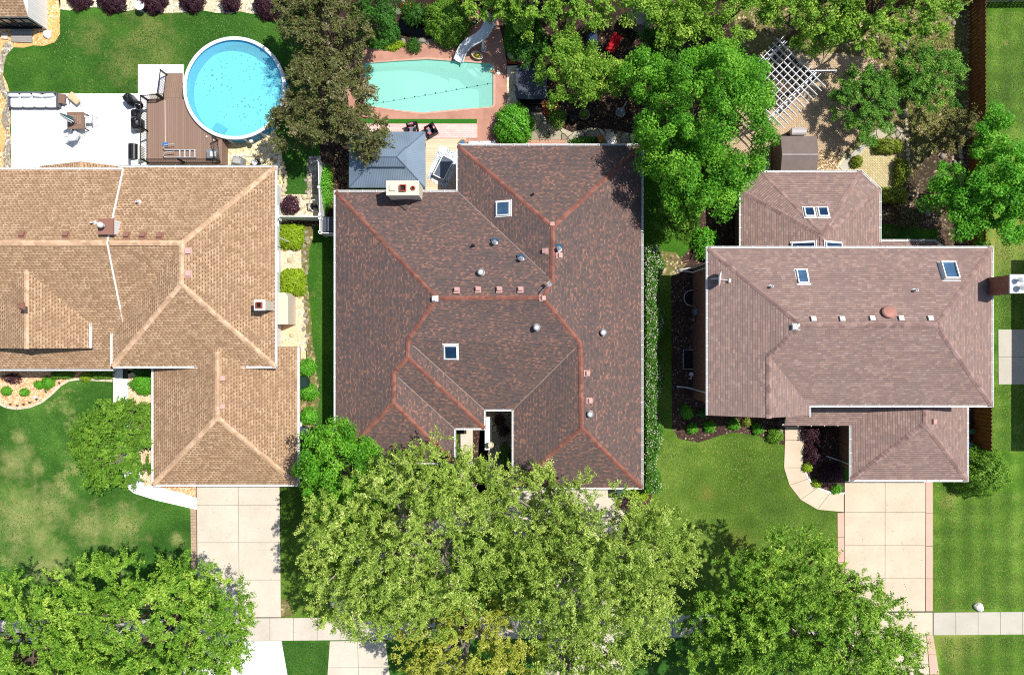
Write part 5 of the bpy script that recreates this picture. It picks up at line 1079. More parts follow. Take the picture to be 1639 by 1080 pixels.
# armchairs with flowered cushions
def flowercloth():
    g = N('flowered_cloth'); v = g.n('ShaderNodeTexVoronoi'); v.inputs['Scale'].default_value = 6; g.l(g.co(), v.inputs['Vector']); sep = g.n('ShaderNodeSeparateColor'); g.l(v.outputs['Color'], sep.inputs[0])
    g.base(g.ramp(sep.outputs[0], [(0, '20242e'), (.4, '6f7f8c'), (.55, 'd06a72'), (.8, 'e8b8b4'), (.9, '2a3440')], 'CONSTANT'), .85); return g.m
m_flower = flowercloth()
def armchair(label, px, py, rot):
    c = P(px, py, .4); t = thing('armchair', label, 'armchair', (c.x, c.y, .09)); m = Matrix.Translation((c.x, c.y, .09)) @ Matrix.Rotation(rot, 4, 'Z')
    b = MB(); b.box((0, 0, .2), (.72, .7, .18), m=m); b.box((0, .33, .45), (.72, .07, .6), m=m); b.box((-.34, 0, .36), (.07, .68, .36), m=m); b.box((.34, 0, .36), (.07, .68, .36), m=m); b.build('frame', m_blackm, t)
    MB().box((0, -.03, .34), (.58, .58, .12), m=m, taper=.92).build('seat_cushion', m_flower, t); MB().box((0, .25, .6), (.56, .12, .4), m=m, taper=.9).build('back_cushion', m_flower, t)
    for x in (-.33, .33):
        for y in (-.32, .32): MB().box((x, y, .05), (.05, .05, .12), m=m).build('leg', m_blackm, t)
armchair('black armchair with flowered cushions half under the blue pavilion roof', 661, 207, R(10)); armchair('black armchair with flowered cushions at the corner of the blue pavilion', 690, 209, R(-60))
def mosaic():
    g = N('mosaic_rug'); mp = g.n('ShaderNodeMapping'); mp.inputs['Rotation'].default_value = (0, 0, R(27)); g.l(g.co(), mp.inputs[0]); v = g.n('ShaderNodeTexVoronoi', feature='DISTANCE_TO_EDGE'); v.inputs['Scale'].default_value = 9; g.l(mp.outputs[0], v.inputs['Vector'])
    ck = g.n('ShaderNodeTexChecker'); ck.inputs['Scale'].default_value = 1.35; g.l(mp.outputs[0], ck.inputs['Vector']); f = g.math('MULTIPLY', g.math('LESS_THAN', v.outputs['Distance'], .08), g.math('ADD', g.math('MULTIPLY', ck.outputs['Fac'], .7), .25))
    g.base(g.mix(f, lin('dfe3e6'), lin('4d6072')), .85); return g.m
m_mos = mosaic()
rg = [P(704.6, 232, .1), P(736, 248, .1), P(714, 304, .1), P(683, 284, .1)]
single('outdoor_rug', MB().prism([(p.x, p.y) for p in rg], .085, .10), m_mos, 'white and blue patterned rug lying askew on the timber deck', 'rug')
q = P(709.5, 268, .5); gt = thing('glass_table', 'grey table with a dark glass top standing askew on the patterned rug', 'table', (q.x, q.y, .1)); rt = Matrix.Translation((q.x, q.y, 0)) @ Matrix.Rotation(R(-27), 4, 'Z')
b = MB(); 
for x, y, sx, sy in ((0, .72, .84, .06), (0, -.72, .84, .06), (.39, 0, .06, 1.38), (-.39, 0, .06, 1.38)): b.box((x, y, .48), (sx, sy, .05), m=rt)
b.build('rim', m_white, gt); MB().box((0, 0, .475), (.72, 1.38, .02), m=rt).build('glass_top', simple('smoked_glass', '59636f', .1, spec=.6), gt)
for x in (-.36, .36):
    for y in (-.68, .68): MB().box((x, y, .28), (.05, .05, .36), m=rt).build('leg', m_white, gt)
q = P(740.5, 229, .5); rt_ = thing('stool', 'round wooden stool with a blue top at the corner of the roof', 'stool', (q.x, q.y, .08)); MB().lathe((q.x, q.y, .08), [(.2, 0), (.24, .1), (.26, .4), (.2, .42)], 20).build('body', simple('honey_wood', 'a8713c', .6), rt_); MB().lathe((q.x, q.y, .5), [(.17, 0), (.17, .03), (.05, .04)], 20).build('top', simple('blue_cloth', '3c6f9c', .7), rt_)
q = P(772, 230, .4); bn = thing('bench', 'long low bench with a speckled blue and white cushion by the house wall', 'bench', (q.x, q.y, .03)); MB().box((q.x, q.y, .24), (1.95, .42, .06)).build('seat', m_blackm, bn); MB().box((q.x, q.y, .31), (1.9, .38, .08), taper=.97).build('cushion', m_mos, bn)
for x in (-.85, .85): MB().box((q.x + x, q.y, .12), (.08, .36, .2)).build('leg', m_blackm, bn)
# hot tub
q = P(850, 132, .9); ht = thing('hot_tub', 'hot tub under a dark grey cover half below the light green tree', 'hot tub', (q.x, q.y, 0)); softbox(MB(), (q.x, q.y, .4), (1.95, 2.1, .8)).build('cabinet', m_black, ht)
softbox(MB(), (q.x, q.y, .86), (2.08, 2.22, .14)).build('cover', simple('dark_vinyl', '3b4350', .45, var=.3, scale=3), ht); MB().box((q.x, q.y, .935), (2.0, .03, .012)).build('fold_seam', m_black, ht)
q = P(857, 168, .3); sp_ = thing('tub_steps', 'two black plastic steps below the hot tub', 'steps', (q.x, q.y, 0)); MB().box((q.x, q.y + .17, .2), (.82, .34, .4)).build('step', m_blackm, sp_); MB().box((q.x, q.y - .2, .1), (.82, .38, .2)).build('step', m_blackm, sp_)
# slide
sp3 = thing('pool_slide', 'curved pale grey water slide at the corner of the turquoise pool', 'water slide', P(758, 70)); m_sl = simple('slide_plastic', 'd3d8dc', .35, var=.05)
path = [(734, 99.5, .22), (737.5, 89, .38), (742, 80, .58), (749.5, 72, .82), (757, 67.3, 1.02), (765, 63, 1.22), (772.5, 57.5, 1.45), (778, 50.5, 1.65), (782, 43.5, 1.8), (785, 38, 1.85)]
ctr = [P(*p_) for p_ in path]; ch = MB(); vs = []; secs = [(-.36, .22), (-.33, .26), (-.27, .24), (-.22, .06), (-.1, 0), (.1, 0), (.22, .06), (.27, .24), (.33, .26), (.36, .22), (.24, -.04), (0, -.07), (-.24, -.04)]
for i, p_ in enumerate(ctr):
    d = (ctr[min(i + 1, len(ctr) - 1)] - ctr[max(i - 1, 0)]); d.z = 0; d.normalize(); s_ = Vector((d.y, -d.x, 0))
    for o1, o2 in secs: vs.append(p_ + s_ * o1 + Vector((0, 0, o2)))
m__ = len(secs); ch.add(vs, [(i * m__ + j, (i + 1) * m__ + j, (i + 1) * m__ + (j + 1) % m__, i * m__ + (j + 1) % m__) for i in range(len(ctr) - 1) for j in range(m__)]); ch.build('chute', m_sl, sp3, smooth=True)
q = P(774, 80, 0.03); t0 = P(770, 60, 1.3); MB().tube([q, (q.x, q.y, 1.0), (t0.x + .15, t0.y - .2, 1.28)], [.12, .09, .07], 12).build('leg', m_sl, sp3); MB().cyl((q.x, q.y, .03), .19, .05, 18).build('foot', m_sl, sp3)
q = P(789, 42, .03); lad = MB()
for dx, dy in ((-.22, .12), (.22, -.12)): lad.tube([(q.x + dx, q.y + dy, .03), (q.x + dx, q.y + dy, 1.7), (q.x + dx - .1, q.y + dy - .12, 2.3), (q.x + dx - .28, q.y + dy - .25, 2.0)], .04, 8)
for i in range(6): lad.tube([(q.x - .22, q.y + .12, .3 + i * .26), (q.x + .22, q.y - .12, .3 + i * .26)], .03, 6)
lad.build('ladder', m_sl, sp3)
# oval planter, inflatable etc.
q = P(764, 89.5, .2); fp = thing('flower_planter', 'oval planter of yellow flowers beside the water slide', 'planter', (q.x, q.y, .03)); rt = Matrix.Translation((q.x, q.y, 0)) @ Matrix.Rotation(R(-22), 4, 'Z')
MB().lathe((0, 0, .03), [(.3, 0), (.42, .28), (.38, .3), (.32, .2)], 24, m=rt, sy=.6).build('pot', simple('white_pot', 'd8c9bd', .7), fp); MB().lathe((0, 0, .2), [(.34, 0), (.2, .03), (.01, .04)], 20, m=rt, sy=.6).build('soil', m_mulch, fp)
q = P(760, 24, .5); fl_ = thing('inflatable_toy', 'pink and purple inflatable toy under the trees above the pool deck', 'inflatable', (q.x, q.y, 0)); MB().tube([(q.x - .1, q.y - .3, .25), (q.x + .15, q.y - .05, .3), (q.x + .2, q.y + .25, .35), (q.x + .0, q.y + .4, .7), (q.x - .05, q.y + .65, .9)], [.12, .2, .16, .09, .1], 10).build('body', simple('pink_vinyl', 'c6569c', .35), fl_, smooth=True)
MB().tube([(q.x - .18, q.y - .42, .14), (q.x + .12, q.y - .35, .14)], .1, 8).build('tail', simple('purple_vinyl', '3c3f78', .4), fl_, smooth=True)
def lounger(label, px, py, rot, mat, z=.0):
    c = P(px, py, .4); t = thing('lounge_chair', label, 'lounge chair', (c.x, c.y, z)); m = Matrix.Translation((c.x, c.y, z)) @ Matrix.Rotation(rot, 4, 'Z')
    for nm, a in (('seat', [(-.32, -.5, .34), (.32, -.5, .34), (.32, .1, .3), (-.32, .1, .3)]), ('backrest', [(-.32, .1, .3), (.32, .1, .3), (.32, .62, .78), (-.32, .62, .78)])):
        vs = [m @ Vector(v) for v in a] + [m @ (Vector(v) + Vector((0, 0, .05))) for v in a]; MB().add(vs, [(3, 2, 1, 0), (4, 5, 6, 7), (0, 1, 5, 4), (1, 2, 6, 5), (2, 3, 7, 6), (3, 0, 4, 7)]).build(nm, mat, t)
    for x in (-.34, .34): MB().tube([m @ Vector(v) for v in [(x, -.48, 0), (x, -.48, .5), (x, .2, .5), (x, .45, .0)]], .02, 6).build('leg', m_blackm, t)
lounger('red lounge chair on the dark mulch between the trees', 981, 72, R(-28), simple('red_cloth', 'b01020', .8)); lounger('dark blue lounge chair beside the red one', 951, 71, R(20), simple('navy_cloth', '3c4f6f', .8))
q = P(993, 180, .1); ub = thing('parasol_stand', 'round grey parasol base with a leaning pole stub on the flagstones', 'parasol base', (q.x, q.y, .01)); MB().lathe((q.x, q.y, .012), [(.33, 0), (.33, .07), (.12, .11), (.05, .16)], 24).build('disc', m_greym, ub); MB().tube([(q.x, q.y, .1), (q.x + .35, q.y + .55, .75)], .03, 8).build('pole', m_ventW, ub)
tarp('covered_planter', 'shiny black bag slumped at the edge of the flagstone path', 'bag', 919, 188, .75, .55, .55, R(15), m_tarp, 12, .0)
q = P(935, 184, .2); pr = MB().lathe((q.x, q.y, .01), [(.26, 0), (.36, .3), (.32, .32), (.28, .2), (.02, .2)], 24); single('round_pot', pr, simple('stone_pot', '9c927e', .85), 'round stone pot at the edge of the flagstone path', 'pot')
sling_chair('garden_chair', 'white garden chair close to the upper wall of the middle house', 978, 226, R(20), m_white, m_white, .012)
q = P(962, 222, .3); bx = MB().box((q.x, q.y, .18), (.4, .35, .34), R(30)); single('wooden_crate', bx, simple('crate_wood', 'b5713f', .8), 'small orange-brown crate beside the white garden chair', 'crate')
ph = thing('playhouse', 'playhouse with a dark sloping roof under the trees at the top', 'playhouse', P(1022, 38)); rt = Matrix.Translation(P(1024, 38, 0)) @ Matrix.Rotation(R(-35), 4, 'Z')
MB().box((0, 0, .75), (1.3, 1.2, 1.5), m=rt).build('wall', m_greyw, ph); MB().add([rt @ Vector(v) for v in [(-.8, -.75, 1.45), (.8, -.75, 1.45), (.8, .0, 2.1), (-.8, .0, 2.1), (.8, .75, 1.45), (-.8, .75, 1.45), (0, -.75, 1.35), (0, .75, 1.35)]], [(0, 1, 2, 3), (3, 2, 4, 5), (0, 3, 5), (1, 4, 2)]).build('roof', simple('slate_roof', '39414c', .6), ph)
single('white_pole', MB().tube([P(1043, 46, 0), P(1043, 46, 0) + Vector((0, 0, 2.2))], .04, 8), m_ventW, 'thin white pole standing beside the playhouse', 'pole')
# bins and yard things
def bin_(label, px, py, rot, mat, name='wheelie_bin', h=1.05, sx=.6, sy=.7):
    c = P(px, py, h); t = thing(name, label, 'bin', (c.x, c.y, 0)); m = Matrix.Translation((c.x, c.y, 0)) @ Matrix.Rotation(rot, 4, 'Z'); b = MB(); b.add([m @ Vector(v) for v in [(-sx * .4, -sy * .4, .05), (sx * .4, -sy * .4, .05), (sx * .4, sy * .4, .05), (-sx * .4, sy * .4, .05), (-sx / 2, -sy / 2, h - .05), (sx / 2, -sy / 2, h - .05), (sx / 2, sy / 2, h - .05), (-sx / 2, sy / 2, h - .05)]], [(3, 2, 1, 0), (4, 5, 6, 7), (0, 1, 5, 4), (1, 2, 6, 5), (2, 3, 7, 6), (3, 0, 4, 7)]); b.build('body', mat, t)
    MB().box((0, 0, h - .01), (sx + .06, sy + .06, .07), m=m, taper=.9).build('lid', mat, t); MB().tube([m @ Vector((-sx / 2, sy / 2 + .05, h - .08)), m @ Vector((sx / 2, sy / 2 + .05, h - .08))], .02, 6).build('handle', m_blackm, t)
    for x in (-1, 1): MB().lathe((0, 0, -.03), [(.1, 0), (.1, .06)], 12, m=m @ Matrix.Translation((x * sx * .42, sy * .42, .1)) @ Matrix.Rotation(R(90), 4, 'Y')).build('wheel', m_blackm, t)
    return t
m_bing = simple('bin_grey', '3c4650', .5)
t_ = bin_('dark grey two-lidded bin behind the short white fence', 523, 359, 0, m_bing, sx=.9, sy=.95, h=1.1); q = P(525.5, 359, 1.15); MB().box((q.x, q.y, 1.16), (.09, .9, .012)).build('lid_strip', m_ventW, t_)
bin_('dark green bin against the garage wall of the tan-roofed house', 484, 612, R(15), simple('bin_green', '16342c', .5)); bin_('dark bin with a pale lid near the lower garage corner of the tan-roofed house', 486, 692, R(80), m_bing); bin_('dark teal bin beside the garage corner of the middle house', 995, 787, R(5), simple('bin_teal', '2c4650', .5), h=1.0)
single('white_bucket', MB().lathe(P(481, 678, .3), [(.16, 0), (.2, .35), (.1, .36)], 16), m_ventW, 'white bucket between the green bushes by the tan-roofed garage', 'bucket')
q = P(504, 330, .4); hr = thing('hose_reel', 'white hose reel cart standing by the gate fence', 'hose reel', (q.x, q.y, 0)); MB().tube([(q.x - .3, q.y + .35, .7), (q.x - .34, q.y - .1, .5), (q.x - .2, q.y - .3, .1), (q.x + .22, q.y - .3, .1), (q.x + .3, q.y - .1, .5), (q.x + .22, q.y + .35, .7)], .05, 8, closed=True).build('frame', m_ventW, hr, smooth=True); MB().lathe((-.0, 0, -.22), [(.22, 0), (.22, .04), (.1, .05), (.1, .39), (.22, .4), (.22, .44)], 18, m=Matrix.Translation((q.x, q.y, .32)) @ Matrix.Rotation(R(90), 4, 'Y')).build('drum', m_blackm, hr)
# storage shed and grill behind the right house
zs = 2.0; ss = thing('storage_shed', 'brown grey resin storage shed behind the right house', 'shed', P(1278, 245)); a, b = P(1249.5, 218, zs), P(1307.5, 276, zs)
mb = MB(); ym = (a.y + b.y) / 2; ym = P(0, 248, zs + .2).y
mb.add([(a.x, b.y, zs), (b.x, b.y, zs), (b.x, ym, zs + .28), (a.x, ym, zs + .28), (b.x, a.y, zs), (a.x, a.y, zs), (a.x, b.y, zs - .08), (b.x, b.y, zs - .08), (b.x, a.y, zs - .08), (a.x, a.y, zs - .08)], [(0, 1, 2, 3), (3, 2, 4, 5), (6, 7, 1, 0), (5, 4, 8, 9), (1, 7, 8, 4, 2), (0, 3, 5, 9, 6), (9, 8, 7, 6)]); mb.build('roof', simple('resin_roof', '6d5f5a', .6, var=.12, scale=2), ss)
MB().box(((a.x + b.x) / 2, ym, zs + .285), (b.x - a.x, .09, .03)).build('ridge_strip', simple('resin_pale', '8f8480', .6), ss); MB().box(((a.x + b.x) / 2, (a.y + b.y) / 2, zs / 2 - .05), (b.x - a.x - .1, a.y - b.y - .1, zs - .1)).build('wall', simple('resin_wall', '5c4d42', .7), ss); MB().box(((a.x + b.x) / 2, a.y - .03, .95), (1.4, .05, 1.8)).build('door', m_ventb, ss)
q = P(1278, 211, .95); g2 = thing('gas_grill', 'small grill with a pale grey lid against the brown storage shed', 'grill', (q.x, q.y, .02)); MB().box((q.x, q.y, .45), (.85, .42, .82)).build('cabinet', m_blackm, g2); MB().lathe((0, 0, -.5), [(.2, 0), (.24, .03), (.24, .97), (.2, 1.0)], 16, m=Matrix.Translation((q.x, q.y, .93)) @ Matrix.Rotation(R(90), 4, 'Y') @ Matrix.Scale(.75, 4, (1, 0, 0))).build('lid', simple('lid_grey', 'a9a5a6', .4), g2)
MB().tube([(q.x - .3, q.y + .24, 1.0), (q.x + .3, q.y + .24, 1.0)], .018, 6).build('handle', m_galv, g2)
# pergola
pg_ = thing('pergola', 'pale grey open lattice pergola turned at an angle on the tan pavers', 'pergola', P(1243, 132)); m_pg = simple('grey_white_paint', 'd4d6da', .7, var=.12, scale=4)
cp_ = P(1244, 131, 2.55); U = Vector((.707, -.707, 0)); V = Vector((.707, .707, 0)); angU, angV = R(-45), R(45)
for i in range(11):
    o = cp_ + V * ((i - 5) * .37); l_ = MB(); p0, p1 = o - U * 2.1, o + U * 2.15; z0, z1 = 2.62, 2.76
    l_.box((p0 + p1) / 2 + Vector((0, 0, .14)), (4.0, .045, .14), angU); e = p1 + U * .0
    t0_ = e - U * .16; l_.add([t0_ + V * .022 + Vector((0, 0, .07)), t0_ - V * .022 + Vector((0, 0, .07)), t0_ - V * .022 + Vector((0, 0, .21)), t0_ + V * .022 + Vector((0, 0, .21)), e + U * .25 + V * .02 + Vector((0, 0, .17)), e + U * .25 - V * .02 + Vector((0, 0, .17)), e + U * .25 - V * .02 + Vector((0, 0, .21)), e + U * .25 + V * .02 + Vector((0, 0, .21))], [(0, 1, 5, 4), (1, 2, 6, 5), (2, 3, 7, 6), (3, 0, 4, 7), (4, 5, 6, 7)]); l_.build('rafter', m_pg, pg_)
for i in range(10): o = cp_ + U * ((i - 4.7) * .37) + Vector((0, 0, .235)); MB().box(o, (4.4, .04, .05), angV).build('slat', m_pg, pg_)
for s_ in (-1.5, 1.35): o = cp_ + U * s_; MB().box(o - Vector((0, 0, .04)), (4.3, .09, .2), angV).build('beam', m_pg, pg_)
for su in (-1.5, 1.35):
    for sv in (-1.75, 1.75): o = cp_ + U * su + V * sv; MB().box((o.x, o.y, 1.2), (.13, .13, 2.4), R(45)).build('post', m_pg, pg_)
o = cp_ + V * 2.0 + U * 1.1; MB().box(o + Vector((.55, 0.02, .1)), (2.0, .06, .12), R(1)).build('end_beam', m_pg, pg_)
# small clutter by the right garage
single('blue_bucket', MB().lathe(P(1549, 711, .3), [(.13, 0), (.16, .3), (.14, .31), (.12, .2)], 16), simple('blue_bucket_plastic', '2f7fb5', .5), 'blue bucket beside the short brown fence', 'bucket')
for y, lb in ((690, 'green pot standing between the garage and the short brown fence'), (676, 'dark coil of hose between the garage and the short brown fence')):
    if y == 690: single('plant_pot', MB().lathe(P(1553, y, .2), [(.12, 0), (.17, .3), (.14, .3), (.13, .22)], 16), simple('green_pot', '3c6f5a', .6), lb, 'pot')
    else: single('hose_coil', MB().tube([P(1553, y, .1) + Vector((.22 * math.cos(t), .22 * math.sin(t), .01 * t)) for t in [i * .5 for i in range(26)]], .02, 6), m_blackm, lb, 'hose')
q = P(800, 673, .3); fp_ = thing('fire_pit', 'round dark metal fire pit in the shaded courtyard', 'fire pit', (q.x, q.y, 0)); m_rust = simple('rusty_metal', '4a3428', .7, var=.3, scale=6)
MB().lathe((q.x, q.y, .1), [(.15, 0), (.34, .15), (.38, .22), (.34, .22), (.15, .1)], 24).build('bowl', m_rust, fp_); sp_b = MB()
for i in range(6): t = i * math.pi / 6; sp_b.tube([(q.x - .34 * math.cos(t), q.y - .34 * math.sin(t), .34), (q.x + .34 * math.cos(t), q.y + .34 * math.sin(t), .34)], .014, 5)
sp_b.build('grate', m_rust, fp_)
for x, y, lb in ((786, 711, 'pale round pot on the walkway edge beside the courtyard'),): single('round_pot', MB().lathe(P(x, y, .3), [(.14, 0), (.2, .3), (.16, .3), (.14, .2)], 18), simple('cream_pot', 'cfc3a8', .8), lb, 'pot')
single('doormat', MB().prism([tuple(v)[:2] for v in pp((731, 686), (742.5, 686), (742.5, 693), (731, 693))], .046, .07), m_black, 'black doormat at the front door of the middle house', 'doormat')
# ================================================================== stones
def rockmesh(seed, sx, sy, sz, rough=.22):
    rnd = random.Random(seed); b = MB(); n_ = 9; vs = []; ph_ = [rnd.uniform(0, 6.28) for _ in range(4)]
    for zz, s_ in ((0, .95), (.45, 1.0), (.8, .8), (1.0, .42)):
        for j in range(n_): t = 2 * math.pi * j / n_; f = s_ * (1 + rough * .6 * math.sin(2 * t + ph_[0]) + rough * .5 * math.sin(3 * t + ph_[1]) + rnd.uniform(-.05, .05)); vs.append((sx / 2 * f * math.cos(t), sy / 2 * f * math.sin(t), sz * zz + rnd.uniform(-.02, .02) * sz))
    return b.add(vs, [(i * n_ + j, i * n_ + (j + 1) % n_, (i + 1) * n_ + (j + 1) % n_, (i + 1) * n_ + j) for i in range(3) for j in range(n_)] + [tuple(3 * n_ + j for j in range(n_))])
m_stone = simple('field_stone', 'b8aa8e', .9, var=.3, scale=5, bump=.6, bscale=14); m_stoneg = simple('grey_stone', '8d877c', .9, var=.3, scale=5, bump=.6, bscale=14); m_stonew = simple('white_stone', 'dcdad2', .85, var=.1, scale=4, bump=.5, bscale=10)
def stones(label, pts, s0, s1, mat, group, seed=0, flat=.4, z=0):
    rnd = random.Random(seed); pr_ = []
    for i, (x, y) in enumerate(pts):
        if i < 4: o = rockmesh(seed + i, 1, .8, .5).build('stone', mat); pr_.append(o)
        else: o = pr_[i % 4].copy(); col.objects.link(o)
        s_ = rnd.uniform(s0, s1); o.location = P(x, y, 0) + Vector((0, 0, z)); o.rotation_euler.z = rnd.uniform(0, 6.28); o.scale = (s_, s_, s_ * flat * 2); tag(o, label, 'stone', group)
rnd = random.Random(77)
stones('rough pale border stone on the lawn edge beside the tan-roofed house', [(449 + 7 * math.sin(y * .05) + rnd.uniform(-1, 1) + (y - 262) * .06, y) for y in range(262, 322, 7)], .32, .5, m_stone, 'border stones up the lawn edge', 31)
stones('squared cream stone in the short row across the lawn end', [(462 + i * 8.2, 316.5) for i in range(5)], .3, .36, m_stone, 'row of stones across the lawn end', 41)
stones('small grey rock in the dry strip beside the white fence', [(492 + rnd.uniform(-3, 3), y) for y in range(262, 320, 9)], .15, .3, m_stoneg, 'rocks beside the white fence', 51)
stones('rough stone along the side bed of the tan-roofed house', [(489 + rnd.uniform(-3, 3), y) for y in range(372, 560, 11)], .25, .42, m_stoneg, 'stones along the side bed', 61, .25)
stones('pale rock at the pond edge', [(627, 68), (670, 70), (676, 66), (683, 68), (690, 66), (697, 63), (646, 67), (638, 20), (646, 4), (702, 60), (712, 58)], .3, .6, m_stoneg, 'rocks round the pond', 71)
stones('flat stepping stone beside the hot tub', [(818, 90), (833, 96)], .5, .6, m_stone, 'stepping stones beside the hot tub', 81, .12)
stones('pale edging stone along the bare ground inside the brown fence', [(1537 + rnd.uniform(-1, 1), y) for y in range(206, 394, 9)], .34, .44, m_stone, 'edging stones inside the brown fence', 91, .3)
stones('pale edging stone between the yellow pavers and the bare ground', [(1449 + (y - 180) * .05, y) for y in range(176, 285, 8)] + [(1400 + i * 8, 223 + i * .6) for i in range(6)], .28, .4, m_stone, 'edging stones round the small patio', 101, .3)
stones('grey rock among the weeds at the top of the right garden', [(1522, 18), (1530, 26), (1518, 30), (1532, 12), (1526, 38), (1440, 70), (1447, 78), (1452, 66), (1410, 90), (1508, 250), (1528, 262), (1475, 330), (1484, 342)], .25, .5, m_stoneg, 'rocks in the right garden', 111)
def one_stone(label, x, y, s_, mat, seed, flat=.6, cat='boulder'): o = rockmesh(seed, s_, s_ * .85, s_ * flat).build('boulder', mat); o.location = P(x, y, 0); tag(o, label, cat)
one_stone('white boulder on the lawn beside the sidewalk', 1565, 970, .68, m_stonew, 5, .5); one_stone('white rock on the tan chips beside the garden house', 77, 56, .65, m_stonew, 6, .35); one_stone('white rock in the peach chip bed', 57, 635, .3, m_stonew, 7); one_stone('pale rock on the gravel between the two clipped junipers', 466, 416, .5, m_stone, 8, .25); one_stone('rock on the gravel below the cream bay', 467, 537, .35, m_stone, 9, .3); one_stone('big rock beside the cream walkway of the right house', 1247, 690, .5, m_stoneg, 19)
single('white_basin', MB().lathe(P(228, 13, .3), [(.1, 0), (.12, .3), (.3, .36), (.32, .4), (.25, .38), (.02, .34)], 22), m_ventW, 'white bowl standing between the third purple shrub and the lawn', 'bowl')
# concrete strips
one = MB().prism([tuple(v)[:2] for v in pp((1342, 268), (1384, 224), (1392, 231), (1351, 276))], .02, .07); single('garden_step', one, m_sideR, 'pale concrete step strip along the small yellow patio', 'step')
kb = MB(); kp = [(-60, 640), (0, 645), (12, 651), (28, 653.5), (48, 651), (68, 643), (84, 630), (98, 616), (112, 608), (130, 606), (160, 608), (181, 609)]
for a, b in zip(kp[:-1], kp[1:]):
    A_, B_ = P(*a), P(*b); L = (B_ - A_).length; k = max(1, int(L / .42))
    for i in range(k): p0 = A_ + (B_ - A_) * ((i + .03) / k); p1 = A_ + (B_ - A_) * ((i + .97) / k); kb.box((p0 + p1) / 2 + Vector((0, 0, .05)), ((p1 - p0).length, .17, .12), math.atan2((B_ - A_).y, (B_ - A_).x))
single('garden_edging', kb, m_edge, 'curved pale block edging between the peach chips and the front lawn', 'edging')
bs = simple('solar_light', '54504c', .5)
q0 = random.Random(5); first = None
for i, (x, y) in enumerate(((20, 646), (31, 648), (41, 646), (51, 643), (62, 638), (77, 626), (85, 615), (98, 612), (108, 604))):
    if first is None: first = single('path_light', MB().lathe((0, 0, 0), [(.015, 0), (.015, .25), (.07, .26), (.05, .34), (.01, .36)], 10), bs, 'small dark garden light along the peach chip bed', 'garden light', 'lights along the peach bed'); o = first
    else: o = first.copy(); col.objects.link(o)
    o.location = P(x, y, 0)
# ================================================================== foliage
def leaves_mesh(name, mat, parent, Pn, Nn, Ln, Wn, tone, seed=0, origin=(0, 0, 0)):
    rng = np.random.default_rng(seed); n = len(Pn); Pn = Pn - np.array(origin)
    Nn = Nn / np.maximum(np.linalg.norm(Nn, axis=1, keepdims=True), 1e-6); r = rng.normal(size=(n, 3)); t = r - Nn * (r * Nn).sum(1, keepdims=True); t /= np.maximum(np.linalg.norm(t, axis=1, keepdims=True), 1e-6); b = np.cross(Nn, t)
    L = Ln[:, None]; W = Wn[:, None]; v = np.empty((n, 4, 3), np.float32)
    v[:, 0] = Pn - t * L / 2; v[:, 1] = Pn + b * W / 2 - t * L * .05; v[:, 2] = Pn + t * L / 2 - Nn * L * .12; v[:, 3] = Pn - b * W / 2 - t * L * .05
    me = bpy.data.meshes.new(name); me.vertices.add(n * 4); me.loops.add(n * 4); me.polygons.add(n); me.vertices.foreach_set('co', v.ravel()); me.loops.foreach_set('vertex_index', np.arange(n * 4, dtype=np.int32)); me.polygons.foreach_set('loop_start', np.arange(0, n * 4, 4, dtype=np.int32))
    try: me.polygons.foreach_set('loop_total', np.full(n, 4, np.int32))
    except Exception: pass
    at = me.attributes.new('tone', 'FLOAT', 'FACE'); at.data.foreach_set('value', np.clip(tone, 0, 1).astype(np.float32)); me.materials.append(mat); me.update(calc_edges=True)
    o = bpy.data.objects.new(name, me); col.objects.link(o)
    if parent is not None: o.parent = parent; ORG[o.name] = ORG.get(parent.name, Vector())
    return o
def outline(rng, irr, ks=(2, 3, 5, 8)):
    a = rng.normal(size=len(ks)) * irr / np.sqrt(np.array(ks)); ph = rng.uniform(0, 6.28, len(ks))
    return lambda th: 1 + sum(a[i] * np.sin(ks[i] * th + ph[i]) for i in range(len(ks)))
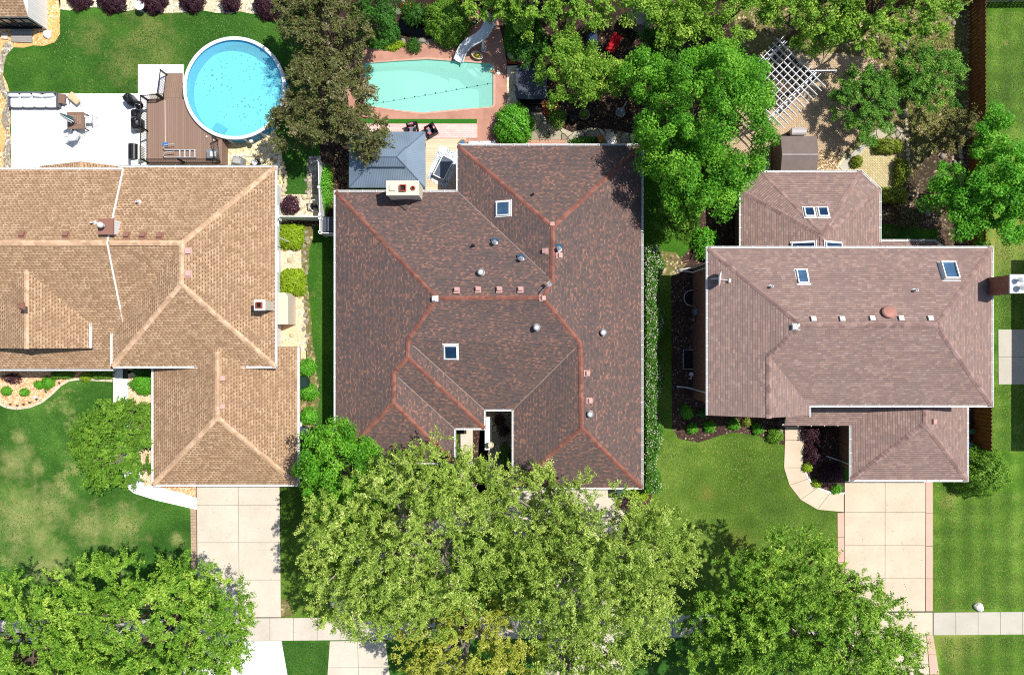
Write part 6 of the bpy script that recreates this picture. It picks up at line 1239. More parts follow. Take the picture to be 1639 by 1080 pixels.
def crown_pts(cx, cy, zc, rx, ry, rz, cl_r, leaf, lai, seed, irr=.12, mode='ball', flat=.6, shell=.55, fill=1.0, up=.5, lower=-.25, aspect=.55, gaps=0.0, ns=5, jit=.5):
    """clumps spread through a dome, leaves spread through the clumps"""
    rng = np.random.default_rng(seed); g = outline(rng, irr); area = math.pi * rx * ry; n_leaf = int(area * lai / (leaf * leaf * aspect * .5)); n_cl = max(6, int(area * 2.2 * fill / (cl_r * cl_r * 3.14 * .8)))
    d = rng.normal(size=(n_cl * 3, 3)); d /= np.linalg.norm(d, axis=1, keepdims=True); d = d[d[:, 2] > lower][:n_cl]
    rad = np.where(rng.random(len(d)) < .75, rng.uniform(shell, 1.0, len(d)), rng.uniform(.2, 1, len(d))); th = np.arctan2(d[:, 1], d[:, 0]); m = g(th) * (1 + rng.normal(size=len(d)) * irr * .6)
    C = np.stack([d[:, 0] * rx * m * rad, d[:, 1] * ry * m * rad, d[:, 2] * rz * rad], 1)
    if gaps:
        k = np.sin(C[:, 0] * 1.1 + seed) * np.sin(C[:, 1] * 1.3 + seed * 2) + rng.normal(size=len(C)) * .25; C = C[k > -1 + gaps]
    if len(C) > 8:
        dm = np.linalg.norm(C[:, None, :2] - C[None, :, :2], axis=2) + np.eye(len(C)) * 9; C = C[np.sort(dm, 1)[:, 1] < cl_r * 1.5]
    n_cl = len(C); per = rng.random(n_cl) * .8 + .6; per = np.maximum(1, (per / per.sum() * n_leaf).astype(int)); idx = np.repeat(np.arange(n_cl), per); n = len(idx); crs = cl_r * rng.uniform(.65, 1.3, n_cl)[idx]
    ctone = rng.normal(size=n_cl) * .13
    if mode == 'ball':
        o = rng.normal(size=(n, 3)); o /= np.linalg.norm(o, axis=1, keepdims=True); o *= (rng.random((n, 1)) ** .45); o[:, 2] = o[:, 2] * flat; off = o * crs[:, None]; nn = o * .8 + np.array([0, 0, up]) + rng.normal(size=(n, 3)) * .45
    else:   # sprays: twigs fanning outward from each clump, leaves along them
        ang = rng.uniform(0, 6.28, (n_cl, ns)); el = rng.uniform(-.25, .75, (n_cl, ns)); out = C / np.maximum(np.linalg.norm(C, axis=1, keepdims=True), .01)
        dirs = np.stack([np.cos(ang) * np.cos(el), np.sin(ang) * np.cos(el), np.sin(el)], 2) + out[:, None, :] * .9; dirs /= np.linalg.norm(dirs, axis=2, keepdims=True); si = rng.integers(0, ns, n); dd = dirs[idx, si]; t = rng.random(n) ** .8 * 1.5
        off = dd * (t * crs)[:, None] + rng.normal(size=(n, 3)) * leaf * jit; off[:, 2] *= flat + .2; nn = np.array([0, 0, up + .2]) + rng.normal(size=(n, 3)) * .55 + dd * .15
    Pn = C[idx] + off + np.array([cx, cy, zc]); L = leaf * rng.uniform(.65, 1.35, n); tone = .5 + ctone[idx] + rng.normal(size=n) * .17
    return Pn, nn, L, L * aspect, tone, C + np.array([cx, cy, zc])
m_bark = simple('bark', '5d5046', .9, var=.3, scale=6, bump=.8, bscale=20); m_barkp = simple('pale_bark', '8d857a', .9, var=.25, scale=6, bump=.6, bscale=20)
def limbs(parent, base, zc, C, r0, nl, seed, mat, sub=2, z_split=.45, lean=(0, 0)):
    rnd = random.Random(seed); b = MB(); top = Vector((base.x + lean[0], base.y + lean[1], zc * z_split)); b.tube([base, base.lerp(top, .5) + Vector((rnd.uniform(-.1, .1), rnd.uniform(-.1, .1), 0)), top], [r0 * 1.25, r0, r0 * .85], 10); b.build('trunk', mat, parent)
    lb = MB(); cs = [Vector(c) for c in C]; rnd.shuffle(cs)
    for c in cs[:nl]:
        m1 = top.lerp(c, .5) + Vector((rnd.uniform(-.4, .4), rnd.uniform(-.4, .4), rnd.uniform(-.1, .3))); lb.tube([top - Vector((0, 0, .2)), m1, c], [r0 * .55, r0 * .3, r0 * .07], 6)
        for _ in range(sub):
            c2 = min(rnd.sample(cs, min(10, len(cs))), key=lambda q: (q - m1).length); lb.tube([m1, m1.lerp(c2, .5) + Vector((rnd.uniform(-.2, .2), rnd.uniform(-.2, .2), .1)), c2], [r0 * .25, r0 * .14, r0 * .04], 5)
    lb.build('limbs', mat, parent)
def tree(name, label, px, py, zc, rx, ry, rz, mat, cl, leaf, lai, seed, trunk=.2, cat='tree', group=None, bark=None, nl=12, sub=2, extra=(), **kw):
    """px,py: crown centre in the photograph at height zc; rx, ry in photo pixels"""
    c = P(px, py, zc); t = thing(name, label, cat, (c.x, c.y, 0), group); rx, ry = M_(rx, zc), M_(ry, zc)
    A = [crown_pts(c.x, c.y, zc, rx, ry, rz, cl, leaf, lai, seed, **kw)]
    for i, (ex, ey, ez, er, erz) in enumerate(extra): q = P(ex, ey, ez); A.append(crown_pts(q.x, q.y, ez, M_(er, ez), M_(er, ez), erz, cl, leaf, lai, seed + 50 + i, **kw))
    cat_ = [np.concatenate([a[j] for a in A]) for j in range(6)]
    leaves_mesh('crown', mat, t, *cat_[:5], seed=seed, origin=(c.x, c.y, 0))
    limbs(t, Vector((c.x, c.y, 0)), zc, cat_[5], trunk, nl, seed, bark or m_bark, sub)
    return t
def shrub(name, label, px, py, r, h, mat, leaf=.09, lai=5, seed=1, ry=None, cl=None, cat='shrub', group=None, square=False, flowers=None, up=.5, mode='ball', aspect=.55, irr=.09):
    c = P(px, py, h * .6); rx = M_(r, h * .6); ryy = M_(ry or r, h * .6); cl = cl or max(.12, rx * .28); rng = np.random.default_rng(seed); Pn, nn, L, W, tone, C = crown_pts(0, 0, 0, 1, 1, 1, cl / max(rx, .2), leaf, 1, seed, shell=.8, irr=irr, lower=-.1)
    area = math.pi * rx * ryy; n = int(area * lai / (leaf * leaf * aspect * .5)); d = rng.normal(size=(n, 3)); d[:, 2] = np.abs(d[:, 2]); d /= np.linalg.norm(d, axis=1, keepdims=True); th = np.arctan2(d[:, 1], d[:, 0]); g = outline(rng, irr)
    lump = 1 + .10 * np.sin(d[:, 0] * 9 + seed) * np.sin(d[:, 1] * 8 + seed * 2) + .08 * np.sin(d[:, 0] * 17 + seed * 3) * np.sin(d[:, 1] * 19)
    rr = (1 - rng.random(n) ** 2.2 * .5) * lump * g(th); x, y = d[:, 0], d[:, 1]
    if square: m_ = np.maximum(np.abs(np.cos(th)), np.abs(np.sin(th))) ** .85; hr = np.sqrt(d[:, 0] ** 2 + d[:, 1] ** 2) ** .8; x = np.cos(th) * hr / m_ * .93; y = np.sin(th) * hr / m_ * .93
    Pn = np.stack([x * rx * rr, y * ryy * rr, .05 + d[:, 2] * (h - .05) * rr], 1) + rng.normal(size=(n, 3)) * leaf * .3; Pn[:, 2] = np.maximum(Pn[:, 2], .03)
    nn = d * .9 + np.array([0, 0, up]) + rng.normal(size=(n, 3)) * .5; L = leaf * rng.uniform(.6, 1.4, n); k = np.sin(Pn[:, 0] * 7 + seed) * np.sin(Pn[:, 1] * 8 + seed); tone = .5 + rng.normal(size=n) * .2 + k * .1
    t = thing(name, label, cat, (c.x, c.y, 0), group); leaves_mesh('foliage', mat, t, Pn, nn, L, L * aspect, tone, seed)
    if flowers:
        fm, cnt, fs = flowers; dd = rng.normal(size=(cnt, 3)); dd[:, 2] = np.abs(dd[:, 2]); dd /= np.linalg.norm(dd, axis=1, keepdims=True); Pf = np.stack([dd[:, 0] * rx, dd[:, 1] * ryy, dd[:, 2] * h], 1) * rng.uniform(.96, 1.08, (cnt, 1)); leaves_mesh('flowers', fm, t, Pf, dd + np.array([0, 0, .8]), np.full(cnt, fs), np.full(cnt, fs), rng.random(cnt), seed + 1)
    st = MB()
    for i in range(4): a = i * 1.57; st.tube([(c.x + .03 * math.cos(a), c.y + .03 * math.sin(a), 0), (c.x + rx * .4 * math.cos(a), c.y + ryy * .4 * math.sin(a), h * .6)], [.025, .012], 5)
    st.build('stems', m_bark, t); return t
# leaf colours (reflectance)
lf_maple = leafmat('maple_leaf', [(0, '2c6210'), (.5, '559a20'), (1, '98cc44')]); lf_bright = leafmat('bright_leaf', [(0, '357a18'), (.5, '5aa526'), (1, '8ccb45')]); lf_elm = leafmat('elm_leaf', [(0, '46621e'), (.45, '88a63e'), (.8, 'bed264'), (1, 'e6ec98')]); lf_yel = leafmat('yellow_elm_leaf', [(0, '788426'), (.5, 'a9b040'), (1, 'd6d46c')])
lf_ash = leafmat('ash_leaf', [(0, '3a6218'), (.5, '75a430'), (1, 'c4dc60')]); lf_dark = leafmat('dark_leaf', [(0, '24481a'), (.5, '386a24'), (1, '5a9034')]); lf_crab = leafmat('crabapple_leaf', [(0, '4a4a2a'), (.35, '66633a'), (.6, '5c6c30'), (.85, '908662'), (1, 'b29c84')], .2)
lf_jun = leafmat('juniper_leaf', [(0, '2f5e1a'), (.5, '5a922e'), (1, 'a4cc58')], .2); lf_lime = leafmat('lime_leaf', [(0, '5f8410'), (.5, '8fb01c'), (1, 'c2d844')]); lf_olive = leafmat('olive_leaf', [(0, '586a1a'), (.5, '7c8e28'), (1, 'aab848')], .2); lf_purple = leafmat('purple_leaf', [(0, '26121a'), (.5, '3f222c'), (1, '6a4250')], .15)
lf_box = leafmat('box_leaf', [(0, '40681a'), (.5, '628f28'), (1, '98bf48')], .25); lf_brown = leafmat('brownish_leaf', [(0, '4a4826'), (.5, '6a6a36'), (1, '989454')], .15); lf_hedge = leafmat('hedge_leaf', [(0, '2c5612'), (.5, '4a8024'), (1, '78a444')], .25); lf_white = leafmat('white_petal', [(0, 'b8a8a4'), (.5, 'd6ccc6'), (1, 'e8e0da')], .1); lf_yflow = leafmat('yellow_petal', [(0, 'c9a21c'), (1, 'f0d23a')], .1); lf_pflow = leafmat('pink_petal', [(0, 'b06a84'), (1, 'd8a0b4')], .1)
# ------------------------------------------------------------------ trees
tree('crabapple_tree', 'brown-green crabapple tree whose crown overlaps the rim of the round pool', 520, 165, 4.2, 80, 78, 2.6, lf_crab, .38, .13, 4.0, 11, .16, extra=((585, 215, 3.6, 42, 1.6), (470, 205, 3.6, 40, 1.5)), mode='spray', irr=.1)
tree('crabapple_tree', 'brown-green crabapple tree at the top edge above the round pool', 522, 55, 4.2, 70, 72, 2.6, lf_crab, .38, .13, 4.0, 12, .16, extra=((480, 25, 3.6, 40, 1.5),), mode='spray', irr=.1)
tree('maple_tree', 'big bright green maple between the middle and right houses', 1128, 202, 6.2, 106, 112, 4.2, lf_maple, .58, .14, 5.2, 13, .28, extra=((1035, 128, 5.0, 42, 1.6), (1150, 120, 5, 50, 2), (1120, 290, 5.6, 66, 2.2), (1195, 128, 5.4, 34, 1.5), (1066, 215, 6, 42, 2)), irr=.04, nl=16, fill=1.3, shell=.8, flat=.8)
tree('serviceberry_tree', 'light green tree leaning over the hot tub', 912, 122, 3.6, 62, 60, 2.3, lf_ash, .42, .13, 4.2, 14, .14, extra=((975, 130, 3.2, 36, 1.2), (905, 70, 3.4, 30, 1.2)), irr=.1, mode='ball')
tree('linden_tree', 'yellow-green tree at the top edge behind the pergola, left of its neighbour', 1165, 20, 4.6, 92, 60, 2.4, lf_ash, .5, .14, 4.2, 15, .24, irr=.1, extra=((1090, 40, 4.8, 45, 1.5), (1040, 0, 5, 50, 2)))
tree('linden_tree', 'yellow-green tree at the top edge directly above the pergola', 1305, 20, 4.4, 88, 62, 2.2, lf_ash, .5, .14, 4.2, 16, .24, irr=.1)
tree('linden_tree', 'bright green tree at the top edge nearest the brown fence', 1425, 12, 4.4, 88, 72, 2.2, lf_ash, .5, .14, 4.2, 17, .24, irr=.1, mode='spray')
tree('linden_tree', 'bright green tree at the top edge above the water slide', 855, -8, 4.0, 85, 55, 2.0, lf_ash, .5, .14, 4.0, 18, .2, irr=.12, mode='spray', extra=((775, -8, 3.4, 42, 1.2), (935, 5, 4.0, 45, 1.5)))
tree('dark_tree', 'dark leafy tree between the crabapple and the pond', 603, 22, 3.2, 42, 55, 2.2, lf_dark, .4, .14, 4.2, 19, .14, irr=.12)
tree('dark_tree', 'dark green tree in the shade between the lindens and the big maple', 1060, 85, 3.0, 45, 45, 1.8, lf_dark, .4, .14, 4.2, 20, .14, irr=.12)
tree('ivy_tree', 'low dark bushy tree right of the pool deck', 842, 55, 1.6, 36, 46, 1.1, lf_dark, .35, .13, 4.4, 21, .1, irr=.12)
tree('cedar_tree', 'rounded yellow-green cedar below the big maple', 1078, 352, 3.2, 40, 45, 2.0, lf_box, .32, .12, 5.0, 22, .13, irr=.06)
tree('spreading_juniper', 'dark green spreading juniper over the tan pavers', 1388, 165, 1.9, 48, 52, 1.1, lf_jun, .5, .13, 6.0, 23, .12, mode='spray', ns=2, jit=.7, aspect=.35, fill=1.8, irr=.18, flat=.4)
tree('spreading_juniper', 'green spreading juniper nearest the brown fence', 1480, 122, 2.0, 56, 44, 1.2, lf_jun, .5, .13, 6.0, 24, .12, mode='spray', ns=2, jit=.7, aspect=.35, fill=1.8, irr=.15, flat=.4)
tree('maple_tree', 'open-crowned green tree hanging over the brown fence at the right edge', 1590, 295, 5.5, 72, 72, 2.6, lf_bright, .5, .15, 4.6, 25, .18, irr=.10, bark=m_barkp, nl=20, extra=((1535, 335, 4.4, 52, 1.6), (1590, 205, 5, 30, 1), (1520, 285, 4.6, 32, .8), (1600, 340, 5, 60, 2)), gaps=.05)
tree('brown_shrub_tree', 'brownish half-bare small tree beside the brown fence', 1530, 208, 2.2, 36, 34, 1.3, lf_brown, .35, .12, 3.0, 26, .1, mode='spray', irr=.15)
# front trees
tree('elm_tree', 'large pale green elm covering the front drive of the middle house, left one', 660, 868, 7.5, 168, 150, 4.2, lf_elm, .46, .12, 2.3, 31, .34, mode='spray', ns=3, aspect=.45, fill=1.5, irr=.11, bark=m_barkp, nl=34, sub=3, gaps=.3, extra=((560, 870, 6.5, 78, 2.4), (560, 950, 6, 62, 2), (700, 755, 6.5, 62, 2), (765, 780, 6, 55, 2), (620, 930, 6.5, 90, 2.5)))
tree('elm_tree', 'large pale green elm in front of the middle house, right one', 955, 900, 7.2, 155, 128, 4.0, lf_elm, .46, .12, 2.3, 32, .34, mode='spray', ns=3, aspect=.45, fill=1.5, irr=.11, bark=m_barkp, nl=34, sub=3, gaps=.3, extra=((1045, 880, 6, 72, 2), (850, 840, 6.5, 85, 2.6), (865, 775, 5, 36, 1.2), (1000, 985, 6, 75, 2), (900, 930, 7, 100, 3)))
tree('elm_tree', 'yellowish elm at the bottom edge below the left large elm', 748, 1040, 6.5, 112, 88, 3.0, lf_yel, .42, .12, 3.0, 33, .26, mode='spray', ns=3, fill=1.4, irr=.12, bark=m_barkp, nl=20, gaps=.05)
tree('elm_tree', 'pale green elm at the bottom edge below the right large elm', 925, 1065, 6.5, 90, 72, 3.0, lf_elm, .42, .12, 2.9, 34, .26, mode='spray', ns=3, fill=1.4, irr=.12, bark=m_barkp, nl=20, gaps=.1)
tree('maple_tree', 'dense bright green tree at the lower left corner of the middle house', 548, 752, 5.0, 82, 80, 3.4, lf_maple, .5, .14, 4.8, 35, .2, irr=.08)
tree('honeylocust_tree', 'large lime green tree over the lower end of the left driveway', 255, 1010, 6.8, 142, 128, 3.8, lf_ash, .5, .13, 3.8, 36, .3, irr=.09, mode='spray', ns=4, aspect=.45, fill=1.4, nl=18, extra=((350, 1010, 5.5, 62, 2), (170, 930, 6, 50, 2)), flat=.5)
tree('honeylocust_tree', 'large lime green tree in the lower left corner', 45, 1040, 6.5, 130, 125, 3.6, lf_ash, .5, .13, 3.8, 37, .3, irr=.07, mode='spray', ns=4, aspect=.45, fill=1.4, nl=18, flat=.5)
tree('honeylocust_tree', 'large lime green tree over the lower end of the right driveway', 1285, 1025, 7.0, 165, 128, 3.8, lf_ash, .5, .13, 3.5, 38, .3, irr=.10, mode='spray', ns=4, aspect=.45, fill=1.4, nl=22, extra=((1190, 960, 6, 70, 2.2), (1395, 1035, 6, 82, 2.2), (1270, 950, 6.5, 95, 2.5), (1150, 1050, 6, 50, 2), (1135, 985, 5.5, 48, 1.8)), flat=.5, gaps=.04)
tree('yew_tree', 'broad dark green yew against the tan-roofed garage wall', 188, 715, 1.9, 66, 74, 1.5, lf_box, .4, .12, 4.2, 39, .14, mode='spray', irr=.12, flat=.45, extra=((160, 700, 1.6, 38, 1), (215, 690, 1.6, 35, 1), (185, 660, 1.5, 22, .7)), bark=m_barkp, nl=16)
# ------------------------------------------------------------------ shrubs
for i, (x, y, r, lb) in enumerate(((124, -3, 21, 'first'), (176, -1, 24, 'second'), (240, -3, 27, 'third'), (303, 0, 21, 'fourth'), (366, 6, 15, 'fifth'), (427, 8, 25, 'sixth'))): shrub('purple_shrub', 'dark purple clipped shrub, %s from the left along the top edge' % lb, x, y - 3, r * .94, .8 + .05 * i, lf_purple, .08, 6, 100 + i, irr=.1, group='purple shrubs along the top edge')
shrub('clipped_juniper', 'yellow-green clipped juniper beside the tan-roofed house, upper of two', 465, 378, 20, .9, lf_lime, .10, 7, 110, ry=22, square=True, group='clipped junipers', irr=.04, aspect=.4)
shrub('clipped_juniper', 'yellow-green clipped juniper beside the tan-roofed house, lower of two', 467, 451, 21, .9, lf_lime, .10, 7, 111, ry=23, square=True, group='clipped junipers', irr=.04, aspect=.4)
shrub('burgundy_shrub', 'burgundy shrub with pink flowers above the white gate fence', 462, 327, 15, .9, lf_purple, .09, 5, 112, flowers=(lf_pflow, 60, .07))
for i, (x, y, r, lb) in enumerate(((489, 589, 15, 'upper'), (491, 628, 15, 'middle'), (492, 667, 14, 'lower'))): shrub('green_bush', 'leafy green bush beside the tan-roofed garage, %s of three' % lb, x, y, r, 1.0, lf_bright, .11, 5, 115 + i, group='green bushes beside the tan-roofed garage')
for i, (x, y, r, lb) in enumerate(((8, 626, 8, 'leftmost'), (37, 628, 7, 'second from the left'), (60, 616, 7, 'third from the left'), (75, 613, 10, 'rightmost'))): shrub('box_ball', 'small round green bush on the peach chips, %s' % lb, x, y, r, .5, lf_bright, .06, 6, 120 + i, group='round bushes on the peach chips')
shrub('red_maple_shrub', 'reddish brown lace-leaved shrub by the front wall of the tan-roofed house', 16, 606, 15, .7, lf_purple, .09, 2.2, 125, ry=9, mode='spray'); shrub('clipped_hedge', 'low clipped hedge left of the spiky ornamental plant', 97, 600, 19, .6, lf_box, .07, 6, 126, ry=7, square=True, cat='hedge'); shrub('clipped_hedge', 'low clipped hedge right of the spiky ornamental plant', 160, 600, 19, .6, lf_box, .07, 6, 127, ry=7, square=True, cat='hedge'); shrub('ornamental_grass', 'pale lime spiky plant between two low hedges', 136, 603, 9, .6, lf_lime, .14, 3, 128, aspect=.15, cat='plant')
shrub('leafy_bush', 'fresh green bush in the corner above the yew', 226, 615, 20, .8, lf_bright, .10, 5, 129, ry=18); shrub('leafy_bush', 'dark bush under the eaves at the front door of the tan-roofed house', 226, 594, 18, .8, lf_dark, .10, 5, 130, ry=8); shrub('leafy_bush', 'green bush between the yew and the garage wall', 228, 662, 18, .9, lf_box, .10, 5, 131)
shrub('round_shrub', 'round bright green shrub at the corner of the pool deck', 822, 196, 33, 2.1, lf_bright, .12, 6, 132, irr=.05, flowers=(lf_white, 20, .07)); shrub('round_shrub', 'big round shrub beside the garage of the right house', 1581, 757, 43, 2.4, lf_box, .11, 6, 133, irr=.05)
shrub('round_shrub', 'round dark green shrub above the pool deck', 715, 30, 38, 2.0, lf_box, .11, 6, 134, irr=.06); shrub('yellow_shrub', 'low yellow creeping plant at the edge of the pool deck', 625, 71, 22, .35, lf_lime, .08, 6, 135, ry=9, cat='plant'); shrub('fern', 'long-leaved fern overhanging the pond', 664, 20, 20, .8, lf_dark, .3, 3, 136, aspect=.12, cat='plant', ry=16)
shrub('fern', 'long-leaved fern between the yellow plant and the pale stones', 662, 72, 12, .6, lf_dark, .26, 3, 137, aspect=.12, cat='plant'); shrub('fern', 'dark fern between the pool deck and the round dark shrub', 712, 65, 9, .5, lf_dark, .24, 3, 138, aspect=.12, cat='plant'); shrub('fern', 'green bush on the left bank of the pond', 618, 50, 22, 1.0, lf_dark, .12, 5, 139, cat='plant'); shrub('lily_plant', 'plant with orange flowers at the top of the pond', 652, 12, 12, .6, lf_dark, .16, 2.4, 140, aspect=.2, cat='plant', flowers=(leafmat('orange_petal', [(0, 'd0601c'), (1, 'e88a3a')], .1), 14, .1))
shrub('rose_bush', 'flowering bush on the flagstones below the light green tree', 893, 188, 15, .8, lf_box, .10, 3.5, 141, flowers=(lf_pflow, 40, .07)); shrub('leafy_bush', 'green groundcover against the upper wall of the middle house', 938, 225, 26, .5, lf_dark, .10, 4, 142, ry=7); shrub('pot_plant', 'green plant growing in the round stone pot', 935, 183, 7, .65, lf_box, .08, 4, 143, cat='plant'); shrub('yellow_flowers', 'yellow flowers filling the oval planter', 764, 89.5, 7.2, .42, lf_dark, .05, 3, 144, ry=4.4, flowers=(lf_yflow, 110, .07), cat='flowers')
shrub('lime_bush', 'bright green leafy bush at the upper left corner of the right house', 1130, 386, 23, 1.0, lf_bright, .15, 4, 145); shrub('lime_bush', 'yellow-green bush at the garage corner of the middle house', 1021, 792, 19, .8, lf_lime, .11, 5, 146, ry=14); shrub('purple_plant', 'dusky purple plant beside the dark teal bin', 997, 805, 12, .5, lf_purple, .08, 3, 147)
shrub('clipped_hedge', 'golden green clipped hedge along the top of the small yellow patio', 1424, 233, 24, .9, lf_olive, .09, 7, 148, ry=12, square=True, cat='hedge'); shrub('clipped_hedge', 'golden green clipped hedge down the right side of the small yellow patio', 1445, 275, 11, .9, lf_olive, .09, 6, 149, ry=24, square=True, cat='hedge'); shrub('clipped_hedge', 'shaded green hedge against the corner of the right house', 1432, 312, 24, 1.0, lf_olive, .09, 6, 150, ry=14, square=True, cat='hedge'); shrub('round_shrub', 'small round green bush beside the pale concrete step', 1373, 258, 10, .6, lf_olive, .08, 6, 151)
shrub('bare_bush', 'sparse twiggy bush on the dark ground behind the right house', 1455, 350, 26, .6, lf_brown, .09, .8, 152, ry=20)
for i, (x, y, r, lb) in enumerate(((1100, 660, 10.5, 'first from the left'), (1109, 686, 9, 'second from the left, nearest the grass'), (1137, 683, 10, 'third from the left'), (1176, 680, 9.5, 'fourth from the left'), (1214, 687, 9.5, 'fifth from the left'))): shrub('box_ball', 'small round bush in the right front bed, %s' % lb, x, y, r, .55, lf_bright, .06, 6, 155 + i, group='round bushes in the right front bed')
shrub('leafy_bush', 'yellow-green bush left of the cream walkway', 1242, 698, 13, .7, lf_box, .09, 5, 161); shrub('leafy_bush', 'dark sparse bush between the fourth and fifth round bushes', 1196, 675, 8, .5, lf_olive, .08, 3, 162); shrub('leafy_bush', 'dark bush under the eave of the right house', 1125, 662, 8, .5, lf_dark, .08, 4, 163)
for i, (x, y, r, m__, lb) in enumerate(((1302, 695, 19, lf_purple, 'purple-leaved shrub at the top of the walled bed'), (1304, 728, 16, lf_purple, 'purple-leaved shrub in the middle of the walled bed'), (1330, 762, 20, lf_purple, 'purple-leaved shrub nearest the right driveway'), (1293, 748, 8, lf_lime, 'small lime bush beside the bend of the walkway'), (1309, 773, 8, lf_lime, 'small lime bush inside the curve of the walkway'), (1340, 782, 9, lf_bright, 'small green bush at the driveway end of the curved walkway'))): shrub('bed_shrub', lb, x, y, r, .8 if r > 12 else .4, m__, .09, 3 if r > 12 else 5, 165 + i)
shrub('climbing_plant', 'green climber on the white fence', 519, 300, 10, 1.5, lf_bright, .10, 3.5, 175, ry=42, cat='plant'); shrub('leafy_bush', 'tall dark shrub in the courtyard of the middle house', 808, 735, 12, 1.1, lf_dark, .11, 2.0, 176, ry=26); shrub('leafy_bush', 'dark plants at the upper edge of the timber deck', 806, 690, 10, .5, lf_purple, .1, 2, 178)
# flowering hedge
def hedge(name, label, x0, x1, y0, y1, h, mat, seed, fl=0):
    a, b = P(x0, y0, h), P(x1, y1, h); rng = np.random.default_rng(seed); w_, l_ = b.x - a.x, a.y - b.y; leaf = .11; n = int(w_ * l_ * 8 / (leaf * leaf * .3)); u = rng.random(n); v = rng.random(n); s_ = rng.random(n)
    yy = b.y + v * l_; off = .22 * np.sin(yy * 1.7) + .12 * np.sin(yy * 4.1 + 1); x = a.x + u * w_ + np.where(u > .5, off * (u - .5) * 2, 0); z = h * np.where(s_ < .75, 1 - rng.random(n) ** 2 * .35, rng.random(n)); edge = np.minimum(u, 1 - u) * w_; z *= np.clip(.62 + edge * 1.2, 0, 1); z *= 1 + .07 * np.sin(x * 6) * np.sin(yy * 5)
    nn = np.stack([(u - .5) * 1.2, np.zeros(n), np.ones(n) * .7], 1) + rng.normal(size=(n, 3)) * .55; L = leaf * rng.uniform(.6, 1.4, n); t = thing(name, label, 'hedge', (a.x + w_ / 2, a.y, 0)); leaves_mesh('foliage', mat, t, np.stack([x, yy, z], 1), nn, L, L * .6, .5 + rng.normal(size=n) * .2, seed, origin=(a.x + w_ / 2, a.y, 0))
    if fl:
        k = rng.random(fl); vv = rng.random(fl); keep = rng.random(fl) < np.clip(1.25 - (1 - vv) * 1.0, .15, 1); k, vv = k[keep], vv[keep]; yy = b.y + vv * l_; n = len(k); off = .22 * np.sin(yy * 1.7); x = a.x + k * w_ + np.where(k > .5, off * (k - .5) * 2, 0); z = h * np.clip(.64 + np.minimum(k, 1 - k) * w_ * 1.2, 0, 1) * 1.03
        nn = np.stack([np.zeros(n), np.zeros(n), np.ones(n)], 1) + rng.normal(size=(n, 3)) * .4; leaves_mesh('flowers', lf_white, t, np.stack([x, yy, z], 1), nn, np.full(n, .07), np.full(n, .06), rng.random(n), seed + 1, origin=(a.x + w_ / 2, a.y, 0))
    return t
hedge('flowering_hedge', 'long hedge dotted with white flowers along the middle house', 1028, 1060, 392, 790, 1.7, lf_hedge, 200, 1500)
# loose leaves and tufts
def scatter(name, label, poly, n, size, mat, seed, z=.02, flat=1.5, mow=False):
    xs = [p[0] for p in poly]; ys = [p[1] for p in poly]; rng = np.random.default_rng(seed); px = rng.uniform(min(xs), max(xs), n * 3); py = rng.uniform(min(ys), max(ys), n * 3); ins = np.zeros(n * 3, bool)
    for i in range(len(poly)):
        (x1, y1), (x2, y2) = poly[i], poly[(i + 1) % len(poly)]; c_ = ((y1 > py) != (y2 > py)) & (px < (x2 - x1) * (py - y1) / ((y2 - y1) or 1e-9) + x1); ins ^= c_
    px, py = px[ins][:n], py[ins][:n]; k = H / FPX; m = len(px); Pn = np.stack([(px - CX) * k, -(py - CY) * k, np.full(m, z) + rng.random(m) * .02], 1); nn = rng.normal(size=(m, 3)) * .4 + np.array([0, 0, flat]); L = size * rng.uniform(.5, 1.5, m)
    tn = rng.random(m)
    if 'grass' in name:
        x, y = Pn[:, 0], Pn[:, 1]; q = np.sin(x * .55 + 1.3 * np.sin(y * .4 + seed)) + np.sin(y * .7 + 1.1 * np.sin(x * .5)) + .6 * np.sin(x * 1.7 + y * 1.1 + np.sin(y * 2.1)) + .5 * np.sin(y * 2.3 - x * 1.4)
        if mow: q = q * .5 + 1.1 * np.sin(x * 6.283 / 1.35 + .3 * np.sin(y * .5)) + .5 * np.sin(y * 6.283 / 1.6)
        tn = .5 + .10 * q + (tn - .5) * .45; keep = rng.random(m) < np.clip(.62 - .14 * q, .15, 1); Pn, nn, L, tn = Pn[keep], nn[keep], L[keep], tn[keep]
    o = leaves_mesh(name, mat, None, Pn, nn, L, L * .6, tn, seed); return tag(o, label, None, None, 'stuff')
lf_dry = leafmat('dry_leaf', [(0, '6a4c30'), (.5, '9a7a54'), (1, 'cdb08a')], .1)
scatter('fallen_leaves', 'dry fallen leaves on the gravel behind the right house', [(1240, 255), (1300, 240), (1345, 240), (1340, 272), (1240, 285)], 1400, .12, lf_dry, 301, .03)
scatter('fallen_leaves', 'dry fallen leaves under the trees of the middle garden', [(860, 40), (1060, 60), (1020, 200), (880, 200)], 1200, .10, lf_dry, 302, .02)
scatter('weeds', 'low weeds over the bare ground of the right garden', [(1400, 60), (1540, 60), (1540, 200), (1480, 250), (1460, 300), (1450, 230), (1420, 120)], 5000, .10, lf_brown, 303, .03, .8)
scatter('weeds', 'thin green weeds in the right garden', [(1420, 40), (1545, 40), (1545, 220), (1470, 260), (1450, 200)], 2500, .10, lf_olive, 304, .03, .8)
scatter('fallen_leaves', 'dry leaves and twigs on the mulch left of the pavilion', [(517, 240), (558, 240), (558, 305), (517, 340)], 500, .10, lf_dry, 305, .02)

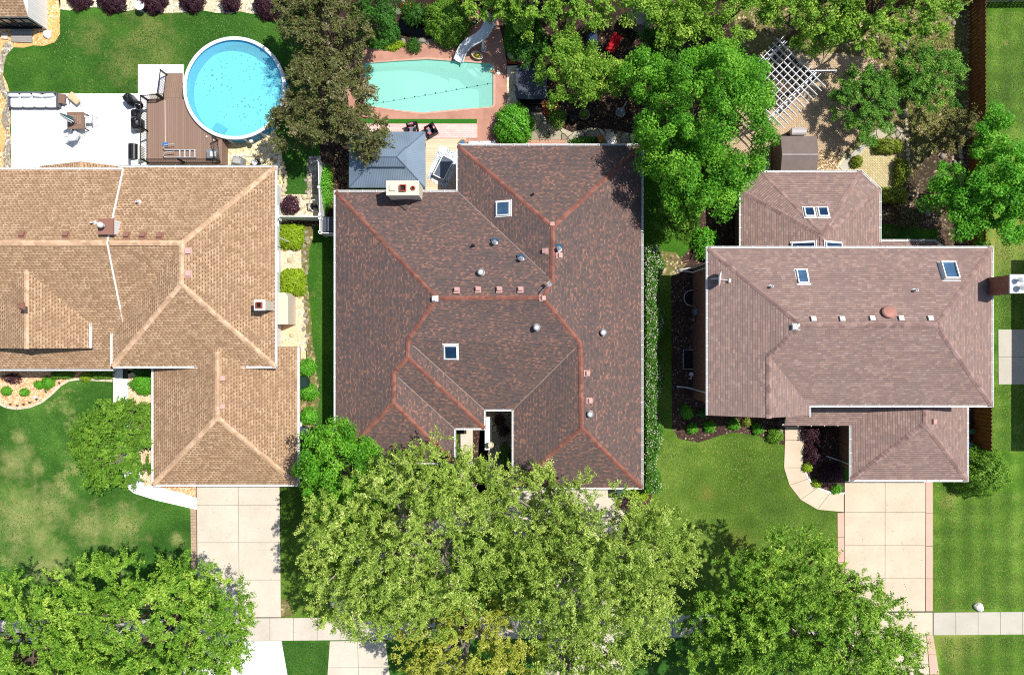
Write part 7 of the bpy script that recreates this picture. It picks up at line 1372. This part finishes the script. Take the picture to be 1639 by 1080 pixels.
# short grass tufts standing on the lawns
lf_grass = leafmat('grass_blade', [(0, '1f400f'), (.5, '3c671e'), (1, '86a24a')], .2); lf_grassS = leafmat('sunny_grass_blade', [(0, '344c14'), (.5, '627c2a'), (1, 'aab05c')], .2)
for i, (poly, n, mt, lb) in enumerate((
    ([(97, 24), (300, 22), (455, 30), (455, 60), (300, 150), (22, 148), (14, 110), (30, 82), (80, 78)], 32000, lf_grass, 'rear lawn of the tan-roofed house'),
    ([(0, 660), (60, 655), (110, 615), (180, 612), (200, 770), (300, 825), (304, 985), (0, 985)], 24000, lf_grass, 'front lawn of the tan-roofed house'),
    ([(1062, 705), (1080, 706), (1118, 711), (1172, 697), (1212, 702), (1252, 716), (1253, 750), (1262, 780), (1285, 803), (1338, 822), (1338, 978), (1000, 978), (1000, 830), (1050, 800)], 48000, lf_grassS, 'front lawn between the middle and right houses'),
    ([(1496, 775), (1639, 790), (1639, 973), (1496, 976)], 20000, lf_grassS, 'lawn right of the right driveway'), ([(1592, 375), (1639, 375), (1639, 525), (1595, 525)], 5000, lf_grassS, 'lawn strip beside the right house'), ([(1583, 618), (1639, 618), (1639, 720), (1583, 720)], 4000, lf_grassS, 'lawn strip below the grey slab'),
    ([(1582, 20), (1639, 20), (1639, 240), (1582, 260)], 9000, lf_grassS, 'lawn beyond the brown fence'), ([(1500, 1020), (1639, 1018), (1639, 1080), (1508, 1080)], 6000, lf_grassS, 'verge below the right sidewalk'),
    ([(452, 1028), (524, 1028), (520, 1080), (466, 1080)], 3500, lf_grass, 'verge between the two lower aprons'), ([(500, 386), (516, 386), (518, 690), (508, 690)], 3000, lf_grass, 'narrow lawn beside the middle house'), ([(455, 60), (500, 60), (494, 312), (460, 312)], 6000, lf_grass, 'lawn strip between pool and white fence'))):
    scatter('grass_tufts', 'short grass on the ' + lb, poly, n, .065, mt, 400 + i, .008, 1.8, mow='right' in lb and 'between' not in lb)
scatter('fallen_leaves', 'small dry leaves scattered over the left driveway', [(317, 780), (448, 780), (450, 985), (318, 985)], 160, .05, lf_dry, 430, .047)
scatter('fallen_leaves', 'small dry leaves scattered over the right driveway', [(1352, 772), (1480, 772), (1480, 975), (1352, 975)], 140, .05, lf_dry, 431, .047)
